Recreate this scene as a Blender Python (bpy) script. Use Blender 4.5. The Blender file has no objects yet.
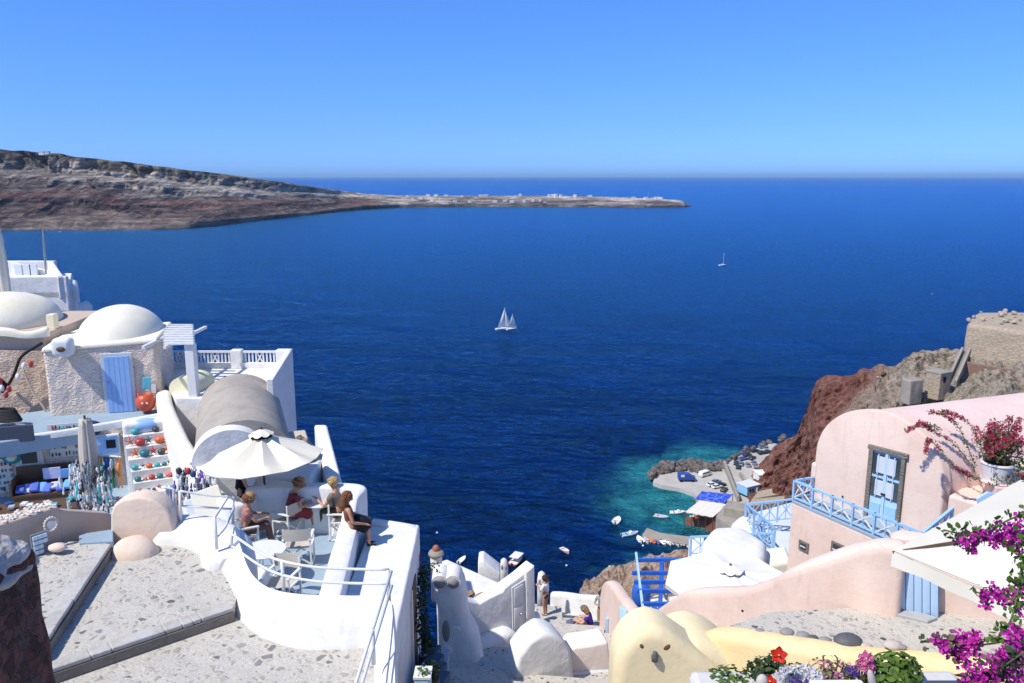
import bpy, bmesh, math, random
from mathutils import Vector, Matrix, noise
random.seed(7)
R = math.radians
S = bpy.context.scene
COL = S.collection
F = 800.0; PITCH = R(11.7); SEA = -110.0
CP, SP = math.cos(PITCH), math.sin(PITCH)
def td(py):
    return math.tan(PITCH + math.atan((py-341.5)/F))
def at(px, py, Y):
    "world point seen at a place of the photograph, at the depth Y metres north of the viewpoint"
    u = (341.5-py)/F
    return Vector(((px-512)/F*Y/(CP+u*SP), Y, -Y*td(py)))
def atz(px, py, z):
    return at(px, py, -z/td(py))
def lerp(a, b, t): return a+(b-a)*t
def interp(keys, x):
    if x <= keys[0][0]: return keys[0][1]
    for (a, b), (c, d) in zip(keys, keys[1:]):
        if x <= c: return b+(d-b)*(x-a)/(c-a)
    return keys[-1][1]
def sstep(a, b, x):
    t = max(0, min(1, (x-a)/(b-a))); return t*t*(3-2*t)
def catmull(pts, n=6):
    out = []
    P = [Vector(p) for p in pts]; P = [P[0]*2-P[1]]+P+[P[-1]*2-P[-2]]
    for i in range(1, len(P)-2):
        for k in range(n):
            t = k/n; a, b, c, d = P[i-1], P[i], P[i+1], P[i+2]
            out.append(0.5*((2*b)+(c-a)*t+(2*a-5*b+4*c-d)*t*t+(3*b-a-3*c+d)*t**3))
    out.append(P[-2]); return out
# ---------- materials ----------
def newmat(name):
    m = bpy.data.materials.new(name); m.use_nodes = True
    nt = m.node_tree; b = nt.nodes['Principled BSDF']
    return m, nt, b
def lnk(nt, a, b): nt.links.new(a, b)
def nz(nt, scale, detail=4, rough=.55, dist=0, coord='pos', vec=None):
    n = nt.nodes.new('ShaderNodeTexNoise'); n.inputs['Scale'].default_value = scale
    n.inputs['Detail'].default_value = detail; n.inputs['Roughness'].default_value = rough
    n.inputs['Distortion'].default_value = dist
    if vec is None:
        g = nt.nodes.new('ShaderNodeNewGeometry'); vec = g.outputs['Position']
        if coord == 'obj':
            g = nt.nodes.new('ShaderNodeTexCoord'); vec = g.outputs['Object']
    lnk(nt, vec, n.inputs['Vector']); return n
def ramp(nt, fac, stops, interp_='LINEAR'):
    r = nt.nodes.new('ShaderNodeValToRGB'); r.color_ramp.interpolation = interp_
    e = r.color_ramp.elements
    while len(e) < len(stops): e.new(0.5)
    for x, (p, c) in zip(e, stops):
        x.position = p; x.color = (c[0], c[1], c[2], 1) if not isinstance(c, (int, float)) else (c, c, c, 1)
    lnk(nt, fac, r.inputs['Fac']); return r
def mixc(nt, fac, a, b, mode='MIX'):
    m = nt.nodes.new('ShaderNodeMix'); m.data_type = 'RGBA'; m.blend_type = mode
    for s, v in ((m.inputs[0], fac), (m.inputs[6], a), (m.inputs[7], b)):
        if hasattr(v, 'links') or hasattr(v, 'is_linked'): lnk(nt, v, s)
        elif isinstance(v, (tuple, list)): s.default_value = (v[0], v[1], v[2], 1)
        else: s.default_value = v
    return m.outputs[2]
def mth(nt, op, a, b=0.5, clamp=False):
    m = nt.nodes.new('ShaderNodeMath'); m.operation = op; m.use_clamp = clamp
    for s, v in ((m.inputs[0], a), (m.inputs[1], b)):
        if isinstance(v, (int, float)): s.default_value = v
        else: lnk(nt, v, s)
    return m.outputs[0]
def bump(nt, b, h, dist, strength=1.0, prev=None):
    n = nt.nodes.new('ShaderNodeBump'); n.inputs['Distance'].default_value = dist
    n.inputs['Strength'].default_value = strength
    lnk(nt, h, n.inputs['Height'])
    if prev: lnk(nt, prev.outputs[0], n.inputs['Normal'])
    lnk(nt, n.outputs[0], b.inputs['Normal']); return n
def plaster(name, c, c2=None, rough=.85, lump=.02, grit=.006, sc=1.2, gs=14, stain=.35):
    "lime plaster: large trowel lumps, fine grit, faint weathering of the paint"
    m, nt, b = newmat(name)
    c2 = c2 or tuple(x*.82 for x in c)
    n1 = nz(nt, sc, 5, .6, .4); n2 = nz(nt, gs, 4, .6)
    f = ramp(nt, n1.outputs['Fac'], [(.42, 0.0), (.72, 1.0)])
    colr = mixc(nt, mth(nt, 'MULTIPLY', f.outputs[0], stain), c, c2)
    f2 = ramp(nt, nz(nt, sc*5, 6, .7).outputs['Fac'], [(.58, 0.0), (.66, 1.0)])
    colr = mixc(nt, mth(nt, 'MULTIPLY', f2.outputs[0], stain*.35), colr, tuple(x*.8 for x in c2))
    g = nt.nodes.new('ShaderNodeNewGeometry'); mp = nt.nodes.new('ShaderNodeMapping'); mp.inputs['Scale'].default_value = (7, 7, .7); lnk(nt, g.outputs['Position'], mp.inputs[0])
    f3 = ramp(nt, nz(nt, 1.0, 5, .65, .3, vec=mp.outputs[0]).outputs['Fac'], [(.55, 0.0), (.72, 1.0)])
    colr = mixc(nt, mth(nt, 'MULTIPLY', f3.outputs[0], stain*.5), colr, tuple(x*.84 for x in c2))
    lnk(nt, colr, b.inputs['Base Color']); b.inputs['Roughness'].default_value = rough
    b.inputs['Specular IOR Level'].default_value = .25
    p = bump(nt, b, nz(nt, sc*1.6, 3).outputs['Fac'], lump)
    bump(nt, b, n2.outputs['Fac'], grit, 1, p)
    return m
def rough_render(name, c, c2, sc=9, depth=.05):
    "coarse thrown render"
    m, nt, b = newmat(name)
    v = nt.nodes.new('ShaderNodeTexVoronoi'); v.feature = 'SMOOTH_F1'; v.inputs['Scale'].default_value = sc
    g = nt.nodes.new('ShaderNodeNewGeometry')
    mp = nt.nodes.new('ShaderNodeMapping'); mp.inputs['Rotation'].default_value = (0, .6, 0); mp.inputs['Scale'].default_value = (1, 1, 1.7)
    n = nz(nt, 3, 4); add = nt.nodes.new('ShaderNodeVectorMath'); add.operation = 'MULTIPLY_ADD'
    lnk(nt, n.outputs['Color'], add.inputs[0]); add.inputs[1].default_value = (.3, .3, .3); lnk(nt, g.outputs['Position'], add.inputs[2])
    lnk(nt, add.outputs[0], mp.inputs[0]); lnk(nt, mp.outputs[0], v.inputs['Vector'])
    f = ramp(nt, nz(nt, 1.5, 6, .65).outputs['Fac'], [(.35, 0.), (.7, 1.)])
    lnk(nt, mixc(nt, f.outputs[0], c, c2), b.inputs['Base Color']); b.inputs['Roughness'].default_value = .95
    p = bump(nt, b, v.outputs['Distance'], depth)
    bump(nt, b, nz(nt, 25, 5, .7).outputs['Fac'], depth*.5, 1, p)
    return m
def flat(name, c, rough=.6, metal=0, var=.12, sc=6, spec=.4):
    m, nt, b = newmat(name)
    n = nz(nt, sc, 5, .6, coord='obj')
    lnk(nt, mixc(nt, n.outputs['Fac'], tuple(x*(1-var) for x in c), tuple(min(1, x*(1+var)) for x in c)), b.inputs['Base Color'])
    b.inputs['Roughness'].default_value = rough; b.inputs['Metallic'].default_value = metal
    b.inputs['Specular IOR Level'].default_value = spec
    bump(nt, b, nz(nt, sc*6, 3, coord='obj').outputs['Fac'], .002)
    return m
def rock(name, stops, sc=.25, depth=1.0, sc2=2.0, zs=1.0):
    m, nt, b = newmat(name)
    g = nt.nodes.new('ShaderNodeNewGeometry'); mp = nt.nodes.new('ShaderNodeMapping'); mp.inputs['Scale'].default_value = (1, 1, zs)
    lnk(nt, g.outputs['Position'], mp.inputs[0])
    n1 = nz(nt, sc, 9, .65, .6, vec=mp.outputs[0]); n2 = nz(nt, sc2, 8, .7, .3, vec=mp.outputs[0])
    mx = mth(nt, 'ADD', mth(nt, 'MULTIPLY', n1.outputs['Fac'], .6), mth(nt, 'MULTIPLY', n2.outputs['Fac'], .4))
    r = ramp(nt, mx, stops); lnk(nt, r.outputs[0], b.inputs['Base Color']); b.inputs['Roughness'].default_value = .95
    b.inputs['Specular IOR Level'].default_value = .15
    v = nt.nodes.new('ShaderNodeTexVoronoi'); v.inputs['Scale'].default_value = sc2*.8; lnk(nt, mp.outputs[0], v.inputs['Vector'])
    p = bump(nt, b, n1.outputs['Fac'], depth)
    p = bump(nt, b, v.outputs['Distance'], depth*.35, 1, p)
    bump(nt, b, n2.outputs['Fac'], depth*.5, 1, p)
    return m
# ---------- mesh builder ----------
ORG = {}
class MB:
    def __init__(s): s.v = []; s.f = []
    def add(s, vs, fs):
        o = len(s.v); s.v += [Vector(v) for v in vs]; s.f += [tuple(i+o for i in f) for f in fs]; return s
    def box(s, c, d, rz=0, M=None):
        x, y, z = d[0]/2, d[1]/2, d[2]/2
        m = Matrix.Rotation(rz, 3, 'Z') if M is None else M
        vs = [Vector(c)+m @ Vector(p) for p in ((-x,-y,-z),(x,-y,-z),(x,y,-z),(-x,y,-z),(-x,-y,z),(x,-y,z),(x,y,z),(-x,y,z))]
        return s.add(vs, [(3,2,1,0),(4,5,6,7),(0,1,5,4),(1,2,6,5),(2,3,7,6),(3,0,4,7)])
    def bar(s, a, b, w, h, up=(0, 0, 1)):
        a = Vector(a); b = Vector(b); d = (b-a); L = d.length
        if L < 1e-6: return s
        d = d/L; upv = Vector(up)
        if abs(d.dot(upv)) > .98: upv = Vector((0, 1, 0))
        x = d.cross(upv).normalized(); z = x.cross(d)
        M = Matrix((x, d, z)).transposed()
        return s.box((a+b)/2, (w, L, h), M=M)
    def loft(s, rings, cap=True, close=False):
        n = len(rings[0]); o = len(s.v); fs = []
        for r in rings: s.v += [Vector(p) for p in r]
        m = len(rings)
        for i in range(m if close else m-1):
            for j in range(n):
                a = i*n+j; b = i*n+(j+1) % n; c = ((i+1) % m)*n+(j+1) % n; d = ((i+1) % m)*n+j
                fs.append((a, b, c, d))
        if cap and not close:
            fs.append(tuple(reversed(range(n)))); fs.append(tuple((m-1)*n+j for j in range(n)))
        s.f += [tuple(i+o for i in f) for f in fs]; return s
    def prism(s, poly, z0, z1):
        return s.loft([[(p[0], p[1], z0) for p in poly], [(p[0], p[1], z1) for p in poly]])
    def extr(s, pts, vec):
        vec = Vector(vec); return s.loft([pts, [Vector(p)+vec for p in pts]])
    def tube(s, pts, r, seg=8, cap=True):
        pts = [Vector(p) for p in pts]; rings = []; n = len(pts); ref = None
        for i, p in enumerate(pts):
            d = (pts[min(i+1, n-1)]-pts[max(i-1, 0)]).normalized()
            if ref is None: ref = Vector((0, 0, 1)) if abs(d.z) < .9 else Vector((1, 0, 0))
            x = d.cross(ref).normalized(); ref = x.cross(d)
            rr = r[i] if isinstance(r, (list, tuple)) else r
            rings.append([p+(x*math.cos(2*math.pi*k/seg)+ref*math.sin(2*math.pi*k/seg))*rr for k in range(seg)])
        return s.loft(rings, cap)
    def lathe(s, c, prof, seg=20, M=None, sx=1, sy=1):
        c = Vector(c); M = M or Matrix.Identity(3)
        return s.loft([[c+M @ Vector((r*sx*math.cos(2*math.pi*k/seg), r*sy*math.sin(2*math.pi*k/seg), z)) for k in range(seg)] for r, z in prof])
    def ball(s, c, r, seg=12, rings=8, jit=0, M=None):
        r = (r, r, r) if isinstance(r, (int, float)) else r; c = Vector(c); M = M or Matrix.Identity(3)
        pr = []
        for i in range(rings+1):
            t = math.pi*(.02+.96*i/rings)
            pr.append([c+M @ Vector((r[0]*math.sin(t)*math.cos(2*math.pi*k/seg), r[1]*math.sin(t)*math.sin(2*math.pi*k/seg), -r[2]*math.cos(t)))*(1+random.uniform(-jit, jit)) for k in range(seg)])
        return s.loft(pr)
    def grid(s, fn, nu, nv):
        o = len(s.v); s.v += [Vector(fn(i/nu, j/nv)) for i in range(nu+1) for j in range(nv+1)]
        s.f += [(o+i*(nv+1)+j, o+(i+1)*(nv+1)+j, o+(i+1)*(nv+1)+j+1, o+i*(nv+1)+j+1) for i in range(nu) for j in range(nv)]
        return s
    def build(s, name, mat, parent=None, smooth=False, bevel=0, segs=2, label=None, cat=None, group=None, kind=None, fix=True, sub=0, disp=0, dsc=1.0):
        if parent is not None: org = ORG[parent]
        elif s.v:
            xs = [v.x for v in s.v]; ys = [v.y for v in s.v]
            org = Vector(((min(xs)+max(xs))/2, (min(ys)+max(ys))/2, min(v.z for v in s.v)))
        else: org = Vector()
        me = bpy.data.meshes.new(name)
        me.from_pydata([v-org for v in s.v], [], s.f)
        bm = bmesh.new(); bm.from_mesh(me)
        if fix: bmesh.ops.recalc_face_normals(bm, faces=bm.faces)
        if bevel:
            ed = [e for e in bm.edges if len(e.link_faces) == 2 and e.calc_face_angle(0) > R(35)]
            bmesh.ops.bevel(bm, geom=ed, offset=bevel, segments=segs, profile=.5, affect='EDGES', clamp_overlap=True)
        if sub:
            bmesh.ops.subdivide_edges(bm, edges=bm.edges, cuts=sub, use_grid_fill=True)
        if disp:
            bm.normal_update()
            for v in bm.verts:
                p = (v.co+org)*dsc
                v.co += v.normal*disp*(noise.noise(p)+.5*noise.noise(p*2.3))
        bm.to_mesh(me); bm.free()
        if smooth:
            for p in me.polygons: p.use_smooth = True
            if smooth == 'auto':
                me.set_sharp_from_angle(angle=R(40))
        me.materials.append(mat)
        o = bpy.data.objects.new(name, me); COL.objects.link(o)
        if parent is not None: o.parent = parent
        else: o.location = org
        ORG[o] = org
        tag(o, label, cat, group, kind)
        return o
def tag(o, label=None, cat=None, group=None, kind=None):
    if label: o['label'] = label
    if cat: o['category'] = cat
    if group: o['group'] = group
    if kind: o['kind'] = kind
    return o
def thing(name, label, cat, loc=(0, 0, 0), group=None):
    o = bpy.data.objects.new(name, None); COL.objects.link(o); o.location = loc; o.empty_display_size = .1
    ORG[o] = Vector(loc); return tag(o, label, cat, group)
def dup(root, loc, rz=0, label=None, group=None, scale=None):
    r = root.copy(); COL.objects.link(r); r.location = loc; r.rotation_euler = (0, 0, rz)
    if scale: r.scale = (scale,)*3 if isinstance(scale, (int, float)) else scale
    if label: r['label'] = label
    if group: r['group'] = group
    for ch in list(root.children):
        c = ch.copy(); COL.objects.link(c); c.parent = r
        for g in list(ch.children):
            d = g.copy(); COL.objects.link(d); d.parent = c
    return r
def wall_path(pts, mat, name, label=None, cat='wall', thick=.35, n=6, seg=8, parent=None, group=None, batter=0, endround=True, disp=.012, crown=.5):
    """rounded plaster wall along a line; pts = (x, y, ztop, zbase[, thick])"""
    P = [tuple(p)+((thick,) if len(p) == 4 else ()) for p in pts]
    A = catmull([(p[0], p[1], p[2]) for p in P], n); B = catmull([(p[3], p[4], 0) for p in P], n)
    rings = []; N = len(A)
    for i in range(N):
        d = A[min(i+1, N-1)]-A[max(i-1, 0)]; d.z = 0; d.normalize(); s_ = Vector((-d.y, d.x, 0))
        zb, th = B[i].x, B[i].y; p = A[i]; h = th/2; ring = []
        hh = min(h*crown*2, (p.z-zb)*.9)
        ring.append(Vector((p.x, p.y, zb))-s_*(h+batter)); 
        ring.append(Vector((p.x, p.y, (zb+p.z-hh)/2))-s_*(h+batter*.5))
        for k in range(seg+1):
            a = math.pi*k/seg
            ca, sa = math.cos(a), math.sin(a)
            ca = math.copysign(abs(ca)**.7, ca); sa = sa**.7
            ring.append(Vector((p.x, p.y, p.z-hh+hh*sa))-s_*h*ca)
        ring.append(Vector((p.x, p.y, (zb+p.z-hh)/2))+s_*(h+batter*.5))
        ring.append(Vector((p.x, p.y, zb))+s_*(h+batter))
        rings.append(ring)
    def endr(ring, dirv, k, sh):
        c = Vector((sum(q.x for q in ring)/len(ring), sum(q.y for q in ring)/len(ring), min(q.z for q in ring)))
        return [c+(q-c)*Vector((1, 1, 1)).lerp(Vector((sh, sh, 1)), 1).x*1 if False else Vector((c.x+(q.x-c.x)*sh, c.y+(q.y-c.y)*sh, q.z-(0 if q.z-c.z < .01 else (1-sh)*.12)))+dirv*k for q in ring]
    if endround:
        d0 = (A[0]-A[1]); d0.z = 0; d0.normalize(); d1 = (A[-1]-A[-2]); d1.z = 0; d1.normalize()
        t0 = P[0][4]/2; t1 = P[-1][4]/2
        rings = [endr(rings[0], d0, t0*.5, .5), endr(rings[0], d0, t0*.3, .85)]+rings+[endr(rings[-1], d1, t1*.3, .85), endr(rings[-1], d1, t1*.5, .5)]
    m = MB().loft(rings)
    return m.build(name, mat, parent, smooth='auto', label=label, cat=None if parent else cat, group=group, disp=disp, dsc=1.6)
def vault(mb, c, ax, half_w, length, z_base, z_spring, rise, seg=20, power=1.0):
    "barrel vault: c = middle of the front end on the ground, ax = axis direction"
    ax = Vector((ax[0], ax[1], 0)).normalized(); sd = Vector((ax.y, -ax.x, 0)); c = Vector((c[0], c[1], 0)); rings = []
    for t in (0, .25, .5, .75, 1):
        o = c+ax*length*t; ring = [o-sd*half_w+Vector((0, 0, z_base))]
        for k in range(seg+1):
            a = math.pi*k/seg
            ring.append(o-sd*half_w*math.cos(a)+Vector((0, 0, z_spring+rise*math.sin(a)**power)))
        ring.append(o+sd*half_w+Vector((0, 0, z_base))); rings.append(ring)
    mb.loft(rings); return mb
# palette
WHITE = plaster('white_plaster', (.77, .765, .75), (.60, .59, .56), stain=.75, lump=.035, grit=.009, gs=9)
CREAM = plaster('cream_plaster', (.82, .78, .66), (.76, .66, .44), stain=.6, sc=.7)
WARM = plaster('warm_white_plaster', (.80, .76, .70), (.74, .66, .58), stain=.5)
PEACH = plaster('peach_plaster', (.72, .58, .47), (.66, .52, .42), lump=.03)
PINK = plaster('pink_plaster', (.76, .60, .52), (.67, .49, .41), stain=.8, sc=.8)
PINKR = plaster('pink_roof_plaster', (.76, .60, .55), (.67, .47, .43), stain=.7, sc=.5)
YELLOW = plaster('yellow_plaster', (.80, .64, .36), (.74, .54, .26), stain=.7, sc=.8)
TAN = plaster('tan_plaster', (.54, .43, .35), (.46, .36, .29), lump=.02)
GREYV = plaster('grey_cement', (.40, .36, .31), (.29, .26, .23), stain=.9, sc=1.3)
ROUGHW = rough_render('rough_beige_render', (.80, .68, .58), (.69, .56, .46), sc=11, depth=.05)
ROUGHB = rough_render('rough_brown_render', (.66, .50, .38), (.50, .37, .28), sc=11, depth=.05)
FLOORB = plaster('blue_grey_floor', (.30, .39, .48), (.24, .32, .40), lump=.004, stain=.6)
FLOORP = plaster('pale_floor', (.60, .64, .68), (.52, .56, .6), lump=.004, stain=.6)
SKYB = flat('pale_blue_paint', (.28, .47, .78), .45, var=.08, sc=3)
SKYB2 = flat('light_blue_paint', (.42, .62, .86), .5, var=.08)
COBALT = flat('cobalt_paint', (.03, .13, .55), .4, var=.15)
DARK = flat('dark_interior', (.012, .012, .014), .8)
GLASS = flat('window_glass', (.04, .05, .06), .08, spec=.8)
CANVAS = flat('cream_canvas', (.76, .71, .60), .9, var=.04, spec=.1)
CANVASG = flat('grey_canvas', (.52, .47, .41), .9, var=.12, spec=.1)
WOODW = flat('white_painted_wood', (.72, .72, .70), .5, var=.06)
RAILW = flat('white_rail_paint', (.70, .70, .68), .4, var=.08)
STEEL = flat('dull_steel', (.35, .35, .35), .4, metal=.7)
BROWNW = flat('brown_wood', (.11, .06, .035), .6, var=.3)
CONC = plaster('concrete', (.34, .31, .27), (.24, .22, .19), lump=.03, stain=.9, sc=.4)
STONEF = rough_render('brown_stone', (.46, .38, .29), (.30, .24, .18), sc=1.2, depth=.15)

def pxprism(pxs, Y, depth, name, mat, label=None, cat='wall', bevel=.06, segs=3, slope=0, parent=None, **k):
    """a wall whose outline is given in the photograph on the plane at depth Y (slope turns the plane), with real thickness"""
    pts = []
    for px, py in pxs:
        u = (341.5-py)/F; r = Vector(((px-512)/F, CP+u*SP, -SP+u*CP)); x0 = at(pxs[0][0], pxs[0][1], Y).x
        n = Vector((-slope, 1, 0)); t = n.dot(Vector((x0, Y, 0)))/n.dot(r); pts.append(r*t)
    n = Vector((-slope, 1, 0)).normalized()*depth
    return MB().extr(pts, n).build(name, mat, parent, bevel=bevel, segs=segs, smooth='auto', label=label, cat=None if parent else cat, **k)
# ---------- camera, light, sky ----------
cam = bpy.data.cameras.new('camera'); camo = bpy.data.objects.new('camera', cam); COL.objects.link(camo)
camo.rotation_euler = (math.pi/2-PITCH, 0, 0); cam.sensor_width = 36; cam.lens = F/1024*36
cam.clip_start = .1; cam.clip_end = 300000; S.camera = camo
SUN_EL = R(53); to_sun_h = Vector((-.85, -.53, 0)).normalized()
to_sun = Vector((to_sun_h.x*math.cos(SUN_EL), to_sun_h.y*math.cos(SUN_EL), math.sin(SUN_EL)))
sl = bpy.data.lights.new('sun', 'SUN'); sl.energy = 4.4; sl.angle = R(.5); sl.color = (1, .94, .83)
so = bpy.data.objects.new('sun', sl); COL.objects.link(so); so.rotation_euler = to_sun.to_track_quat('Z', 'Y').to_euler()
so.location = to_sun*50
W = bpy.data.worlds.new('World'); S.world = W; W.use_nodes = True
nt = W.node_tree; bg = nt.nodes['Background']; sky = nt.nodes.new('ShaderNodeTexSky'); sky.sky_type = 'NISHITA'
sky.sun_disc = False; sky.sun_elevation = SUN_EL; sky.sun_rotation = math.atan2(to_sun.x, to_sun.y)
sky.air_density = 1.0; sky.dust_density = .25; sky.ozone_density = 4.5; sky.altitude = 100
tc = nt.nodes.new('ShaderNodeTexCoord'); sx = nt.nodes.new('ShaderNodeSeparateXYZ'); lnk(nt, tc.outputs['Generated'], sx.inputs[0])
skt = ramp(nt, sx.outputs[2], [(0, (.176, .355, .90)), (.06, (.185, .33, .70)), (.25, (.2325, .3975, .675)), (.7, (.375, .495, .645))])
hs = nt.nodes.new('ShaderNodeHueSaturation'); hs.inputs['Saturation'].default_value = 1.0
nt.links.new(sky.outputs[0], hs.inputs['Color']); nt.links.new(mixc(nt, 1.0, hs.outputs[0], skt.outputs[0], 'MULTIPLY'), bg.inputs[0]); bg.inputs[1].default_value = .15; hs.inputs['Value'].default_value = 1.53
S.view_settings.view_transform = 'Standard'; S.view_settings.look = 'None'; S.view_settings.gamma = 1; S.view_settings.exposure = .19
# ---------- sea ----------
m, nt, b = newmat('sea_water'); SEAM = m
g = nt.nodes.new('ShaderNodeNewGeometry')
harb = atz(700, 520, SEA)
def blob(p, r0, r1, sx=1., sy=1.):
    s = nt.nodes.new('ShaderNodeVectorMath'); s.operation = 'SUBTRACT'; lnk(nt, g.outputs['Position'], s.inputs[0]); s.inputs[1].default_value = p
    q = nt.nodes.new('ShaderNodeVectorMath'); q.operation = 'MULTIPLY'; lnk(nt, s.outputs[0], q.inputs[0]); q.inputs[1].default_value = (1/sx, 1/sy, 0)
    l = nt.nodes.new('ShaderNodeVectorMath'); l.operation = 'LENGTH'; lnk(nt, q.outputs[0], l.inputs[0])
    n = nz(nt, .06, 5, .6, .5); d = mth(nt, 'ADD', l.outputs['Value'], mth(nt, 'MULTIPLY', mth(nt, 'SUBTRACT', n.outputs['Fac'], .5), 26))
    mr = nt.nodes.new('ShaderNodeMapRange'); mr.interpolation_type = 'SMOOTHSTEP'
    lnk(nt, d, mr.inputs[0]); mr.inputs[1].default_value = r0; mr.inputs[2].default_value = r1; mr.inputs[3].default_value = 1; mr.inputs[4].default_value = 0
    return mr.outputs[0]
shallow = blob(atz(690, 505, SEA), 8, 36, 1.1, 1.3)
sh2 = blob(atz(660, 474, SEA), 4, 24, 1., 1.)
sh3 = blob(atz(720, 465, SEA), 4, 22, 1.3, 1.5)
sh4 = blob(atz(655, 575, SEA), 4, 17, 1.2, .9)
f = mth(nt, 'MAXIMUM', mth(nt, 'MAXIMUM', shallow, sh2), mth(nt, 'MAXIMUM', sh3, mth(nt, 'MULTIPLY', sh4, .6)))
patch = ramp(nt, nz(nt, .11, 6, .65, .8).outputs['Fac'], [(.38, .45), (.60, 1.)])
f = mth(nt, 'MULTIPLY', f, patch.outputs[0])
deep = mixc(nt, nz(nt, .012, 5, .6).outputs['Fac'], (.0, .009, .070), (.0, .018, .115))
mpc = nt.nodes.new('ShaderNodeMapping'); mpc.inputs['Rotation'].default_value = (0, 0, R(20)); mpc.inputs['Scale'].default_value = (1, 2.6, 1); lnk(nt, g.outputs['Position'], mpc.inputs[0])
rip = ramp(nt, mth(nt, 'ADD', mth(nt, 'MULTIPLY', nz(nt, .16, 5, .7, .4, vec=mpc.outputs[0]).outputs['Fac'], .65), mth(nt, 'MULTIPLY', nz(nt, .010, 4, .6, .6, vec=mpc.outputs[0]).outputs['Fac'], .35)), [(.40, .30), (.5, .95), (.60, 1.9)])  # light and dark of the wave slopes put into the base colour
deep = mixc(nt, 1.0, deep, rip.outputs[0], 'MULTIPLY')
ripf = ramp(nt, nz(nt, .22, 5, .7, .4, vec=mpc.outputs[0]).outputs['Fac'], [(.38, .62), (.5, .95), (.62, 1.35)])  # painted variation of the sky reflection, standing in for wave slopes
colr = mixc(nt, f, deep, (.04, .33, .34))
lnk(nt, colr, b.inputs['Base Color']); b.inputs['Roughness'].default_value = 1; b.inputs['Specular IOR Level'].default_value = 0
gl = nt.nodes.new('ShaderNodeBsdfGlossy'); gl.inputs['Roughness'].default_value = .22; gl.inputs['Color'].default_value = (.12, .47, .88, 1)
fr = nt.nodes.new('ShaderNodeFresnel'); fr.inputs['IOR'].default_value = 1.33
mxs = nt.nodes.new('ShaderNodeMixShader'); lnk(nt, mth(nt, 'MULTIPLY', mth(nt, 'MULTIPLY', fr.outputs[0], .98), ripf.outputs[0], True), mxs.inputs[0]); lnk(nt, b.outputs[0], mxs.inputs[1]); lnk(nt, gl.outputs[0], mxs.inputs[2])
lnk(nt, mxs.outputs[0], nt.nodes['Material Output'].inputs['Surface'])
mp = nt.nodes.new('ShaderNodeMapping'); mp.inputs['Rotation'].default_value = (0, 0, R(25)); mp.inputs['Scale'].default_value = (1, 2.0, 1)
lnk(nt, g.outputs['Position'], mp.inputs[0])
w1 = nz(nt, .12, 4, .6, .3, vec=mp.outputs[0]); w2 = nz(nt, .7, 4, .65, .2, vec=mp.outputs[0]); w3 = nz(nt, .018, 3, .6, .5, vec=mp.outputs[0])
p = bump(nt, b, w1.outputs['Fac'], 9.0, 1); p = bump(nt, b, w2.outputs['Fac'], 1.6, 1, p); bump(nt, b, w3.outputs['Fac'], 16.0, .8, p)
for l in list(b.inputs['Normal'].links):
    lnk(nt, l.from_socket, gl.inputs['Normal'])
mb = MB(); rings = [0.0]+[50*1.35**i for i in range(25)]; rings = [r for r in rings if r < 75000]+[75000]
nseg = 96; vs = [Vector((0, 0, SEA))]+[Vector((r*math.cos(2*math.pi*k/nseg), r*math.sin(2*math.pi*k/nseg), SEA)) for r in rings[1:] for k in range(nseg)]
fs = [(0, 1+k, 1+(k+1) % nseg) for k in range(nseg)]
for i in range(len(rings)-2):
    for k in range(nseg):
        a = 1+i*nseg+k; b_ = 1+i*nseg+(k+1) % nseg; fs.append((a, a+nseg, b_+nseg, b_))
mb.add(vs, fs); mb.build('sea', SEAM, kind='structure', label='deep blue open sea with small ripples')
# ---------- far headland ----------
m, nt, b = newmat('far_rock'); FARM = m
a = nt.nodes.new('ShaderNodeAttribute'); a.attribute_name = 'strata'
g = nt.nodes.new('ShaderNodeNewGeometry'); mp = nt.nodes.new('ShaderNodeMapping'); mp.inputs['Scale'].default_value = (1, 1, 4.5); lnk(nt, g.outputs['Position'], mp.inputs[0])
n1 = nz(nt, .009, 8, .65, .8, vec=mp.outputs[0]); n2 = nz(nt, .035, 8, .75, .5, vec=mp.outputs[0])
h = mth(nt, 'ADD', a.outputs['Fac'], mth(nt, 'ADD', mth(nt, 'MULTIPLY', mth(nt, 'SUBTRACT', n1.outputs['Fac'], .5), .75), mth(nt, 'MULTIPLY', mth(nt, 'SUBTRACT', nz(nt, .0035, 4, .6, 1.2).outputs['Fac'], .5), .45)))
r1 = ramp(nt, h, [(0, (.34, .28, .24)), (.10, (.20, .15, .135)), (.22, (.28, .21, .185)), (.28, (.10, .085, .085)), (.36, (.24, .17, .15)), (.42, (.26, .12, .105)), (.46, (.12, .09, .085)), (.5, (.30, .24, .21)), (.56, (.15, .14, .14)), (.64, (.42, .36, .32)), (.72, (.62, .57, .50)), (.84, (.66, .60, .52)), (.90, (.40, .34, .28)), (.97, (.20, .17, .13))])
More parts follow.
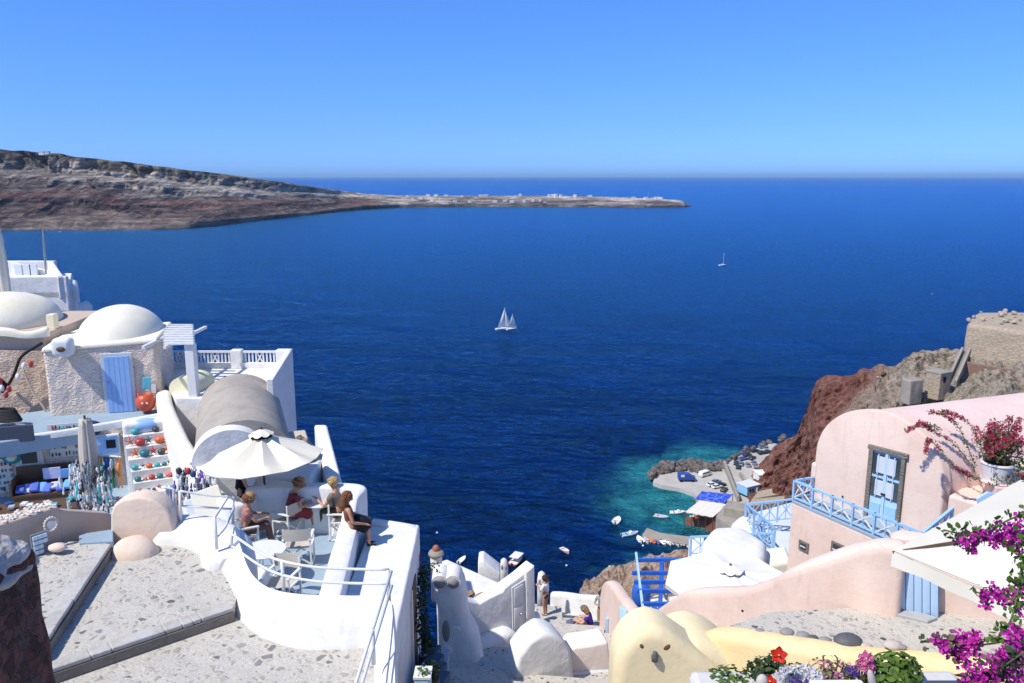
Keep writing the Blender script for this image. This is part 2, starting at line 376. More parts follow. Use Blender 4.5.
# talus fans
mp2 = nt.nodes.new('ShaderNodeMapping'); mp2.inputs['Scale'].default_value = (1, .25, .12); mp2.inputs['Rotation'].default_value = (0, R(38), 0); lnk(nt, g.outputs['Position'], mp2.inputs[0])
n3 = nz(nt, .028, 5, .6, .3, vec=mp2.outputs[0]); f3 = ramp(nt, n3.outputs['Fac'], [(.55, 0.), (.66, 1.)])
msk = ramp(nt, nz(nt, .0028, 3).outputs['Fac'], [(.5, 0.), (.6, 1.)])
c = mixc(nt, mth(nt, 'MULTIPLY', f3.outputs[0], mth(nt, 'MULTIPLY', msk.outputs[0], .8)), r1.outputs[0], (.42, .36, .31))
sxp = nt.nodes.new('ShaderNodeSeparateXYZ'); lnk(nt, g.outputs['Position'], sxp.inputs[0])
mrx = nt.nodes.new('ShaderNodeMapRange'); lnk(nt, mth(nt, 'ADD', sxp.outputs[0], mth(nt, 'MULTIPLY', nz(nt, .006, 3).outputs['Fac'], 500)), mrx.inputs[0]); mrx.inputs[1].default_value = -1000; mrx.inputs[2].default_value = -750; mrx.inputs[3].default_value = .65; mrx.inputs[4].default_value = 0
c = mixc(nt, mrx.outputs[0], c, (.17, .135, .125))
mp4 = nt.nodes.new('ShaderNodeMapping'); mp4.inputs['Scale'].default_value = (.25, .25, 6); lnk(nt, g.outputs['Position'], mp4.inputs[0])
c = mixc(nt, 1.0, c, ramp(nt, nz(nt, .022, 6, .7, .3, vec=mp4.outputs[0]).outputs['Fac'], [(.38, (.50, .48, .52)), (.5, (.95, .93, .95)), (.62, (1.4, 1.36, 1.34))]).outputs[0], 'MULTIPLY')
c = mixc(nt, .75, c, ramp(nt, n2.outputs['Fac'], [(.36, .30), (.5, .8), (.64, 1.35)]).outputs[0], 'MULTIPLY')
lnk(nt, c, b.inputs['Base Color']); b.inputs['Roughness'].default_value = 1; b.inputs['Specular IOR Level'].default_value = 0
p = bump(nt, b, n1.outputs['Fac'], 30); bump(nt, b, n2.outputs['Fac'], 14, 1, p)
shore = [(-420, 236), (-200, 233), (0, 230.5), (100, 230.5), (160, 230), (190, 228.7), (215, 226.5), (240, 223.5), (270, 220), (300, 216.5), (340, 212), (370, 209.5), (400, 208), (460, 207), (560, 207), (640, 208), (684, 207.3), (691, 206)]
ridge = [(-420, 130), (-200, 138), (0, 149), (50, 153), (90, 158), (130, 162), (170, 168), (200, 171), (240, 176), (280, 182), (310, 186), (340, 190.5), (370, 194), (400, 195.5), (440, 195.8), (520, 195.5), (600, 196.5), (640, 198), (680, 200), (691, 205)]
back = [(-420, 600), (0, 520), (200, 380), (300, 260), (370, 260), (640, 220), (691, 60)]
U0, U1 = -420, 691; NU, NV = 640, 80
vs = []; hv = []
for i in range(NU+1):
    px = lerp(U0, U1, i/NU); sh = atz(px, interp(shore, px), SEA); rd = at(px, interp(ridge, px), sh.y+interp(back, px))
    amp = min(1, (rd.z-SEA)/180)
    prof = None
    for j in range(NV+1):
        t = j/NV*1.35
        if t <= 1:
            q = sh.lerp(rd, t); q.z = lerp(SEA, rd.z, lerp(interp([(0, 0), (.03, .10), (.3, .27), (.36, .36), (.62, .52), (.68, .62), (.84, .72), (.93, .95), (1, 1)], t), interp([(0, 0), (.02, .35), (.2, .55), (1, 1)], t), sstep(300, 400, px))); e = 1 if t < .9 else (1-t)*10
            env = min(1, t*8)*e
            n = Vector((q.x*.0085+q.z*.003, q.z*.0045, 3)); rn = abs(noise.noise(n))+.5*abs(noise.noise(n*2.1))+.3*noise.noise(n*4.3)+.22*noise.noise(n*9)+.14*noise.noise(n*21+Vector((0, 0, q.z*.05)))
            q.y += -(rn-.5)*170*amp*env*.8
            q.z += 14*amp*env*noise.noise(Vector((q.x*.012, q.z*.03, 5)))+(4*noise.noise(Vector((q.x*.02, t*3, 1))) if 0 < t else 0)*amp
        else:
            q = rd+(rd-sh)*((t-1)*1.5); q.z = lerp(rd.z, SEA-5, ((t-1)/.35)**1.3)
        if j == 0: q.z = SEA-3
        vs.append(q); k_ = sstep(330, 400, px); hv.append(lerp(min(1, t), .57+.12*min(1, t), k_))
fs = [(i*(NV+1)+j, (i+1)*(NV+1)+j, (i+1)*(NV+1)+j+1, i*(NV+1)+j+1) for i in range(NU) for j in range(NV)]
mb = MB().add(vs, fs); hl = mb.build('headland_hills', FARM, kind='structure', fix=False, label='long layered volcanic headland across the water')
at_ = hl.data.attributes.new('strata', 'FLOAT', 'POINT')
for i, v in enumerate(hv): at_.data[i].value = v
# small white houses along the far spit
proto = None
def far_spot(px, t):
    sh = atz(px, interp(shore, px), SEA); rd = at(px, interp(ridge, px), sh.y+interp(back, px))
    q = sh.lerp(rd, t); prof = [(0, 0), (.03, .10), (.55, .52), (.85, .86), (1, 1)] if px < 350 else [(0, 0), (.02, .35), (.2, .55), (1, 1)]
    q.z = lerp(SEA, rd.z, interp(prof, t)); return q
random.seed(3)
FARH = [(42, .98), (47, .99), (407, .9), (413, .55), (421, .5), (428, .95), (432, .3), (436, .98), (441, .4), (446, .97), (455, .2), (462, .9), (470, .2), (481, .95), (486, .97), (495, .15), (505, .2), (516, .9), (520, .96), (524, .15), (533, .2), (540, .2), (549, .95), (553, .97), (556, .95), (561, .9), (575, .9), (590, .93), (634, .95), (646, .93), (652, .95), (657, .96), (660, .95), (470, .1), (512, .1), (545, .1)]
for k, (px, t) in enumerate(FARH):
    q = far_spot(px, t); rz = random.uniform(-.4, .4)
    if proto is None or k % 9 == 0:
        w, d, h = random.uniform(9, 16), 9, random.uniform(4, 7)
        proto = thing('far_house', 'tiny white house on the distant spit across the water', 'house', q, 'white houses on the distant spit')
        w_ = MB().box(q+Vector((0, 0, h/2-2)), (w, d, h+4)).build('wall', WHITE, proto)
        MB().box(q+Vector((w*.1, 0, h+.3)), (w*1.02, d*1.05, .6)).build('roof', WARM, proto)
        for xx in (-.25, .05, .3): MB().box(q+Vector((w*xx, -d/2, h*.5)), (1.2, .2, 1.6)).build('window', DARK, proto)
    else:
        dup(proto, q, rz, scale=random.uniform(.6, 1.25))
q = far_spot(648, .9)
MB().tube([q, q+Vector((0, 0, 26))], .7, 6).build('mast', STEEL, label='thin mast near the tip of the distant spit', cat='mast')
# ---------- haze ----------
m = bpy.data.materials.new('haze'); m.use_nodes = True; nt = m.node_tree; nt.nodes.clear()
out = nt.nodes.new('ShaderNodeOutputMaterial'); pv = nt.nodes.new('ShaderNodeVolumePrincipled')
pv.inputs['Color'].default_value = (.48, .75, 1, 1); pv.inputs['Density'].default_value = 2.6e-5; pv.inputs['Anisotropy'].default_value = .1
nt.links.new(pv.outputs[0], out.inputs['Volume']); HAZE = m
mb = MB().box((0, 0, (SEA-6+150)/2), (156000, 156000, 150-SEA+6)); mb.build('haze', HAZE, kind='stuff', label='thin blue sea haze')
# ---------- hillside under the village ----------
HP = {300: [(-30, -7), (5, -9), (14, -17), (30, -24), (60, -44), (170, -113), (230, -118)],
      560: [(-30, -7), (5, -9), (14, -17), (30, -24), (60, -40), (178, -112), (230, -118)],
      620: [(-30, -7), (5, -9), (14, -17), (30, -24), (60, -38), (150, -86), (202, -112), (230, -118)],
      690: [(-30, -7), (5, -9), (14, -15), (30, -20), (60, -32), (150, -78), (205, -108), (232, -114)],
      790: [(-30, -7), (5, -9), (14, -12), (30, -18), (60, -31), (150, -74), (205, -97), (225, -110), (250, -114)],
      900: [(-30, -7), (5, -9), (14, -11), (30, -17), (60, -25), (150, -54), (180, -60), (250, -80)]}
HK = sorted(HP)
def hill_z(x, y):
    yy = max(y, 4); px = 512+x/yy*760
    vals = [(k, interp(HP[k], y)) for k in HK]
    z = interp(vals, px)
    return z
def hv_(u, v):
    y = lerp(-30, 250, v**1.3); x = lerp(-260, 330, u)
    z = hill_z(x, y); a = min(1, max(0, (y-25)/60))
    z += a*(2.4*noise.noise(Vector((x*.06, y*.06, 0)))+1.5*noise.noise(Vector((x*.2, y*.2, 0)))) - a*1.5
    return (x, y, z)
HILLM = rock('hill_rock', [(.35, (.12, .085, .06)), (.47, (.30, .22, .16)), (.55, (.40, .31, .24)), (.66, (.22, .19, .13))], sc=.12, depth=1.2, sc2=.9)
MB().grid(hv_, 190, 120).build('hillside', HILLM, kind='structure', label='steep rocky hillside falling to the sea', fix=False, smooth=True)
# rocky foot of the hill by the pier
def shore_fn(u, v):
    px = lerp(555, 745, u)
    py0 = interp([(555, 640), (575, 606), (585, 590), (598, 577), (615, 568), (640, 559), (680, 552), (745, 548)], px)
    e0 = atz(px, py0, SEA-.8); e1 = at(px, py0+60, e0.y-62)
    q = e0.lerp(e1, v); q.z += 5*math.sin(min(1, v*1.3)*math.pi)*.5
    a = min(1, v*5)
    q += Vector((noise.noise(q*.16+Vector((9, 0, 0))), noise.noise(q*.16), 1.2*noise.noise(q*.2)))*3.0*a + Vector((0, 0, 1))*a*(1.8*abs(noise.noise(q*.35))+.8*noise.noise(q*.9))
    return q
SHM = rock('shore_rock', [(.36, (.14, .09, .065)), (.46, (.36, .24, .18)), (.54, (.50, .38, .29)), (.62, (.30, .26, .20)), (.72, (.24, .24, .12))], sc=.16, depth=1.5, sc2=1.1)
MB().grid(shore_fn, 110, 60).build('shore_rocks', SHM, kind='structure', label='red brown rocky shore at the foot of the village', fix=False)
# ---------- the cliff on the right ----------
sil = [(752, 490, 268), (762, 478, 272), (772, 462, 276), (780, 446, 276), (790, 440, 272), (800, 436, 268), (806, 428, 264), (811, 410, 260), (816, 392, 256), (821, 378, 254), (828, 375, 252), (845, 377, 250), (858, 375, 248), (864, 370, 247), (880, 366, 246), (898, 366, 244), (905, 358, 243), (925, 352, 240), (945, 350, 238), (962, 350, 236), (972, 358, 226), (1000, 364, 222), (1060, 372, 215), (1250, 375, 210)]
fro = [(752, 506, 250), (772, 508, 246), (800, 500, 232), (830, 480, 214), (860, 460, 196), (900, 452, 180), (1000, 450, 165), (1250, 450, 160)]
def cl3(keys, px): return interp([(k[0], k[1]) for k in keys], px), interp([(k[0], k[2]) for k in keys], px)
U0c, U1c = 752, 1250
def cliff_pt(px, t):
    s = at(px, *cl3(sil, px)); f_ = at(px, *cl3(fro, px))
    if t <= 1: 
        q = f_.lerp(s, t)
        q.z = lerp(f_.z, s.z, t**lerp(.85, 1.4, sstep(800, 880, px)))
        # benches
        return q
    q = s+Vector((-.06*s.x*0, 1, 0))*(t-1)*60; q.z = lerp(s.z, SEA-4, sstep(0, 1, (t-1)/.45)); return q
vs = []; NUc, NVc = 330, 150; red = []
for i in range(NUc+1):
    px = lerp(U0c, U1c, (i/NUc)**1.25)
    for j in range(NVc+1):
        t = -.35+j/NVc*1.8
        if t < 0:
            q = cliff_pt(px, 0); q.y += t*50; q.z += t*28
        else: q = cliff_pt(px, t)
        e = 1 if t < .85 else max(.22, (1-t)/.15) if t < 1 else .3
        n = q*.045; k = .55 if px < 830 else 1
        rdg = 1-abs(noise.noise(n))*2
        d = 3.6*rdg*e + 3.4*(1-2*abs(noise.noise(n*2.7)))*e + 2.6*(.3-abs(noise.noise(n*6.5)))*(.4+.6*e)+1.5*noise.noise(n*15)*(.4+.6*e)
        dirn = Vector((-.5, -.7, .5)).lerp(Vector((-.1, -.25, .9)), sstep(825, 885, px))
        q = q+dirn*(d-1.2)*(1 if t > -.01 else .6)
        vs.append(q)
        red.append(sstep(905, 828, px+34*noise.noise(q*.06+Vector((3, 3, 3)))-60*(t-.55)+12*noise.noise(q*.25)))
m, nt, b = newmat('cliff_rock'); CLIFFM = m
a = nt.nodes.new('ShaderNodeAttribute'); a.attribute_name = 'redness'
n1 = nz(nt, .16, 10, .7, .6); n2 = nz(nt, .8, 8, .7, .3); mx = mth(nt, 'ADD', mth(nt, 'MULTIPLY', n1.outputs['Fac'], .5), mth(nt, 'MULTIPLY', n2.outputs['Fac'], .5))
rr = ramp(nt, mx, [(.38, (.07, .035, .03)), (.46, (.20, .085, .065)), (.54, (.30, .14, .11)), (.64, (.40, .25, .20))])
gr = ramp(nt, mx, [(.38, (.09, .07, .055)), (.44, (.25, .20, .155)), (.5, (.50, .43, .35)), (.56, (.38, .32, .26)), (.62, (.14, .13, .09))])
c = mixc(nt, a.outputs['Fac'], gr.outputs[0], rr.outputs[0])
bush = ramp(nt, nz(nt, .55, 4, .6).outputs['Fac'], [(.56, 0.), (.62, 1.)])
c = mixc(nt, mth(nt, 'MULTIPLY', bush.outputs[0], .55), c, (.13, .12, .07))
lnk(nt, c, b.inputs['Base Color']); b.inputs['Roughness'].default_value = 1; b.inputs['Specular IOR Level'].default_value = .1
p = bump(nt, b, n1.outputs['Fac'], 2.2); p = bump(nt, b, n2.outputs['Fac'], 1.1, 1, p)
fs = [(i*(NVc+1)+j, (i+1)*(NVc+1)+j, (i+1)*(NVc+1)+j+1, i*(NVc+1)+j+1) for i in range(NUc) for j in range(NVc)]
o = MB().add(vs, fs).build('cliff', CLIFFM, kind='structure', label='red and grey volcanic cliff above the harbour', fix=False)
at_ = o.data.attributes.new('redness', 'FLOAT', 'POINT')
for i, v in enumerate(red): at_.data[i].value = v
# dark shrubs and boulders over the cliff top
def scatter(n, fn, mat, name, label, cat, group, protos=4, jit=.25, flatz=.7):
    pr = []
    for k in range(n):
        q, s = fn(k)
        if len(pr) < protos:
            o = MB().ball((0, 0, 0), (1, .85, flatz), 9, 6, jit).build(name, mat, label=label, cat=cat, group=group)
            o.location = q; o.scale = (s,)*3; pr.append(o); continue
        o = random.choice(pr).copy(); COL.objects.link(o); o.location = q; o.scale = (s,)*3; o.rotation_euler = (random.uniform(-.5, .5), random.uniform(-.5, .5), random.uniform(0, 6))
ROCKD = rock('dark_boulder', [(.35, (.05, .045, .042)), (.5, (.15, .13, .12)), (.65, (.26, .23, .21))], sc=.5, depth=.3, sc2=3)
ROCKL = rock('light_boulder', [(.35, (.20, .16, .12)), (.5, (.46, .39, .31)), (.65, (.56, .5, .42))], sc=.5, depth=.3, sc2=3)
BUSHM = rock('dry_shrub', [(.35, (.03, .035, .02)), (.5, (.09, .085, .045)), (.65, (.15, .13, .08))], sc=1, depth=.4, sc2=5)
random.seed(11)
def onc(k):
    px = random.uniform(862, 1120); t = random.uniform(.1, .93); q = cliff_pt(px, t); return q+Vector((0, 0, -.2)), random.uniform(.4, 1.1)
scatter(60, onc, BUSHM, 'dry_shrub', 'low dark dry shrub growing on the grey cliff slope', 'shrub', 'dry shrubs on the cliff slope', jit=.22)
scatter(50, onc, ROCKL, 'pale_boulder', 'pale boulder lying on the grey cliff slope', 'boulder', 'pale boulders on the cliff slope', jit=.15)
# old fort-like stone block at the top right
t = thing('stone_bastion', 'massive brown stone retaining block on the clifftop at right', 'stone block', at(1000, 372, 222))
a0 = at(965, 352, 232); b0 = at(1045, 377, 212); c0 = at(1100, 345, 250); d0 = at(990, 330, 262)
zt = at(975, 323, 228).z
top = [Vector((at(966, 330, 228).x, 228, zt)), Vector((at(1100, 352, 204).x, 204, zt-1)), Vector((190, 232, zt+1)), Vector((at(980, 322, 244).x, 246, zt+.5))]
MB().loft([[Vector((p.x-(1 if i in (0, 3) else 0), p.y-(1 if i < 2 else 0), zt-18)) for i, p in enumerate(top)], top]).build('wall', STONEF, t, bevel=1.2, segs=3, sub=3, disp=.5, dsc=.15)
random.seed(5)
def ont(k):
    u, v = random.random()*.6, random.random(); p = top[0].lerp(top[1], u).lerp(top[3].lerp(top[2], u), v*.9+.05); return p+Vector((0, 0, .1)), random.uniform(.3, .9)
scatter(40, ont, ROCKL, 'rubble_stone', 'pale rubble stone lying on top of the stone bastion', 'stone', 'rubble on the stone bastion', jit=.2)
# long low brown wall running right from the stair
p0 = at(966, 366, 215); p1 = at(1040, 379, 203)
MB().bar(p0-Vector((0, 0, .5)), p1-Vector((0, 0, .5)), 1.0, 3.5).build('dry_stone_wall', rough_render('redbrown_stone', (.27, .17, .13), (.2, .13, .1), 2, .1), bevel=.15, label='long low red brown stone wall below the bastion', cat='wall')
# ruined hut with dark opening
c = at(938, 383, 200)+Vector((0, 0, 1.0))
t = thing('ruined_hut', 'small ruined stone hut with one dark window on the cliff slope', 'hut', c-Vector((0, 0, 4)))
MB().box(c+Vector((0, 0, -1.5)), (4.6, 4, 7), rz=.5).build('wall', STONEF, t, bevel=.15, sub=2, disp=.2, dsc=.5)
MB().box(c+Vector((0, 0, 2.1)), (5.0, 4.4, .4), rz=.5).build('roof', CONC, t, bevel=.1)
MB().box(c+Matrix.Rotation(.5, 3, 'Z') @ Vector((-.6, -2.02, .4)), (1.1, .2, 1.5), rz=.5).build('window', DARK, t)
c2 = at(912, 388, 199)+Vector((0, 0, 1.2))
MB().box(c2+Vector((0, 0, -2)), (4.4, 3, 6.5), rz=.35).build('ruined_wall', CONC, label='roofless pale wall stump beside the dark cleft on the slope', cat='wall', bevel=.3, sub=2, disp=.25, dsc=.4)
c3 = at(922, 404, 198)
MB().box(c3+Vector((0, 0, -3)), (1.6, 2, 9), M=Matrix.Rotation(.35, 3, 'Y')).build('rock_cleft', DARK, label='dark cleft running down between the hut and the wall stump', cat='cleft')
# stair running down the slope from the bastion
t = thing('stone_stair', 'steep straight stair between two low walls on the cliff slope', 'stair', at(958, 378, 212))
s0 = at(966, 352, 222); s1 = at(951, 386, 203); dx = Vector((1.1, 0, 0))
MB().bar(s0-dx+Vector((0, 0, .6)), s1-dx+Vector((0, 0, .6)), .6, 1.8).build('side_wall', CONC, t)
MB().bar(s0+dx+Vector((0, 0, .6)), s1+dx+Vector((0, 0, .6)), .6, 1.8).build('side_wall', CONC, t)
mb = MB()
for k in range(24): mb.box(s0.lerp(s1, k/23)+Vector((0, 0, -.1)), (1.8, .9, .5))
mb.build('steps', CONC, t)
# ---------- harbour ----------
QZ = SEA+1.5
def q2(px, py, z=QZ): p = atz(px, py, z); return (p.x, p.y)
quay = [q2(*p) for p in [(653, 482), (656, 474), (690, 470), (722, 469), (733, 459), (752, 450), (772, 443), (790, 446), (800, 470), (790, 500), (760, 520), (722, 520), (700, 505), (694, 493), (680, 488), (662, 485)]]
ROADM = plaster('quay_concrete', (.46, .44, .41), (.36, .34, .31), lump=.05, stain=.9, sc=.15, gs=2)
MB().prism(quay, SEA-3, QZ).build('quay', ROADM, kind='structure', label='concrete quay and car park of the little harbour')
random.seed(21)
def brk(k):
    u = random.random(); v = random.random()
    if k % 3 == 0 and k < 70: px = lerp(718, 785, u); py = interp([(718, 470), (733, 459), (752, 449), (785, 440)], px)+random.uniform(-2, 1)
    else: px = lerp(650, 722, u); py = lerp(interp([(650, 476), (660, 465), (690, 464), (722, 466)], px), interp([(650, 481), (660, 475), (690, 474), (722, 471)], px), v)
    q = atz(px, py, SEA+.4+1.3*random.random()); return q, random.uniform(.7, 1.7)
scatter(190, brk, ROCKD, 'breakwater_boulder', 'dark boulder heaped along the outer side of the harbour quay', 'boulder', 'breakwater boulders', jit=.2, protos=6)
def brk2(k):
    px = random.uniform(690, 712); py = interp([(690, 489), (712, 500)], px); return atz(px, py+1, SEA+.3), random.uniform(.4, .9)
scatter(16, brk2, ROCKD, 'quayside_boulder', 'small dark rock at the waterline under the quay', 'boulder', 'small rocks under the quay', jit=.2)
# ramp walls on the road fork
for (a, b_, h, lab) in [((724, 466), (738, 502), 2.2, 'long stone wall running down between the two harbour roads'), ((740, 476), (757, 500), 1.6, 'low pale wall beside the sloping harbour road')]:
    pa = atz(*a, QZ); pb = atz(*b_, QZ)
    MB().bar(pa+Vector((0, 0, h/2)), pb+Vector((0, 0, h/2)), .9, h).build('road_wall', CONC, label=lab, cat='wall', bevel=.1)
gp = [q2(*p, QZ+.05) for p in [(737, 482), (745, 480), (750, 492), (742, 496)]]
MB().prism(gp, QZ, QZ+.12).build('grass_patch', flat('dry_grass', (.22, .22, .10), .9, var=.4, sc=1), kind='structure')
# cars
def make_car(kind, paint, label, loc, rz):
    t = thing('parked_car' if kind != 'van' else 'parked_van', label, 'car' if kind != 'van' else 'van', (0, 0, 0), 'cars parked at the harbour')
    L, Wd, H = (4.0, 1.7, 1.45) if kind != 'van' else (5.2, 1.95, 2.2)
    if kind == 'van': pr = [(-2.6, .35), (-2.6, 1.1), (-2.5, 2.1), (1.3, 2.2), (2.0, 1.3), (2.6, 1.05), (2.6, .35)]
    else: pr = [(-2.0, .35), (-2.0, .85), (-1.8, .95), (1.0, .92), (1.95, .75), (2.0, .35)]
    MB().extr([(x, -Wd/2, z) for x, z in pr], (0, Wd, 0)).build('body', paint, t, bevel=.12, segs=2, smooth='auto')
    if kind == 'van':
        MB().extr([(x, -Wd/2-.01, z) for x, z in [(-2.2, 1.35), (-2.2, 1.9), (1.15, 1.95), (1.6, 1.35)]], (0, Wd+.02, 0)).build('side_windows', GLASS, t)
        MB().extr([(x, -Wd/2+.15, z) for x, z in [(1.38, 2.1), (1.95, 1.38), (2.0, 1.40), (1.44, 2.14)]], (0, Wd-.3, 0)).build('windscreen', GLASS, t)
    else:
        cb = MB().loft([[(-1.7, -.72, .9), (.9, -.72, .9), (.9, .72, .9), (-1.7, .72, .9)], [(-1.25, -.58, 1.38), (.25, -.58, 1.42), (.25, .58, 1.42), (-1.25, .58, 1.38)]]); cb.build('cabin_windows', GLASS, t, bevel=.06)
        MB().box((-.5, 0, 1.43), (1.5, 1.18, .06)).build('roof', paint, t, bevel=.02)
    for x in (-L*.31, L*.31):
        for y in (-Wd/2+.08, Wd/2-.08):
            MB().lathe((x, y, .32), [(.01, -.1), (.32, -.1), (.32, .1), (.01, .1)], 12, M=Matrix.Rotation(math.pi/2, 3, 'X')).build('wheel', DARK, t)
    for y in (-.55, .55): MB().box((L/2+(.3 if kind == 'van' else -.02), y, .7), (.08, .3, .16)).build('headlight', GLASS, t)
    t.location = loc; t.rotation_euler = (0, 0, rz); return t
cw = flat('white_car_paint', (.75, .75, .75), .25, spec=.6, var=.03); cb_ = flat('black_car_paint', (.03, .03, .035), .25, spec=.6); cs = flat('silver_car_paint', (.35, .37, .40), .3, metal=.5); cbl = flat('blue_car_paint', (.10, .12, .35), .3, spec=.6); crd = flat('red_car_paint', (.22, .12, .11), .3, spec=.6)
make_car('van', cw, 'white minibus parked on the quay behind the blue tarpaulin', atz(705, 476, QZ), .6)
CARS = {}
for px, py, kind, rz in [(755, 452, 'b', .3), (763, 448, 's', .2), (747, 456, 'b', .6), (762, 454, 'b', .4), (768, 453, 'b', .35), (743, 460, 'p', .5), (752, 459, 'b', .8), (736, 464, 'b', 1.2), (738, 468, 'b', 1.3), (748, 466, 's', 1.4), (754, 464, 's', 1.5), (756, 470, 's', 1.3), (741, 465, 's', 1.2), (716, 483, 's', .6), (721, 486, 'b', .5), (717, 488, 'w', .4), (712, 486, 'w', .4), (724, 491, 'b', 1.), (745, 453, 'r', .4)]:
    loc = atz(px, py, QZ); lab = {'b': 'small black car parked on the harbour car park', 's': 'small silver car parked on the harbour car park', 'p': 'dark blue car in the middle of the harbour car park', 'w': 'white car parked beside the blue restaurant canopy', 'r': 'dull red car at the seaward edge of the harbour car park'}[kind]
    if kind in CARS: dup(CARS[kind], loc, rz)
    else: CARS[kind] = make_car('car', {'b': cb_, 's': cs, 'p': cbl, 'w': cw, 'r': crd}[kind], lab, loc, rz)
# blue tarpaulin shelter
c = atz(686, 481, QZ)
t = thing('blue_truck', 'blue covered lorry standing on the tip of the quay', 'lorry', c)
BT = flat('blue_tarpaulin', (.03, .08, .33), .6, var=.2)
MB().extr([c+Vector(p) for p in ((-3, -1.2, .8), (-3, -1.2, 3.3), (1, -1.2, 3.0), (2.2, -1.2, 2.0), (3.2, -1.2, 1.8), (3.2, -1.2, .8))], (0, 2.4, 0)).build('cover', BT, t, bevel=.15)
for x in (-2, 2.2):
    for y in (-1.1, 1.1): MB().lathe(c+Vector((x, y, .45)), [(.01, -.15), (.45, -.15), (.45, .15), (.01, .15)], 12, M=Matrix.Rotation(math.pi/2, 3, 'X')).build('wheel', DARK, t)
MB().box(c+Vector((-1.5, -1.22, 2.4)), (1.3, .06, .8)).build('window', WOODW, t)
# restaurant with two canopies
def canopy(pxs, z, name, mat, label, mast=True):
    pts = [atz(px, py, z) for px, py in pxs]; cen = sum(pts, Vector())/4
    t = thing(name, label, 'canopy', Vector((cen.x, cen.y, QZ)))
    def fn(u, v):
        q = pts[0].lerp(pts[1], u).lerp(pts[3].lerp(pts[2], u), v); q = q.copy(); q.z += -.15*math.sin(u*math.pi*4)**2+.5*v*0; return q
    def fb(u, v): return fn(u, v)-Vector((0, 0, .15))
    MB().grid(fn, 16, 4).build('roof', mat, t, smooth=True)
    MB().grid(fb, 16, 4).build('lining', CANVAS, t)
    for p in pts+[pts[0].lerp(pts[1], .5), pts[0].lerp(pts[1], .25), pts[0].lerp(pts[1], .75)]: MB().tube([Vector((p.x, p.y, QZ-2.5)), p], .12, 6).build('post', BROWNW, t)
    return t
m, nt, b = newmat('blue_patterned_canopy'); v = nt.nodes.new('ShaderNodeTexVoronoi'); v.feature = 'DISTANCE_TO_EDGE'; v.inputs['Scale'].default_value = .45
g = nt.nodes.new('ShaderNodeNewGeometry'); lnk(nt, g.outputs['Position'], v.inputs['Vector'])
lnk(nt, ramp(nt, v.outputs['Distance'], [(.03, (.15, .25, .7)), (.07, (.02, .06, .52))]).outputs[0], b.inputs['Base Color']); b.inputs['Roughness'].default_value = .7
canopy([(685, 512), (713, 517), (728, 504), (700, 500)], QZ+4.5, 'white_canopy', flat('white_canopy_cloth', (.7, .66, .6), .8, var=.06), 'big white cloth roof over the harbour restaurant')
canopy([(695, 499), (724, 503), (733, 494), (702, 491)], QZ+4.6, 'blue_canopy', m, 'bright blue patterned canopy behind the white restaurant roof')
c = atz(703, 524, QZ)
t = thing('harbour_restaurant', 'open red brown restaurant under the white cloth roof', 'restaurant', c)
RB = flat('red_brown_brick', (.25, .10, .07), .9, var=.3, sc=1)
base = [q2(686, 520), q2(711, 526), q2(728, 511), q2(699, 508)]
MB().prism(base, SEA-2, QZ+.1).build('platform', RB, t)
pa, pb = Vector((*q2(686, 520), QZ+.1)), Vector((*q2(711, 526), QZ+.1))
MB().bar(pa+Vector((0, 0, .5)), pb+Vector((0, 0, .5)), .2, 1).build('low_wall', RB, t)
pc, pd = Vector((*q2(728, 511), QZ+.1)), Vector((*q2(699, 508), QZ+.1))
MB().bar(pd+Vector((0, 0, 1.7)), pc+Vector((0, 0, 1.7)), .3, 3.4).build('back_wall', BROWNW, t)
random.seed(2)
for k in range(8):
    u, v = random.uniform(.1, .9), random.uniform(.15, .6); p = pa.lerp(pb, u).lerp(pd.lerp(pc, u), v)
    tt = thing('restaurant_table', 'small dark table under the white restaurant roof', 'table', p, 'tables of the harbour restaurant') if k == 0 else None
    if k == 0:
        proto = tt; MB().box(p+Vector((0, 0, .75)), (1.1, 1.1, .06)).build('tabletop', WOODW, tt); MB().box(p+Vector((0, 0, .37)), (.1, .1, .74)).build('leg', BROWNW, tt)
    else: dup(proto, p, random.random())
# concrete retaining blocks, steps and little blue house
def cblock(corners, z0, z1, name, label, mat=CONC, cat='wall'):
    pts = [atz(px, py, z1) for px, py in corners]
    return MB().loft([[Vector((p.x, p.y, z0)) for p in pts], pts]).build(name, mat, label=label, cat=cat, bevel=.15)
cblock([(716, 516), (738, 531), (752, 520), (724, 505)], SEA, QZ+5.5, 'retaining_wall', 'stepped grey concrete retaining block above the restaurant')
cblock([(724, 507), (748, 512), (748, 504), (728, 500)], SEA, QZ+8.5, 'retaining_wall', 'upper grey concrete block behind the restaurant')
cblock([(748, 506), (800, 500), (800, 494), (752, 499)], SEA, QZ+7, 'terrace_wall', 'long brown terraced wall behind the blue railing', STONEF)
cblock([(752, 499), (800, 490), (800, 483), (758, 491)], SEA, QZ+6, 'terrace_wall', 'upper brown terraced wall below the red cliff', STONEF)
c = atz(748, 492, QZ+1)
t = thing('blue_house', 'little house with pale blue walls beside the harbour wall', 'house', c)
LB = flat('pale_blue_wall', (.25, .50, .75), .8)
MB().box(c+Vector((0, 0, 1.5)), (6, 5, 3), rz=.5).build('wall', LB, t, bevel=.05)
MB().box(c+Vector((0, 0, 3.1)), (6.4, 5.4, .3), rz=.5).build('roof', FLOORP, t)
MB().box(c+Matrix.Rotation(.5, 3, 'Z') @ Vector((1, -2.52, 1.3)), (1.2, .15, 2)).build('door', WOODW, t)
for x in (-1.6, -.3): MB().box(c+Matrix.Rotation(.5, 3, 'Z') @ Vector((x, -2.52, 1.7)), (.6, .15, .9), rz=.5).build('window', DARK, t)
c = atz(765, 481, QZ)
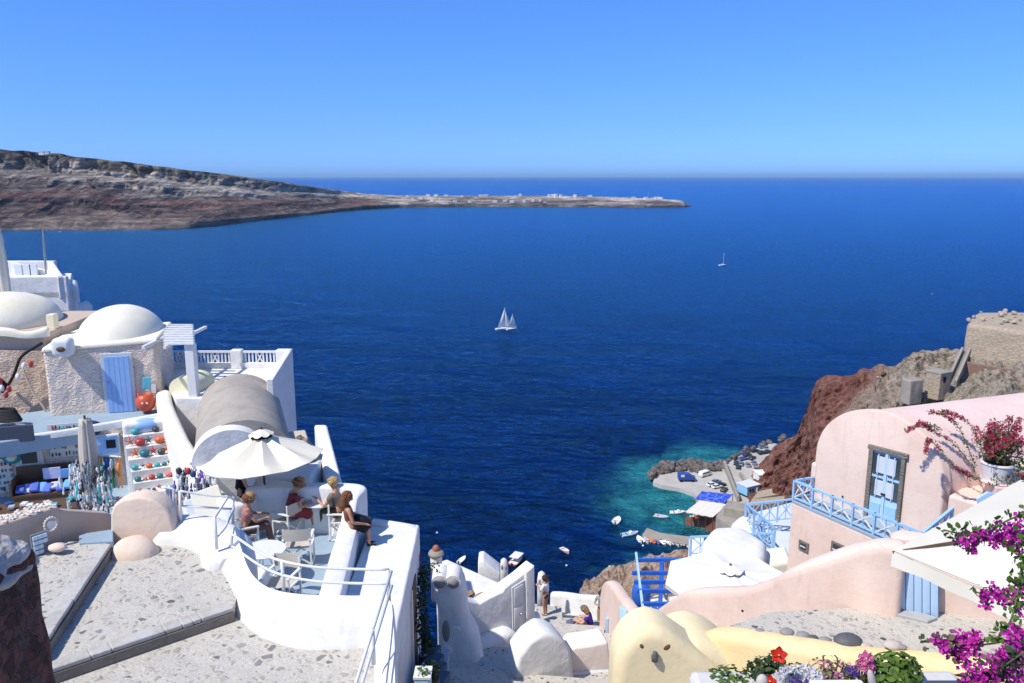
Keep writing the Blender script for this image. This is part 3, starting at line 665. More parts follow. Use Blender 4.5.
t = thing('white_shed', 'white flat roofed shed at the foot of the red cliff', 'shed', c)
MB().box(c+Vector((0, 0, 1.6)), (7, 5, 3.2), rz=.1).build('wall', WHITE, t, bevel=.05); MB().box(c+Vector((0, 0, 3.3)), (7.4, 5.4, .25), rz=.1).build('roof', WHITE, t)
MB().box(c+Vector((0, -2.6, 1.2)), (1.4, .2, 2.2), rz=.1).build('door', DARK, t)
# pier
pp = [q2(*p, SEA+1) for p in [(642, 535), (647, 528), (661, 533), (692, 537), (700, 538), (696, 546), (662, 539), (660, 540)]]
MB().prism(pp, SEA-3, SEA+1.1).build('pier', CONC, label='low stone pier with a row of small boats moored', cat='pier', bevel=.15)
st = thing('red_steps', 'red brown stepped ramp beside the grey retaining block', 'steps', atz(722, 530, SEA+2))
for k in range(12):
    p = atz(712+k*2.2, 523+k*1.2, SEA+2.5); MB().box(p, (3.5, .5, 5), rz=-.3).build('step', RB, st)
# boats
def boat(name, L, Bm, hullm, inm, label, kind='open', group=None, loc=(0, 0, 0), rz=0, trim=None, covm=None):
    t = thing(name, label, 'boat', (0, 0, 0), group); rings = []; top = []
    for k in range(9):
        s = k/8; x = L*(s-.5); w = Bm/2*(1-max(0, (s-.45)/.55)**2.2)*(.85 if s < .02 else 1)+.01; sh = .55+.35*s*s
        rings.append([(x, -w, sh), (x, -w*.8, .12), (x, -w*.35, -.25), (x, w*.35, -.25), (x, w*.8, .12), (x, w, sh)])
        top.append((x, w, sh))
    mb = MB().loft(rings, cap=True); mb.build('hull', hullm, t, smooth='auto')
    ins = [[(x, -w*.86, sh+.012), (x, w*.86, sh+.012)] for x, w, sh in top[:-1]]
    mb = MB()
    for (a, b_), (c_, d_) in zip(ins, ins[1:]): mb.add([a, b_, d_, c_], [(0, 1, 2, 3)])
    if kind == 'rib':
        sidep = [Vector((x, w, sh)) for x, w, sh in top]; sid2 = [Vector((x, -w, sh)) for x, w, sh in reversed(top)]
        MB().tube(sidep+[Vector((L*.51, 0, .95))]+sid2, .24, 8).build('tube', trim or WOODW, t, smooth=True)
    if kind == 'covered':
        mb.build('cover', covm or WOODW, t)
    else:
        mb.build('deck', inm, t)
        for x in (-L*.22, L*.08): MB().box((x, 0, .62), (.3, Bm*.8, .08)).build('seat', BROWNW if hullm is not DARK else WOODW, t)
    MB().box((-L*.52, 0, .55), (.35, .3, .8)).build('outboard_motor', DARK, t, bevel=.05)
    if kind == 'motor':
        MB().loft([[(-.2, -Bm*.3, .7), (L*.2, -Bm*.28, .75), (L*.2, Bm*.28, .75), (-.2, Bm*.3, .7)], [(0, -Bm*.26, 1.25), (L*.12, -Bm*.24, 1.25), (L*.12, Bm*.24, 1.25), (0, Bm*.26, 1.25)]]).build('cabin', WOODW, t, bevel=.06)
        MB().box((L*.165, 0, 1.05), (.05, Bm*.5, .4), M=Matrix.Rotation(-.5, 3, 'Y')).build('windscreen', GLASS, t)
    if kind == 'canopy':
        for x in (-L*.3, L*.2):
            for y in (-Bm*.38, Bm*.38): MB().tube([(x, y, .6), (x, y, 2.0)], .05, 6).build('post', STEEL, t)
        MB().box((-L*.05, 0, 2.05), (L*.62, Bm*.95, .08)).build('sunshade', covm or WOODW, t, bevel=.03)
    t.location = loc; t.rotation_euler = (0, 0, rz); return t
BW = flat('white_boat_gloss', (.78, .78, .78), .25, var=.04); BGR = flat('grey_boat_rubber', (.42, .44, .48), .5); BBL = flat('blue_boat_trim', (.25, .45, .65), .4); BRD = flat('orange_boat_inside', (.6, .2, .08), .6); BVI = flat('violet_boat_inside', (.18, .12, .35), .6)
sw = lambda px, py: atz(px, py, SEA)
boat('motor_boat', 5.8, 2.3, BW, BBL, 'white and blue motorboat off the end of the pier', 'motor', None, sw(630, 535), .35)
boat('inflatable_boat', 4.2, 2.2, BW, WOODW, 'white inflatable dinghy floating alone left of the pier', 'rib', None, sw(617, 521.5), 1.15, trim=BW)
boat('inflatable_boat', 4.8, 1.7, BGR, BGR, 'long grey inflatable boat anchored near the restaurant', 'rib', None, sw(661, 518), -.45, trim=BGR)
boat('motor_boat', 5.5, 2.2, BW, WOODW, 'white cabin boat floating close to the restaurant', 'motor', None, sw(677.5, 513.5), .05)
boat('dinghy', 4.0, 1.8, flat('pink_boat_paint', (.70, .45, .40), .4), WOODW, 'small pink rimmed dinghy alone on open water', 'open', None, sw(565, 551.5), -1.0)
boat('rowing_boat', 4.0, 1.6, BW, WOODW, 'plain white boat seen just above the white rooftops at left', 'covered', None, sw(462, 561), 1.1)
boat('tour_boat', 6.5, 3.0, flat('red_hull_paint', (.45, .08, .06), .4), WOODW, 'white boat with sunshade and red hull behind the white houses', 'canopy', None, sw(517, 561), 1.1)
for i, (px, hm, im, lab) in enumerate([(640, BW, WOODW, 'white dinghy moored first from the pier head'), (646.5, BW, BGR, 'white dinghy with grey inside moored second from the pier head'), (652, BRD, BRD, 'orange dinghy moored in the row at the pier'), (657, BVI, BVI, 'violet dinghy moored next to the orange one'), (663, BW, WOODW, 'white dinghy moored just right of the violet one'), (669.5, BGR, BW, 'grey hulled dinghy in the middle of the moored row'), (678, BW, BGR, 'white dinghy with grey floor moored right of the gap'), (683, DARK, BGR, 'dark hulled dinghy near the shore end of the row'), (687, BW, WOODW, 'last white dinghy of the row beside the railing')]):
    boat('dinghy', 3.6, 1.6, hm, im, lab, 'rib' if i in (0, 4) else 'open', 'dinghies moored along the pier', sw(px, 541+i*.55), 1.9+random.uniform(-.3, .3), trim=BW)
# sailing boats
def sailboat(L, label, loc, rz, up=True):
    t = thing('sailing_boat', label, 'sailing boat', (0, 0, 0)); rings = []
    for k in range(9):
        s = k/8; x = L*(s-.5); w = L*.15*(1-max(0, (s-.4)/.6)**2)+.02; sh = L*.09+.02*L*s
        rings.append([(x, -w, sh), (x, -w*.75, 0), (x, 0, -.4), (x, w*.75, 0), (x, w, sh)])
    MB().loft(rings).build('hull', BW, t, smooth='auto')
    MB().loft([[(-L*.15, -L*.08, L*.09), (L*.15, -L*.06, L*.09), (L*.15, L*.06, L*.09), (-L*.15, L*.08, L*.09)], [(-L*.12, -L*.06, L*.14), (L*.1, -L*.05, L*.14), (L*.1, L*.05, L*.14), (-L*.12, L*.06, L*.14)]]).build('cabin', BW, t)
    H = L*1.3; MB().tube([(L*.05, 0, L*.1), (L*.05, 0, H)], .09*L/10, 6).build('mast', BW, t)
    MB().tube([(L*.05, 0, L*.2), (-L*.4, -.8, L*.2)], .08*L/10, 6).build('boom', BW, t)
    if up:
        def sail(a, b_, c_, bel):
            def fn(u, v):
                q = Vector(a).lerp(Vector(b_).lerp(Vector(c_), v), u); q.y += bel*math.sin(math.pi*u)*math.sin(math.pi*min(1, v+.1)); return q
            return MB().grid(fn, 10, 8)
        SM = flat('sail_cloth', (.8, .78, .72), .8, var=.03)
        sail((L*.04, 0, H*.98), (L*.04, 0, L*.22), (-L*.4, -.8, L*.22), -L*.05).build('mainsail', SM, t, smooth=True)
        sail((L*.06, 0, H*.9), (L*.07, -.3, L*.2), (L*.48, 0, L*.14), -L*.06).build('jib', SM, t, smooth=True)
    t.location = loc; t.rotation_euler = (0, 0, rz); return t
sailboat(12.5, 'larger of the two white sailing boats under sail in mid bay', sw(504, 329.5), .35)
sailboat(9, 'smaller white sailing boat just right of the larger one', sw(512, 329.5), .5)
sailboat(12, 'far white yacht with sails down further out to the right', sw(723, 265.5), .5, up=False)
boat('motor_boat', 7, 2.6, BW, WOODW, 'tiny white boat by the far shore at left', 'motor', None, sw(60, 232), .2)
BUO = flat('white_buoy', (.8, .78, .7), .5)
for k, (px, py) in enumerate([(566.5, 565.5), (609.5, 567), (932, 294), (643, 546), (680, 470), (437, 533)]):
    p = sw(px, py)
    if k == 0:
        bu = MB().ball(p, .32).build('mooring_buoy', BUO, label='small white mooring buoy floating on the dark water', cat='buoy', group='white mooring buoys', smooth=True)
    else:
        o = bu.copy(); COL.objects.link(o); o.location = p-Vector((0, 0, .2))
# ================= left foreground: the paved street =================
m, nt, b = newmat('cobbled_paving'); PAVE = m
g = nt.nodes.new('ShaderNodeNewGeometry')
nn = nz(nt, 6, 3); add = nt.nodes.new('ShaderNodeVectorMath'); add.operation = 'MULTIPLY_ADD'
lnk(nt, nn.outputs['Color'], add.inputs[0]); add.inputs[1].default_value = (.11, .11, 0); lnk(nt, g.outputs['Position'], add.inputs[2])
v = nt.nodes.new('ShaderNodeTexVoronoi'); v.inputs['Scale'].default_value = 9.5; lnk(nt, add.outputs[0], v.inputs['Vector'])
v2 = nt.nodes.new('ShaderNodeTexVoronoi'); v2.feature = 'DISTANCE_TO_EDGE'; v2.inputs['Scale'].default_value = 9.5; lnk(nt, add.outputs[0], v2.inputs['Vector'])
sepc = nt.nodes.new('ShaderNodeSeparateColor'); lnk(nt, v.outputs['Color'], sepc.inputs[0])
size = mth(nt, 'ADD', mth(nt, 'MULTIPLY', sepc.outputs[1], .34), .10)
msk = nt.nodes.new('ShaderNodeMapRange'); lnk(nt, mth(nt, 'SUBTRACT', v2.outputs['Distance'], size), msk.inputs[0]); msk.inputs[1].default_value = -.06; msk.inputs[2].default_value = .08
stc = ramp(nt, sepc.outputs[0], [(0, (.08, .08, .08)), (.08, (.17, .17, .17)), (.18, (.30, .29, .27)), (.4, (.40, .38, .34)), (1, (.50, .47, .42))])
mort = mixc(nt, nz(nt, 2.2, 7, .7).outputs['Fac'], (.42, .40, .365), (.62, .585, .53))
c = mixc(nt, msk.outputs[0], mort, stc.outputs[0])
c = mixc(nt, .55, c, ramp(nt, nz(nt, 40, 5, .7).outputs['Fac'], [(.35, .62), (.65, 1.2)]).outputs[0], 'MULTIPLY')
lnk(nt, c, b.inputs['Base Color']); b.inputs['Roughness'].default_value = .9; b.inputs['Specular IOR Level'].default_value = .2
p = bump(nt, b, msk.outputs[0], .008); p = bump(nt, b, nz(nt, 5, 5).outputs['Fac'], .03, 1, p); bump(nt, b, nz(nt, 55, 4).outputs['Fac'], .006, 1, p)
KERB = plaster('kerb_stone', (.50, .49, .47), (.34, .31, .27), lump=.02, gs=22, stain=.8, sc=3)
Z1, Z2, Z3 = -5.2, -5.38, -5.56
def sheet(pxs, z, name, mat, label=None, down=1.2, extra=(), kind='structure', sub=0, disp=0):
    poly = [tuple(atz(*p, z))[:2] for p in pxs]+list(extra)
    return MB().prism(poly, z-down, z).build(name, mat, kind=kind, label=label, fix=True)
k1a, k1b = atz(38, 650, Z1), atz(109, 544, Z1)
k2a, k2b = atz(52, 668, Z2), atz(233, 607, Z2)
sheet([(38, 650), (109, 544), (85, 541), (62, 542), (30, 553)], Z1, 'street_paving', PAVE, 'uppermost cobbled landing at the left', extra=[(-12, 10.6), (-12, 5)])
sheet([(35, 655), (52, 668), (233, 607), (240, 590), (225, 545), (175, 535), (100, 540)], Z2, 'street_paving', PAVE, 'middle cobbled landing between two stone kerbs', extra=[(-9, 10.5), (-9, 6)])
sheet([(240, 590), (300, 620), (385, 640), (385, 720), (385, 900)], Z3, 'street_paving', PAVE, 'lowest cobbled landing at the bottom edge', extra=[(-.8, -4), (-12, -4), (-12, 6), (-9, 9)])
RISER = rough_render('shaded_kerb_face', (.24, .21, .18), (.14, .12, .10), 14, .02)  # brown stone, darkened further to stand in for shade on the kerb faces
def kerb(a, b, n, label):
    d = (b-a); d.z = 0; L = d.length; d.normalize(); s_ = Vector((-d.y, d.x, 0)); rz = math.atan2(d.y, d.x); mb = MB()
    cuts = [0]+sorted(random.uniform(.06, .94) for _ in range(n))+[1]
    for c0, c1 in zip(cuts, cuts[1:]):
        if c1-c0 < .02: continue
        c = a+d*L*(c0+c1)/2+s_*.07
        mb.box(c+Vector((0, 0, -.022)), (L*(c1-c0)-.008, .19+random.uniform(-.01, .01), 0.055), rz=rz+random.uniform(-.006, .006))
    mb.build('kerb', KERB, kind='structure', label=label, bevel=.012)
    MB().bar(a-s_*.028-Vector((0, 0, .155)), b-s_*.028-Vector((0, 0, .155)), .03, .20).build('kerb_riser', RISER, kind='structure', label=label+', dark brown face with shade in its colour')
random.seed(4)
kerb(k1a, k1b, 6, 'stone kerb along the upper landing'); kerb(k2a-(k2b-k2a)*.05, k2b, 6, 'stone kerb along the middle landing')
# ---------- dark stone pillar close at the left ----------
m, nt, b = newmat('red_black_masonry')
g = nt.nodes.new('ShaderNodeNewGeometry'); nn = nz(nt, 4, 4); add = nt.nodes.new('ShaderNodeVectorMath'); add.operation = 'MULTIPLY_ADD'
lnk(nt, nn.outputs['Color'], add.inputs[0]); add.inputs[1].default_value = (.3, .3, .3); lnk(nt, g.outputs['Position'], add.inputs[2])
v = nt.nodes.new('ShaderNodeTexVoronoi'); v.inputs['Scale'].default_value = 11; lnk(nt, add.outputs[0], v.inputs['Vector'])
v2 = nt.nodes.new('ShaderNodeTexVoronoi'); v2.feature = 'DISTANCE_TO_EDGE'; v2.inputs['Scale'].default_value = 11; lnk(nt, add.outputs[0], v2.inputs['Vector'])
s3 = nt.nodes.new('ShaderNodeSeparateColor'); lnk(nt, v.outputs['Color'], s3.inputs[0])
stc = ramp(nt, s3.outputs[0], [(0, (.03, .02, .02)), (.4, (.10, .035, .03)), (.7, (.17, .06, .045)), (1, (.08, .06, .06))])
mk_ = ramp(nt, v2.outputs['Distance'], [(.0, 0.2), (.09, 1.)])
c = mixc(nt, mk_.outputs[0], (.16, .13, .12), stc.outputs[0]); lnk(nt, c, b.inputs['Base Color']); b.inputs['Roughness'].default_value = .95
p = bump(nt, b, mk_.outputs[0], .05); bump(nt, b, nz(nt, 30, 5, .7).outputs['Fac'], .02, 1, p)
MASON = m
pil = thing('stone_pillar', 'dark red stone pillar with grey mortar cap at the bottom left edge', 'pillar', (-3.2, 4.7, -5.6))
ztop = at(20, 560, 4.6).z
xr = at(40, 600, 4.5).x-.22
MB().loft([[(-6, 4.1, -5.8), (xr-.04, 4.1, -5.8), (xr-.0, 5.0, -5.8), (-6, 5.3, -5.8)], [(-6, 4.2, ztop-.05), (xr-.04, 4.2, ztop-.05), (xr-.02, 4.9, ztop-.05), (-6, 5.1, ztop-.05)]]).build('masonry', MASON, pil, sub=14, disp=.03, dsc=5.0, bevel=.05)
MB().loft([[(-6, 4.15, ztop-.16), (xr-.03, 4.16, ztop-.12), (xr-.0, 4.95, ztop-.2), (-6, 5.15, ztop-.2)], [(-6, 4.15, ztop-.02), (xr-.06, 4.2, ztop-.02), (xr-.05, 4.9, ztop-.02), (-6, 5.1, ztop-.02)], [(-6, 4.3, ztop+.10), (xr-.2, 4.35, ztop+.10), (xr-.2, 4.8, ztop+.10), (-6, 4.95, ztop+.10)]]).build('mortar_cap', plaster('grey_mortar', (.50, .48, .46), (.26, .23, .22), lump=.07, gs=18, stain=.7, sc=4), pil, bevel=.03, sub=12, disp=.045, dsc=7)
# ---------- tan shell wall with tile panel ----------
sw_ = thing('shell_wall', 'tan wall with shell mosaic top, shell ring and blue and white tiles', 'wall', at(40, 550, 10.5))
wa, wb = at(-60, 560, 9.6), at(63, 541, 10.85); wa.z = wb.z = -5.2
d = (wb-wa).normalized(); s_ = Vector((-d.y, d.x, 0)); zt = -4.68
def wallbox(mb, a, b, th, z0, z1a, z1b=None, off=0):
    d = (b-a); d.z = 0; d.normalize(); s_ = Vector((-d.y, d.x, 0)); z1b = z1a if z1b is None else z1b
    A, B = a+s_*off, b+s_*off; A2, B2 = A+s_*th, B+s_*th
    mb.loft([[(A.x, A.y, z0), (B.x, B.y, z0), (B2.x, B2.y, z0), (A2.x, A2.y, z0)], [(A.x, A.y, z1a), (B.x, B.y, z1b), (B2.x, B2.y, z1b), (A2.x, A2.y, z1a)]]); return mb
wallbox(MB(), wa, wb, .32, -6.4, zt).build('wall', TAN, sw_, bevel=.03)
wallbox(MB(), wb-d*.02, at(113, 530, 11.6), .22, -6.4, zt-.05, -5.12).build('wing_wall', TAN, sw_, bevel=.03)
mb = MB(); random.seed(8)
for k in range(150):
    u = random.random(); p = wa.lerp(wb, u)+s_*random.uniform(.02, .30); p.z = zt+.012
    mb.ball(p, (random.uniform(.015, .035), random.uniform(.015, .03), .016), 6, 4)
shm = flat('white_shells', (.72, .68, .62), .6, var=.25, sc=14)
tag(mb.build('shell_mosaic', shm, sw_), kind='stuff')
c = at(50, 524, 10.62); mb = MB(); ring = [c+d*.085*math.cos(a)+Vector((0, 0, .10*math.sin(a)))-s_*.02 for a in [2*math.pi*k/16 for k in range(16)]]
for p in ring: mb.ball(p, .02, 6, 4)
mb.build('shell_ring', shm, sw_)
ng = 12
MB().lathe(c-s_*.03, [(.01, 0), (.055, 0), (.06, .02), (.01, .02)], 14, M=Matrix((d, Vector((0, 0, 1)), -s_)).transposed()).build('round_plaque', WOODW, sw_)
pa, pb = at(31, 553, 10.33), at(47, 548, 10.50)
mb = MB(); wallbox(mb, Vector((pa.x, pa.y, 0)), Vector((pb.x, pb.y, 0)), .03, -5.2, -4.88, off=-.06).build('tile_panel', flat('grey_panel', (.20, .22, .26), .6), sw_)
TIL = flat('blue_white_tile', (.55, .70, .82), .25, var=.3, sc=30)
for r_ in range(4):
    for q in range(2 if r_ > 1 else 3):
        cc = pa.lerp(pb, .2+.3*q); cc.z = -4.93-.072*r_
        MB().box(cc-s_*.075, (.06, .02, .055), rz=math.atan2(d.y, d.x)).build('tile', TIL, sw_)
MB().prism([tuple(atz(*p, -5.17))[:2] for p in [(79, 534), (113, 529), (113, 541), (79, 543)]], -5.6, -5.17).build('blue_ledge', FLOORB, label='small blue painted ledge beside the upper landing', cat='ledge', bevel=.01)
MB().ball(at(57, 544, 10.4)+Vector((0, 0, -.05)), (.13, .09, .06), 12, 8, .03).build('plaster_lump', PEACH, label='rounded plaster lump at the foot of the shell wall', cat='plaster lump', smooth=True)
# ---------- peach wall and its mound ----------
pxprism([(112, 562), (110, 540), (110, 515), (113, 505), (122, 500), (138, 497), (150, 499), (161, 505), (169, 514), (174, 528), (175, 562)], 11.1, .34, 'peach_wall', PEACH, 'rounded peach plaster wall standing in front of the shop shelves', bevel=.05, segs=4)
MB().ball(Vector((*atz(134, 553, Z2).xy, Z2-.05)), (.36, .26, .30), 20, 12).build('peach_mound', PEACH, label='low peach plaster mound at the foot of the peach wall', cat='mound', smooth=True, disp=.03, dsc=3)
# ---------- low white wall between street and stair ----------
WH = WHITE
pts = [(*at(170, 530, 11.4).xy, -5.12, -6.5), (*at(195, 530, 11.35).xy, -5.10, -6.5), (*at(222, 532, 11.0).xy, -5.12, -6.5), (*at(228, 545, 10.5).xy, -5.15, -6.5)]
wall_path(pts, WH, 'low_white_wall', 'low broad white wall carrying the short double handrail', thick=.75)
# big sweeping parapet
st = [((206, 571), (238, 526)), ((220, 590), (243, 548)), ((236, 618), (252, 572)), ((262, 640), (268, 587)), ((300, 651), (300, 593)), ((340, 652), (345, 594.5)), ((366, 651), (388, 597)), ((374, 668), (395, 622)), ((374, 700), (397, 680)), ((374, 900), (399, 860))]
ZP = -5.08
rows = []
for (ob, it) in st:
    o = atz(*ob, Z3-.02); i = atz(*it, ZP); w = i-o; w.z = 0
    ring = [Vector((o.x, o.y, Z3-1.0)), Vector((o.x, o.y, Z3-.02)), o.lerp(i, .08)+Vector((0, 0, .02)), o.lerp(i, .25)+Vector((0, 0, .10)), o.lerp(i, .45)+Vector((0, 0, .13)), o.lerp(i, .7)+Vector((0, 0, .09)), i-w*.08+Vector((0, 0, .01)), i+Vector((0, 0, -.04)), i+w*.03+Vector((0, 0, -.2)), Vector((i.x+w.x*.03, i.y+w.y*.03, -8.3)), Vector((o.x, o.y, -8.3))]
    rows.append(ring)
cm = [catmull([r[j] for r in rows], 6) for j in range(11)]
MB().loft([[cm[j][i] for j in range(11)] for i in range(len(cm[0]))]).build('sweeping_parapet', WH, label='broad sweeping white parapet between cobbled street and cafe terrace', cat='parapet', smooth='auto', disp=.012, dsc=1.5)
# rails
def rail(name, label, lines, posts, r=.018, pr=.024, mat=None, group=None, cat='railing'):
    mat = mat or RAILW; c = Vector(lines[0][0]); t = thing(name, label, cat, c, group)
    for l in lines: MB().tube(catmull(l, 5) if len(l) > 2 else l, r, 8).build('rail', mat, t, smooth=True)
    for a, b_ in posts: MB().tube([a, b_], pr, 8).build('post', mat, t, smooth=True)
    return t
A0, A1 = at(180.5, 521, 11.3), at(180, 491, 11.3); B0, B1 = at(217, 549, 10.4), at(212, 519, 10.45); C_ = at(228, 497, 11.5)
B1 = Vector((B0.x, B0.y, at(213, 518, 10.4).z))
rail('handrail', 'short double handrail on two posts at the top of the cafe stair', [[A1, at(205, 495, 11.4), C_, at(233, 499, 11.7)], [at(180, 506, 11.3), at(232, 509, 11.6)], [B1, at(219, 511, 10.9), C_], [at(217, 537, 10.4), at(226, 526, 10.8), at(234, 508, 11.5)]], [(A0, A1), (B0, B1), (at(233, 525, 11.7), at(233, 497, 11.7))])
P = [at(231, 533.5, 10.45), at(259, 552, 9.7), at(282, 561, 9.15), at(314, 567, 9.05), at(350, 569, 9.05), at(388, 569.5, 9.05)]
Q = [Vector((p.x, p.y, p.z-.19)) for p in P]
def post(px, y, z1): 
    t_ = P[0]; best = min(catmull(P, 8), key=lambda p: abs(512+p.x/p.y*790-px)*0+abs(p.x-at(px, 565, y).x)); return (Vector((best.x, best.y, ZP-.05)), best)
rail('curved_railing', 'long curved white railing with two rails on the sweeping parapet', [P, Q], [post(283, 9.15, 0), (Vector((P[-1].x, P[-1].y, ZP-.1)), P[-1]), (Vector((P[0].x, P[0].y, ZP-.05)), P[0])])
E0 = P[-1]; E1 = Vector((E0.x+.03, 6.0, E0.z)); 
rail('side_railing', 'straight white railing running down the right side of the parapet', [[E0+Vector((.05, -.05, 0)), E1], [E0+Vector((.05, -.05, -.19)), E1-Vector((0, 0, .19))]], [(Vector((E0.x+.04, 7.7, ZP-.05)), Vector((E0.x+.04, 7.7, E0.z+.02))), (Vector((E1.x, 6, ZP-.05)), E1)])
# ================= cafe terrace =================
TZ = -8.0; RZ_ = -7.75
MB().prism([(-8.5, 9.3), (-3.0, 9.3), (-3.2, 17.3), (-9.5, 17.6), (-10, 12)], TZ-.4, TZ).build('terrace_floor', FLOORB, kind='structure', label='blue grey painted floor of the cafe terrace')
# house under the terrace
hs_ = thing('terrace_house', 'white house under the cafe terrace with flat roof and shaded side wall', 'house', (-2.6, 12, -16))
MB().prism([(-8.4, 6.0), (-1.95, 6.0), (-2.02, 12.5), (-2.12, 16.9), (-8.8, 17.4)], -16, TZ-.42).build('wall', WH, hs_, bevel=.04)
MB().prism([(-3.05, 6.0), (-1.93, 6.0), (-2.0, 12.5), (-2.10, 16.95), (-3.2, 17.1)], TZ-.42, RZ_).build('roof', WH, hs_, bevel=.05, segs=3)
wall_path([(-3.15, 16.95, RZ_+.12, RZ_-.4), (-2.2, 16.85, RZ_+.03, RZ_-.4)], WH, 'roof_curb', parent=hs_, thick=.2)
SHUT = flat('worn_brown_shutter', (.075, .04, .03), .7, var=.3)
for (y0, y1, z0, z1, nm) in [(14.9, 15.7, -10.5, -8.3, 'door'), (11.2, 12.3, -9.4, -8.4, 'window')]:
    x = -2.0-(y0-6)*.014
    MB().box((x+.03, (y0+y1)/2, (z0+z1)/2), (.1, y1-y0, z1-z0)).build(nm, SHUT, hs_, bevel=.01)
    MB().box((x+.05, y0-.06, (z0+z1)/2), (.12, .1, z1-z0+.15)).build(nm+'_frame', WARM, hs_, bevel=.01)
# seat wall
wall_path([(-3.18, 9.4, -7.33, TZ-.2), (-3.2, 12, -7.33, TZ-.2), (-3.38, 14.5, -7.33, TZ-.2), (-3.5, 16.0, -7.3, TZ-.2)], WH, 'seat_wall', 'long white seat wall on the right of the terrace where the woman in black sits', thick=.40, crown=.12)
zb = -6.86
wall_path([(-3.52, 16.0, -7.25, TZ-.2), (-3.5, 16.35, zb, TZ-.2), (-3.45, 17.0, zb, TZ-.2), (-4.2, 17.15, zb, TZ-.2), (-5.2, 17.2, zb-.05, TZ-.2), (-6.0, 17.2, zb-.1, TZ-.2)], WH, 'back_parapet', 'white parapet at the far corner of the terrace behind the round table', thick=.3, crown=.25)
wall_path([(*at(262, 500, 17.9).xy, -7.1, TZ-.2), (*at(290, 500, 17.7).xy, -7.1, TZ-.2)], WH, 'bench_wall', 'low white masonry bench behind the umbrella pole', thick=.5, crown=.15)
# slanting stair parapet behind the left table: lilac curved wall
wall_path([(*at(214, 497, 17.3).xy, -7.0, -9), (*at(232, 505, 16.6).xy, -7.05, -9), (*at(250, 508, 16.9).xy, -7.1, -9), (*at(262, 495, 17.8).xy, -6.95, -9)], WH, 'curved_stair_wall', 'curved white wall behind the seated people at the left of the terrace', thick=.28)
wall_path([(*at(229, 541, 10.9).xy, -5.35, -8.2), (*at(240, 533, 12.2).xy, -6.0, -8.2), (*at(244, 524, 13.4).xy, -6.75, -8.2)], WH, 'stair_cheek_wall', 'short sloping white cheek wall between handrail and terrace', thick=.3)
# ================= stair parapet between shop and vault =================
def W_(px, py, Y, zb=-10.5, dz=0): q = at(px, py, Y); return (q.x, q.y, q.z+dz, zb)
wall_path([W_(163, 390, 26.6), W_(164, 397, 25.8), W_(168, 409, 25.0), W_(181, 438, 22.6), W_(196, 463, 20.6), W_(214, 491, 18.6)], WARM, 'diagonal_parapet', 'long warm white parapet sloping down beside the shop shelves', thick=.48, n=8)
# ================= grey vault =================
gv = thing('grey_vault_house', 'small house with bare grey cement barrel vault roof behind the big parasol', 'house', (-9, 22, -10.5))
c0 = at(243, 436, 21.2); ax = Vector((at(239, 395, 26.7).x-c0.x, 5.5, 0))
zc = at(230, 421, 21.2).z
mb = MB(); vault(mb, (c0.x, 21.2), ax, 1.34, 5.6, -11, zc-1.2, 1.22, 28); mb.build('vault_roof', GREYV, gv, smooth='auto')
mb = MB(); axn = ax.normalized(); vault(mb, (at(229, 436, 20.6).x, 20.6), ax, 1.0, .6, -11, zc-1.02, .95, 28); mb.build('gable_wall', WH, gv, smooth='auto')
sd = Vector((axn.y, -axn.x, 0))
MB().box(Vector((c0.x, 21.0, 0))+sd*1.55+axn*1.2+Vector((0, 0, -9.1)), (.7, 1.7, 2.9), rz=-math.atan2(axn.x, axn.y)).build('side_block', TAN if False else plaster('sandy_plaster', (.55, .48, .40), (.45, .38, .31)), gv, bevel=.04)
# white buildings around it
def blockpx(mb, px0, px1, pyt, Y, depth, zb, taper=0):
    a = at(px0, pyt, Y); b_ = at(px1, pyt, Y); mb.loft([[(a.x, Y, zb), (b_.x, Y, zb), (b_.x, Y+depth, zb), (a.x, Y+depth, zb)], [(a.x, Y, a.z), (b_.x, Y, a.z), (b_.x, Y+depth, a.z), (a.x, Y+depth, a.z)]]); return mb
t = thing('white_pier_wall', 'tall white wall pier standing between the parasol and the sea', 'wall', at(322, 490, 18.6))
q0, q1 = at(314, 424, 21.2), at(327, 424, 21.2); r0, r1 = at(322, 470, 18.3), at(334, 476, 18.3)
zt_ = q0.z
MB().loft([[(q0.x, 21.2, -11), (q1.x, 21.2, -11), (-4.05, 18.2, -11), (-4.55, 18.2, -11)], [(q0.x, 21.2, zt_), (q1.x, 21.2, zt_), (-4.1, 18.4, zt_-.75), (-4.5, 18.4, zt_-.75)]]).build('wall', WH, t, bevel=.07, segs=3)
MB().box((-3.98, 19.3, -8.2), (.1, .22, .5)).build('vent_slot', FLOORP, t)
MB().ball(at(304, 470, 19.6)+Vector((0, 0, -.6)), (.5, .5, 1.5), 14, 12, .07).build('rubble_stone_wall', STONEF, label='patch of dark rough stone wall between the parasol and the white pier', cat='stone wall')
MB().prism([(-6.6, 18.3), (-4.9, 18.3), (-4.9, 20.0), (-6.9, 20.0)], -11, at(290, 478, 18.3).z).build('white_wall_block', WH, label='plain white block behind the woman in the sun hat', cat='wall', bevel=.08, segs=3)
# yellow cream dome end and alley beside the vault
cr = at(183, 388, 26.4)
mb = MB(); vault(mb, (cr.x, 26.4), (0.1, 1), .5, 1.3, -9, cr.z-.05, .42, 16); mb.build('yellow_vault', plaster('yellowed_plaster', (.78, .74, .50), (.7, .62, .35)), label='little yellowed vault squeezed between the blue door house and grey vault', cat='vault', smooth='auto')
MB().prism([tuple(atz(*p, -8.6))[:2] for p in [(165, 425), (200, 425), (205, 395), (165, 395)]], -11, -8.6).build('alley_floor', plaster('dark_alley_cement', (.10, .10, .11)), kind='structure')
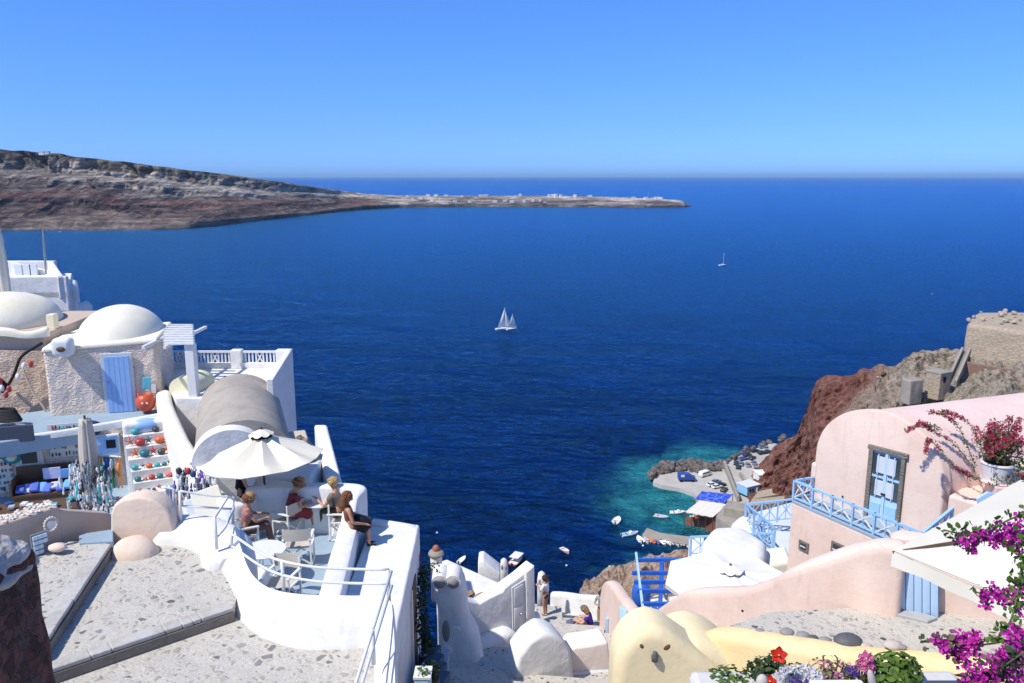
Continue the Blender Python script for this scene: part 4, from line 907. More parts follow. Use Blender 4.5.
# ---------- terrace with balustrade ----------
BZ = -7.25
bt = thing('balustrade_terrace', 'white terrace with fretted balustrade overlooking the sea behind the grey vault', 'terrace', (-11, 29, -14))
q = lambda px, py, Y: at(px, py, Y)
xa, xb = at(150, 350, 30).x, at(291, 350, 30).x
MB().prism([(at(172, 360, 25.8).x, 25.8), (-7.9, 25.6), (xb, 30.2), (xa, 30.2)], -16, BZ).build('base', WH, bt, bevel=.05)
TOPZ = at(292, 349.5, 30).z; RLZ = at(230, 351.5, 30).z
def slab(px0, px1, z0, z1, Y=30.0, dp=.2): a, b_ = at(px0, 360, Y).x, at(px1, 360, Y).x; return MB().box(((a+b_)/2, Y, (z0+z1)/2), (b_-a, dp, z1-z0))
slab(195, 291, BZ, BZ+.22).build('kerb_wall', WH, bt, bevel=.02)
slab(150, 195, BZ, BZ+.22).build('kerb_wall', WH, bt, bevel=.02)
for a, b_ in ((232, 243), (277, 292), (189, 195)): slab(a, b_, BZ, TOPZ, dp=.35).build('pillar', WH, bt, bevel=.03)
for a, b_, nb in ((168, 189, 6), (196, 231, 10), (244, 276, 9)):
    slab(a, b_, TOPZ-.12, TOPZ-.05, dp=.12).build('handrail', WOODW, bt); 
    A, B = at(a, 360, 30).x, at(b_, 360, 30).x; mid = nb//2
    for k in range(nb):
        if abs(k-mid) < 1: continue
        x = lerp(A, B, (k+.5)/nb); MB().box((x, 30, (BZ+.22+TOPZ-.12)/2), (.055, .05, TOPZ-.34-BZ)).build('baluster', WOODW, bt)
    x = lerp(A, B, (mid+.5)/nb); w = (B-A)/nb*.75; h0, h1 = BZ+.22, TOPZ-.12
    MB().bar((x-w, 30, h0), (x+w, 30, h1), .05, .04, up=(0, 1, 0)).bar((x-w, 30.004, h1), (x+w, 30.004, h0), .05, .04, up=(0, 1, 0)).build('cross_brace', WOODW, bt)
# right side parapet with pierced ovals
pa, pb = Vector((xb, 30.15, 0)), Vector((-7.85, 25.5, 0))
mb = MB(); wallbox(mb, pb, pa, .22, -16, TOPZ-.02, TOPZ-.02, off=0).build('side_parapet', WH, bt, bevel=.03)
dd = (pa-pb).normalized(); ss = Vector((-dd.y, dd.x, 0))
for f in (.25, .5, .75):
    c = pb.lerp(pa, f)+Vector((0, 0, TOPZ-.30))+ss*.225
    MB().lathe(c, [(.01, 0), (.26, 0), (.26, .02), (.01, .02)], 18, M=Matrix((dd, Vector((0, 0, 1))*.55, ss)).transposed()).build('oval_fretwork', FLOORP, bt)
# pergola
pg = thing('white_pergola', 'white slatted pergola roof beside the balustrade', 'pergola', at(178, 350, 28.8))
PZ = at(178, 325, 29.2).z
for k in range(9):
    Y = 29.2-k*.42; a, b_ = at(164, 340, Y).x, at(194, 340, Y).x
    MB().box(((a+b_)/2, Y, PZ), (b_-a, .16 if k else .12, .05)).build('slat', WOODW, pg)
for px in (168, 188):
    MB().box((at(px, 340, 27.5).x, 27.4, PZ-.08), (.1, 3.6, .1)).build('beam', WOODW, pg)
x1 = at(189, 345, 25.9).x; MB().box((x1, 26.0, (PZ-8.2)/2-.05), (.3, .3, PZ+8.2)).build('post', WOODW, pg, bevel=.02)
# ---------- blue door house ----------
bd = thing('blue_door_house', 'rough rendered house with white vault roof and pale blue door', 'house', (-13.5, 26.5, -8))
fl, fr_ = at(50, 420, 25.6), at(163, 402, 26.5); zF, zW = -7.85, -5.62
mb = MB(); d = (fr_-fl); d.z = 0; Lw = d.length; d.normalize(); s_ = Vector((-d.y, d.x, 0)); rz = math.atan2(d.y, d.x)
fl.z = fr_.z = 0
MB().loft([[(fl.x, fl.y, -11), (fr_.x, fr_.y, -11), *[tuple((fr_+s_*3.2).xy)+(-11,)], tuple((fl+s_*3.2).xy)+(-11,)], [tuple((fl+s_*.05).xy)+(zW,), tuple((fr_+s_*.05-d*.05).xy)+(zW+.15,), tuple((fr_+s_*3.2).xy)+(zW+.15,), tuple((fl+s_*3.2).xy)+(zW,)]]).build('wall', ROUGHW, bd, bevel=.15, segs=4, sub=12, disp=.035, dsc=3.5)
cap = MB().loft([[tuple((fl-s_*.02-d*.02).xy)+(zW-.06,), tuple((fr_-s_*.02+d*.02).xy)+(zW+.09,), tuple((fr_+s_*3.3+d*.02).xy)+(zW+.09,), tuple((fl+s_*3.3-d*.02).xy)+(zW-.06,)], [tuple((fl+s_*.02).xy)+(zW+.1,), tuple((fr_+s_*.02).xy)+(zW+.25,), tuple((fr_+s_*3.3).xy)+(zW+.25,), tuple((fl+s_*3.3).xy)+(zW+.1,)]])
cap.build('roof_edge', CREAM, bd, bevel=.07, segs=3)
vc = fl+d*Lw*.58+s_*.65
vtop = at(110, 304, 28.5).z
mb = MB(); dc_ = vc+s_*1.35; mb.ball(Vector((dc_.x, dc_.y, zW-.1)), (Lw*.41, 1.9, vtop-zW+.12), 40, 28, M=Matrix.Rotation(rz, 3, 'Z')); mb.build('dome_roof', CREAM, bd, smooth=True, disp=.02, dsc=1.2)
# door
def on(f, z, out=0): q = fl+d*Lw*f-s_*out; return Vector((q.x, q.y, z))
fd0, fd1 = .52, .735; zD = at(118, 357, 26).z
c = (on(fd0, 0)+on(fd1, 0))/2
MB().box(Vector((c.x, c.y, (zF+zD)/2))-s_*.035, ((fd1-fd0)*Lw+.22, .06, zD-zF+.22), rz=rz).build('door_surround', FLOORP, bd, bevel=.02)
dr = MB().box(Vector((c.x, c.y, (zF+zD)/2))-s_*.06, ((fd1-fd0)*Lw, .05, zD-zF), rz=rz).build('door', SKYB, bd, bevel=.01)
for k in range(5):
    q = on(fd0+(fd1-fd0)*(k+.5)/5, (zF+zD)/2, .09); MB().box(q, ((fd1-fd0)*Lw/5-.012, .012, zD-zF-.04), rz=rz).build('plank', SKYB, dr)
MB().ball(on(fd0+.02, (zF+zD)/2+.1, .13), .03, 8, 6).build('handle', STEEL, dr)
# chimney on the roof corner
q = at(59, 348, 25.3); MB().box(Vector((q.x, q.y+.25, zW+.15)), (.62, .5, .62), rz=rz*.5).build('chimney', WHITE, bd, bevel=.16, segs=4, smooth=True)
mo = MB().ball(Vector((q.x+.05, q.y-.01, zW+.12)), (.15, .05, .09), 12, 8).build('chimney_opening', BROWNW, bd, smooth=True)
# ledge before the door
LZ = -7.86
MB().prism([tuple(atz(*p, LZ))[:2] for p in [(-60, 452), (180, 413), (170, 398), (100, 402), (-60, 425)]], -8.35, LZ).build('door_ledge', FLOORB, kind='structure', label='blue grey ledge in front of the blue door', bevel=.03)
wall_path([W_(-40, 444, 23.2, -8.1), W_(0, 438, 23.5, -8.07), W_(60, 430, 23.9, -7.98), W_(120, 420, 24.5, -7.87), W_(172, 411, 25.1, -7.75)], WHITE, 'ledge_kerb', 'narrow white kerb along the top of the shop wall', thick=.14)
# building at far left with rope hung wall
lw = thing('vaulted_house', 'cream vaulted house at the left edge with rough brown wall', 'house', (-17, 27, -11))
mb = MB(); A = at(-60, 400, 26.2); B = at(50, 400, 26.6)
mb.loft([[(A.x, 26.2, -11), (B.x, 26.6, -11), (B.x, 30, -11), (A.x, 30, -11)], [(A.x, 26.3, at(0, 348, 26.4).z), (B.x, 26.7, at(50, 352, 26.6).z), (B.x, 30, -6), (A.x, 30, -6)]]).build('wall', ROUGHB, lw, sub=12, disp=.06, dsc=2.5)
zz = at(0, 332, 26.6).z
mb = MB(); mb.loft([[(A.x, 26.45, -7), (B.x-.1, 26.85, -7), (B.x-.1, 31, -7), (A.x, 31, -7)], [(A.x, 26.5, zz+.02), (B.x-.1, 26.9, zz-.12), (B.x-.1, 31, zz), (A.x, 31, zz)]]).build('upper_wall', TAN, lw, bevel=.05)
wall_path([(A.x, 26.5, zz+.14, zz-.1), (at(0, 330, 26.5).x, 26.55, zz+.18, zz-.1), (at(25, 330, 26.6).x, 26.65, zz+.0, zz-.2), (B.x, 26.9, zz+.12, zz-.2)], CREAM, 'roof_lip', parent=lw, thick=.3)
vz = at(18, 292, 29.5).z
mb = MB(); mb.ball(Vector((at(2, 300, 28.6).x, 28.7, zz-.1)), (1.75, 2.1, at(18, 292, 28.8).z-zz+.1), 40, 28); mb.build('dome_roof', CREAM, lw, smooth=True, disp=.03, dsc=1)
q = at(52, 316, 27.8); MB().box(q+Vector((.0, 0, -.3)), (.28, .3, .75)).build('roof_post', plaster('yellow_cream', (.78, .72, .52)), lw, bevel=.03)
# white and blue-grey houses behind
def house(name, label, poly, z0, z1, mat=WHITE, bevel=.06):
    t = thing(name, label, 'house', (poly[0][0], poly[0][1], z0)); MB().prism(poly, z0, z1).build('wall', mat, t, bevel=bevel, segs=3); return t
def X(px, py, Y): return at(px, py, Y).x
z1 = at(30, 279, 36).z
t = house('parapet_house', 'big plain white house with deep roof parapet at the far left', [(X(-60, 280, 34), 34), (X(60, 280, 34), 34.5), (X(62, 280, 40), 41), (X(-60, 280, 40), 41)], -14, at(0, 289, 34).z-.15)
zr = at(20, 277, 34.3).z
for (a, b_) in [((X(-60, 280, 34), 34), (X(60, 280, 34), 34.5)), ((X(60, 280, 34)-.1, 34.5), (X(56, 268, 41), 40.8)), ((X(-60, 268, 41), 40.9), (X(56, 268, 41), 40.9))]:
    wallbox(MB(), Vector((*a, 0)), Vector((*b_, 0)), .25, at(0, 300, 34).z, zr).build('roof_parapet', WHITE, t, bevel=.04)
wallbox(MB(), Vector((X(6, 268, 40), 40.4, 0)), Vector((X(54, 270, 40), 40.2, 0)), .2, -9, at(20, 262, 40.4).z, at(54, 273, 40.2).z).build('raised_back_wall', WHITE, t, bevel=.03)
for px in (19, 28, 34): MB().box(at(px, 272, 40.1), (.35, .12, .75)).build('wall_niche', FLOORP, t)
pole = MB().tube([at(46, 274, 38), at(43, 229, 38)], .05, 8).build('antenna_pole', STEEL, label='thin metal pole rising above the far left roof', cat='pole')
house('stepped_house', 'narrow white house with stepped roof right of the parapet house', [(X(60, 295, 36), 36), (X(72, 295, 36), 36.4), (X(74, 295, 39), 39.5), (X(60, 295, 39), 39.5)], -15, at(66, 289, 36).z, bevel=.2)
mb = MB(); vault(mb, (X(74, 310, 37), 36.8), (.05, 1), .3, 1.2, -15, at(77, 306, 37).z-.2, .28, 14); mb.build('small_vault', WHITE, label='tiny white vault peeping out above the blue door house', cat='vault', smooth='auto')
# closed umbrella at the left edge
def closed_umbrella(name, label, base, h, r, mat, ptop=.1):
    t = thing(name, label, 'umbrella', base); rings = []; n = 24
    for k in range(15):
        s = k/14; z = h*(1-s*.74); rr = r*(.25+.75*math.sin(math.pi*min(1, .12+s*.62))**.8) if s < .9 else r*(.8 if s < .97 else .72)
        rings.append([base+Vector((rr*(1+.22*math.cos(8*a+s*1.5))*math.cos(a), rr*(1+.22*math.cos(8*a+s*1.5))*math.sin(a), z)) for a in [2*math.pi*j/n for j in range(n)]])
    MB().loft(rings).build('canopy', mat, t, smooth=True)
    MB().tube([base, base+Vector((0, 0, h+ptop))], .03, 8).build('pole', BROWNW, t); MB().tube([base+Vector((0, 0, h*.62)), base+Vector((0, 0, h*.6))], r*.95, 12).build('tie', mat, t)
    MB().box(base+Vector((0, 0, .04)), (.5, .5, .08)).build('base', CONC, t, bevel=.02)
    return t
b0 = at(3, 300, 30); b0.z = -6.9
closed_umbrella('closed_umbrella', 'closed pale umbrella standing on a roof at the left edge', b0, at(0, 222, 30).z-b0.z, .28, CANVAS)
# ================= souvenir shop below the blue door house =================
SZ = -9.9
MB().prism([(-26, 11.5), (-6.6, 11.5), (-7.6, 19), (-11.5, 25.5), (-26, 25.5)], SZ-.5, SZ).build('shop_floor', FLOORB, kind='structure', label='blue painted floor of the souvenir shop yard')
shw = thing('shop_wall', 'rough beige retaining wall of the souvenir shop below the white kerb', 'wall', (-16, 24, SZ))
wa2, wb2 = at(-60, 446, 23.25), at(173, 411, 25.2); wa2.z = wb2.z = 0
dW = (wb2-wa2); LW = dW.length; dW.normalize(); sW = Vector((-dW.y, dW.x, 0)); rzW = math.atan2(dW.y, dW.x)
wallbox(MB(), wa2, wb2, .4, SZ-1, -8.08, -7.72, off=-.02).build('wall', ROUGHW, shw, sub=14, disp=.04, dsc=2)
def onW(px, py, out=0.0):
    "point on the shop wall seen at a place of the photograph"
    u = (341.5-py)/F; r = Vector(((px-512)/F, CP+u*SP, -SP+u*CP)); n = -sW; p0 = wa2+n*out
    t = n.dot(p0)/n.dot(r); return r*t
# hats on the wall
def hat(px, py, out, rx, m1, m2, label, tilt=0):
    c = onW(px, py, out); t = thing('sun_hat', label, 'hat', c)
    M = Matrix((dW, Vector((0, 0, 1)), -sW)).transposed()
    MB().lathe(c, [(rx*.5, .0), (rx, -.02), (rx*1.03, 0), (rx*.55, .03)], 22, M=M, sy=.82).build('brim', m1, t, smooth=True)
    MB().lathe(c, [(rx*.55, .0), (rx*.52, .10), (rx*.4, .16), (.01, .17)], 22, M=M, sy=.82).build('crown', m2, t, smooth=True)
STRAW = flat('pale_straw', (.60, .62, .56), .8, var=.2, sc=20); TEAL = flat('teal_straw', (.02, .22, .28), .8, var=.2, sc=20); NAVY = flat('navy_felt', (.02, .05, .14), .8)
hat(25, 438, .12, .30, STRAW, TEAL, 'pale straw sun hat with a teal crown above the shop mirror')
hat(12, 457, .14, .27, TEAL, STRAW, 'teal sun hat with a pale crown at the left of the mirror')
hat(92, 428, .10, .30, NAVY, NAVY, 'dark navy hat hanging half behind the closed parasol')
# mirror in white frame
t = thing('framed_mirror', 'dark mirror in a broad white frame on the shop wall', 'mirror', onW(29, 470))
c = onW(29, 455, .05); MB().box(c, (.78, .1, .92), rz=rzW).build('frame', FLOORP, t, bevel=.05)
MB().box(onW(29, 454.5, .12), (.52, .03, .66), rz=rzW).build('inner_frame', WOODW, t, bevel=.01)
MB().box(onW(29, 454.5, .14), (.44, .03, .58), rz=rzW).build('glass', flat('dark_mirror', (.05, .055, .06), .15), t)
# small window with dark opening
t = thing('shop_window', 'small blue shutter with a square dark opening beside the shelves', 'window', onW(109, 450))
MB().box(onW(107, 445, .06), (.78, .12, .72), rz=rzW).build('frame', WOODW, t, bevel=.02)
MB().box(onW(107, 445, .13), (.64, .04, .58), rz=rzW).build('shutter', SKYB, t); MB().box(onW(111, 444, .16), (.27, .03, .27), rz=rzW).build('opening', DARK, t)
# jewellery boards
BOARD = flat('display_board', (.66, .64, .60), .8, var=.05)
cols = [flat('trinket_'+n, c, .4, var=.2) for n, c in (('black', (.03, .03, .04)), ('red', (.45, .05, .04)), ('turquoise', (.05, .40, .42)), ('white', (.75, .75, .72)), ('navy', (.03, .07, .2)), ('silver', (.4, .42, .44)))]
random.seed(31)
def board(px0, py0, px1, py1, rows_, n, name, label, out=.06, kinds=(0, 1, 2, 4, 0)):
    a = onW(px0, py0, out); b_ = onW(px1, py0, out); c_ = onW(px0, py1, out); w = (b_-a); w.z = 0; t = thing(name, label, 'display board', onW((px0+px1)/2, py1))
    cen = (a+b_)/2; cen.z = (a.z+c_.z)/2; h = a.z-c_.z
    MB().box(cen, (w.length, .03, h), rz=rzW).build('board', BOARD, t)
    for r_ in range(rows_):
        z = a.z-h*(r_+.5)/rows_
        for k in range(n):
            if random.random() < .08: continue
            q = a+w*((k+.5+random.uniform(-.2, .2))/n); q.z = z+random.uniform(-.02, .02); q -= sW*.03
            m_ = cols[random.choice(kinds)]; L = h/rows_*random.uniform(.35, .7)
            MB().bar(q+Vector((0, 0, L/2)), q-Vector((0, 0, L/2)), random.uniform(.03, .07), .02, up=(0, 1, 0)).build('trinket', m_, t, bevel=.008)
board(47, 425, 79, 458, 5, 9, 'jewellery_board', 'pale board of hanging bracelets and pendants left of the closed parasol')
board(-8, 436, 8, 493, 9, 4, 'bracelet_board', 'white board with columns of dark bracelets at the left edge')
# open chest with scarves
def boxz(name, label, cat, c, sz, m_, rz=0): return MB().box(c, sz, rz=rz).build(name, m_, label=label, cat=cat, bevel=.01)
t = thing('dark_display_chest', 'dark wooden open display chest full of folded blue scarves', 'display chest', onW(48, 485, .8))
cb2 = onW(48, 476, .6)
for (dx_, dz_, sx_, sy_, sz_) in ((0, -.45, 1.9, .8, .06), (0, -.1, 1.9, .06, .72), (-.95, -.25, .06, .8, .5), (.95, -.25, .06, .8, .5)):
    MB().box(cb2+dW*dx_+Vector((0, 0, dz_))+(-sW*(0 if sy_ > .1 else -.37)), (sx_, sy_, sz_), rz=rzW).build('chest_panel', BROWNW, t)
MB().box(cb2+Vector((0, 0, -.75)), (1.8, .7, .6), rz=rzW).build('chest_body', BROWNW, t)
SC1 = flat('blue_print_cloth', (.10, .16, .55), .8, var=.6, sc=9); SC2 = flat('white_violet_cloth', (.55, .55, .80), .8, var=.3, sc=12); SC3 = flat('light_blue_cloth', (.15, .40, .80), .8, var=.4, sc=10)
random.seed(12)
for k in range(9):
    q = cb2+dW*(-.75+.19*k)+Vector((0, 0, -.32+.08*random.random()))-sW*random.uniform(0, .25)
    MB().box(q, (.26, .34, .12), M=Matrix.Rotation(rzW+random.uniform(-.3, .3), 3, 'Z') @ Matrix.Rotation(random.uniform(.2, .7), 3, 'X')).build('folded_scarf', [SC1, SC2, SC1, SC3][k % 4], label='folded printed scarf lying in the dark display chest', cat='scarf', group='scarves in the display chest', bevel=.04, segs=3, smooth=True)
q = onW(67, 473, .5); MB().box(q, (.36, .05, .3), rz=rzW).build('picture_tile', SC3, label='bright blue picture leaning in the display chest', cat='picture', bevel=.01)
q = onW(52, 473, .5); MB().box(q, (.5, .05, .36), rz=rzW).build('striped_cloth', SC2, label='white and violet striped cloth propped beside the blue picture', cat='cloth', bevel=.01)
# dark stall table in front
c = at(30, 505, 21.2)
t = thing('stall_table', 'dark low stall table in the shade behind the shell wall', 'table', c-Vector((0, 0, .8)))
MB().box(c+Vector((0, 0, -.1)), (3.6, .9, .1), rz=.3).build('tabletop', BROWNW, t)
for sx_ in (-1.5, 1.5): MB().box(c+Vector((sx_, sx_*.3, -.55)), (.1, .7, .8), rz=.3).build('leg', BROWNW, t)
for k in range(14):
    q = c+Vector((-1.5+.22*k, (-1.5+.22*k)*.3+random.uniform(-.25, .25), .02)); MB().box(q, (.16, .2, .08), rz=random.random()).build('small_souvenir', cols[random.choice((2, 3, 4, 5))], label='small boxed souvenir on the dark stall table', cat='souvenir', group='souvenirs on the stall table', bevel=.01)
# closed parasol of the shop
cb_ = at(87, 440, 20.8); cb_.z = SZ+.3
closed_umbrella('closed_parasol', 'tall closed canvas parasol standing in the middle of the shop', cb_, at(84, 419, 20.8).z-cb_.z, .22, CANVASG)
# hanging strings of shells and beads
def hanging(name, label, c, w, h, n, kinds, d_=.3, top=True):
    t = thing(name, label, 'hanging display', c)
    if top: MB().tube([c+Vector((-w/2, 0, 0)), c+Vector((-w/4, 0, .05)), c+Vector((w/4, 0, .03)), c+Vector((w/2, 0, -.06))], .03, 6).build('pole', WOODW, t)
    for m_i in kinds:
        m_ = m_i; 
        for k in range(max(1, n//len(kinds))):
            x = random.uniform(-w/2, w/2); y = random.uniform(-d_, d_); mb = MB(); z = h*(random.uniform(0, .7)+.35*(2*x/w)**2*.5); L = min(h, z+h*random.uniform(.12, .42))
            while z < L:
                s_ = random.choice((.014, .02, .028, .045, .06))*random.uniform(.8, 1.2); mb.ball(c+Vector((x+random.uniform(-.04, .04), y, -z)), (s_*.7, s_*.6, s_*random.uniform(1, 2)), 5, 4); z += s_*2.2
            mb.build('bead_string', m_, t)
    return t
def strip(name, label, c, w, h, mats, d_=.1):
    t = thing(name, label, 'hanging scarves', c)
    MB().tube([c+Vector((-w/2, 0, .02)), c+Vector((w/2, 0, -.06))], .03, 6).build('pole', WOODW, t)
    n = len(mats)
    for k, m_ in enumerate(mats):
        x = -w/2+w*(k+.5)/n; ww = w/n*.5
        def fn(u, v): return c+Vector((x+ww*(u-.5)*2*(1-.3*v), .04*math.sin(u*9+k)+random.uniform(-.01, .01), -.03-h*v*random.uniform(.97, 1)))
        MB().grid(fn, 4, 8).build('scarf', m_, t, smooth=True)
random.seed(17)
TR = [flat('bead_'+n, c, .35, var=.25, sc=20) for n, c in (('white', (.75, .73, .70)), ('grey', (.30, .30, .32)), ('dark', (.05, .05, .06)), ('silver', (.52, .54, .58)))]
TC = [flat('scarf_'+n, c, .7, var=.25, sc=14) for n, c in (('pink', (.65, .25, .40)), ('violet', (.22, .12, .45)), ('orange', (.75, .30, .08)), ('blue', (.08, .20, .55)), ('green', (.30, .55, .25)), ('turquoise', (.08, .45, .50)), ('yellow', (.70, .55, .15)))]
hanging('hanging_shells', 'thick bundle of hanging shell and silver bead strings round the closed parasol', at(86, 458, 20.4), 1.25, 1.5, 96, TR+[TR[0], TC[5], TR[3]], .3, top=False)
hanging('hanging_shells', 'grey and dark bead strings hanging low before the blue floor', at(92, 497, 19.6), .75, .85, 26, TR, .2, top=False)
strip('colourful_scarves', 'row of narrow coloured scarves hanging right of the closed parasol', at(106, 455, 20.9), .80, .95, [TC[0], TC[1], TC[6], TC[1], TC[3], TC[4], TR[0], TC[2]])
q = at(119, 470, 20.8)
MB().ball(q, (.07, .07, .22), 8, 8).build('orange_float', TC[2], label='long orange float hanging at the end of the scarf pole', cat='float', smooth=True)
hanging('hanging_necklaces', 'cloud of silver and dark necklaces on a rack right of the shelves', at(192, 466, 18.6), .95, 1.05, 80, TR+[TR[0], TC[1], TR[3]], .3, top=False)
strip('pale_scarves', 'pale violet and orange scarf strips hanging left of the handrail', at(172, 488, 19.0), .35, .8, [TR[0], TC[1], SC2, TC[2]])
for (px, py, m_, lab) in ((188, 471, cols[1], 'red round purse hanging on the necklace rack'), (193, 474, cols[4], 'blue round purse hanging on the necklace rack'), (179, 471, cols[0], 'black knotted purse hanging on the necklace rack')):
    MB().ball(at(px, py, 18.3), (.08, .05, .09), 10, 8, .05).build('round_purse', m_, label=lab, cat='purse', smooth=True)
for k, (px, py) in enumerate(((209, 505), (203, 512))):
    c = at(px, py, 16.8); MB().box(c, (.7, .05, .75), M=Matrix.Rotation(-.35, 3, 'Y') @ Matrix.Rotation(-.3, 3, 'X')).build('leaning_panel', CANVAS if k == 0 else FLOORP, label=('cream' if k == 0 else 'pale grey')+' panel leaning under the handrail of the shop', cat='panel', bevel=.02)
# table with flat goods
c = at(117, 501, 20.6)
t = thing('goods_table', 'white cloth table with small coloured goods before the shelves', 'table', c-Vector((0, 0, .7)))
MB().box(c+Vector((0, 0, -.05)), (1.1, .8, .08), rz=.3).build('tabletop', WOODW, t, bevel=.02)
for a_, b_ in ((-.45, -.3), (.45, -.3), (-.45, .3), (.45, .3)): MB().box(c+Vector((a_, b_, -.45)), (.06, .06, .75)).build('leg', WOODW, t)
for k in range(16):
    MB().ball(c+Vector((random.uniform(-.45, .45), random.uniform(-.3, .35), .02)), (random.uniform(.03, .07), .04, .03), 7, 5).build('small_trinket', (TC+cols)[k % 13], label='small bright trinket scattered on the white goods table', cat='trinket', group='trinkets on the goods table')
# stepped shelf
sh_ = thing('stepped_shelf', 'white masonry display steps filled with sea urchin shells and starfish', 'display shelf', at(150, 505, 22))
NS = 6; rzS = R(26); dS = Vector((math.cos(rzS), math.sin(rzS), 0)); nS = Vector((-dS.y, dS.x, 0))
shelf = []
for k in range(NS+1):
    Yk = 23.9-.30*k; a = at(123+2.6*k, 437+11.6*k, Yk); Wd = 1.42; cc = a+dS*Wd/2+nS*.4; shelf.append((a, Yk))
    MB().box(Vector((cc.x, cc.y, (a.z+SZ-.3)/2)), (Wd, .8, a.z-SZ+.3), rz=rzS).build('step', WHITE, sh_, bevel=.02)
a0 = shelf[0][0]
cc = a0+dS*.71+nS*.42; MB().box(Vector((cc.x, cc.y, a0.z+.16)), (1.42, .5, .42), rz=rzS).build('top_niche', WHITE, sh_, bevel=.12, segs=4)
MB().ball(a0+dS*.68+nS*.36+Vector((0, 0, .2)), (.52, .25, .21), 20, 10, M=Matrix.Rotation(rzS, 3, 'Z')).build('blue_niche', SKYB, sh_, smooth=True)
UR = {'red': (.42, .05, .05), 'orange': (.62, .14, .05), 'teal': (.03, .16, .20), 'turquoise': (.06, .36, .38), 'white': (.75, .74, .72), 'pink': (.62, .16, .16), 'dark': (.06, .06, .08), 'rose': (.5, .22, .18)}
URM = {k: flat('glazed_'+k, v, .3, var=.15, sc=10) for k, v in UR.items()}
def urchin(p, r, col, lab):
    mb = MB(); mb.lathe(p+Vector((0, 0, r*.72)), [(r*.3, -r*.72), (r*.8, -r*.55), (r, -.1*r), (r*.93, r*.35), (r*.6, r*.66), (r*.2, r*.78), (r*.1, r*.72)], 16)
    mb.build('shell_bowl', URM[col], label=lab, cat='shell ornament', smooth=True)
def starfish(p, r, col, lab):
    M = Matrix.Rotation(rzS, 3, 'Z') @ Matrix.Rotation(R(72), 3, 'X'); top = []; mb = MB(); pts = []
    for k in range(10):
        a_ = math.pi/2+math.pi*k/5; rr = r if k % 2 == 0 else r*.30; pts.append((rr*math.cos(a_), rr*math.sin(a_)))
    f_ = [p+M @ Vector((x, y, 0))+Vector((0, 0, r*.85)) for x, y in pts]; n_ = M @ Vector((0, 0, 1))
    o = len(mb.v); mb.v += f_+[p+n_*.05+Vector((0, 0, r*.85)), p-n_*.02+Vector((0, 0, r*.85))]
    mb.f += [(k, (k+1) % 10, 10) for k in range(10)]+[((k+1) % 10, k, 11) for k in range(10)]
    mb.build('starfish', URM[col], label=lab, cat='starfish')
names = {0: 'top', 1: 'second', 2: 'third', 3: 'fourth', 4: 'fifth', 5: 'sixth', 6: 'lowest'}
items = {0: [('u', .35, .13, 'turquoise'), ('u', .95, .11, 'dark')],
         1: [('s', .12, .2, 'rose'), ('u', .42, .16, 'red'), ('s', .66, .16, 'teal'), ('u', .98, .15, 'orange'), ('s', 1.28, .15, 'rose')],
         2: [('s', .2, .18, 'orange'), ('u', .47, .15, 'teal'), ('s', .72, .17, 'red'), ('u', .95, .12, 'dark'), ('s', 1.1, .18, 'orange'), ('u', 1.3, .1, 'pink')],
         3: [('u', .12, .11, 'turquoise'), ('s', .35, .1, 'teal'), ('u', .52, .1, 'orange'), ('u', .75, .09, 'turquoise'), ('u', .95, .08, 'teal'), ('s', 1.1, .11, 'teal'), ('u', 1.28, .11, 'turquoise')],
         4: [('u', .13, .1, 'teal'), ('u', .52, .1, 'red'), ('u', .75, .1, 'teal'), ('u', 1.0, .11, 'pink'), ('u', .33, .07, 'rose')],
         5: [('s', .12, .1, 'rose'), ('u', .35, .07, 'teal'), ('s', .65, .11, 'red'), ('u', 1.0, .07, 'turquoise'), ('u', .5, .06, 'dark'), ('u', .85, .06, 'turquoise')],
         6: [('s', .75, .1, 'red'), ('u', 1.05, .07, 'rose'), ('u', .5, .06, 'teal')]}
for k, lst in items.items():
    seen = {}
    for kind, x, r, col in lst:
        seen[(kind, col)] = seen.get((kind, col), 0)+1
        side = 'left part' if x < .5 else 'middle' if x < .9 else 'right part'
        p = shelf[k][0]+dS*x+nS*(.13+(.05 if kind == 's' else 0)); noun = 'bowl shaped sea urchin shell' if kind == 'u' else 'starfish standing upright'
        lab = f'{col} {noun} in the {side} of the {names[k]} display step'
        (urchin if kind == 'u' else starfish)(p, r, col, lab)
# red jar and turquoise plaque beside the blue door
t = thing('red_jar', 'big orange red pot with little ears beside the blue door', 'pot', on(.86, zF, .35))
p = on(.865, zF+.05, .38)
JR = flat('terracotta_red', (.55, .09, .04), .4, var=.12)
MB().lathe(p, [(.12, 0), (.25, .12), (.31, .30), (.30, .45), (.20, .58), (.16, .60), (.15, .56)], 24).build('body', JR, t, smooth=True)
for a_ in (-.2, .2): MB().lathe(p+dW*a_+Vector((0, 0, .52)), [(.06, 0), (.04, .08), (.01, .14)], 8).build('ear', JR, t, smooth=True)
for a_ in (-.06, .07): MB().ball(p+dW*a_-sW*.28+Vector((0, 0, .36)), (.045, .03, .045), 10, 8).build('white_spot', WOODW, t, smooth=True)
q = on(.875, zF+.95, .08); MB().box(q, (.26, .05, .42), M=Matrix.Rotation(rz, 3, 'Z') @ Matrix.Rotation(.12, 3, 'Y')).build('turquoise_plaque', flat('turquoise_plaque_paint', (.12, .48, .58), .5, var=.3, sc=8), label='turquoise plaque hanging on the rough wall above the red pot', cat='plaque', bevel=.02)
MB().box(on(.93, zF+.75, .08), (.14, .04, .3), rz=rz).build('small_picture', cols[3], label='small pale picture beside the turquoise plaque', cat='picture')
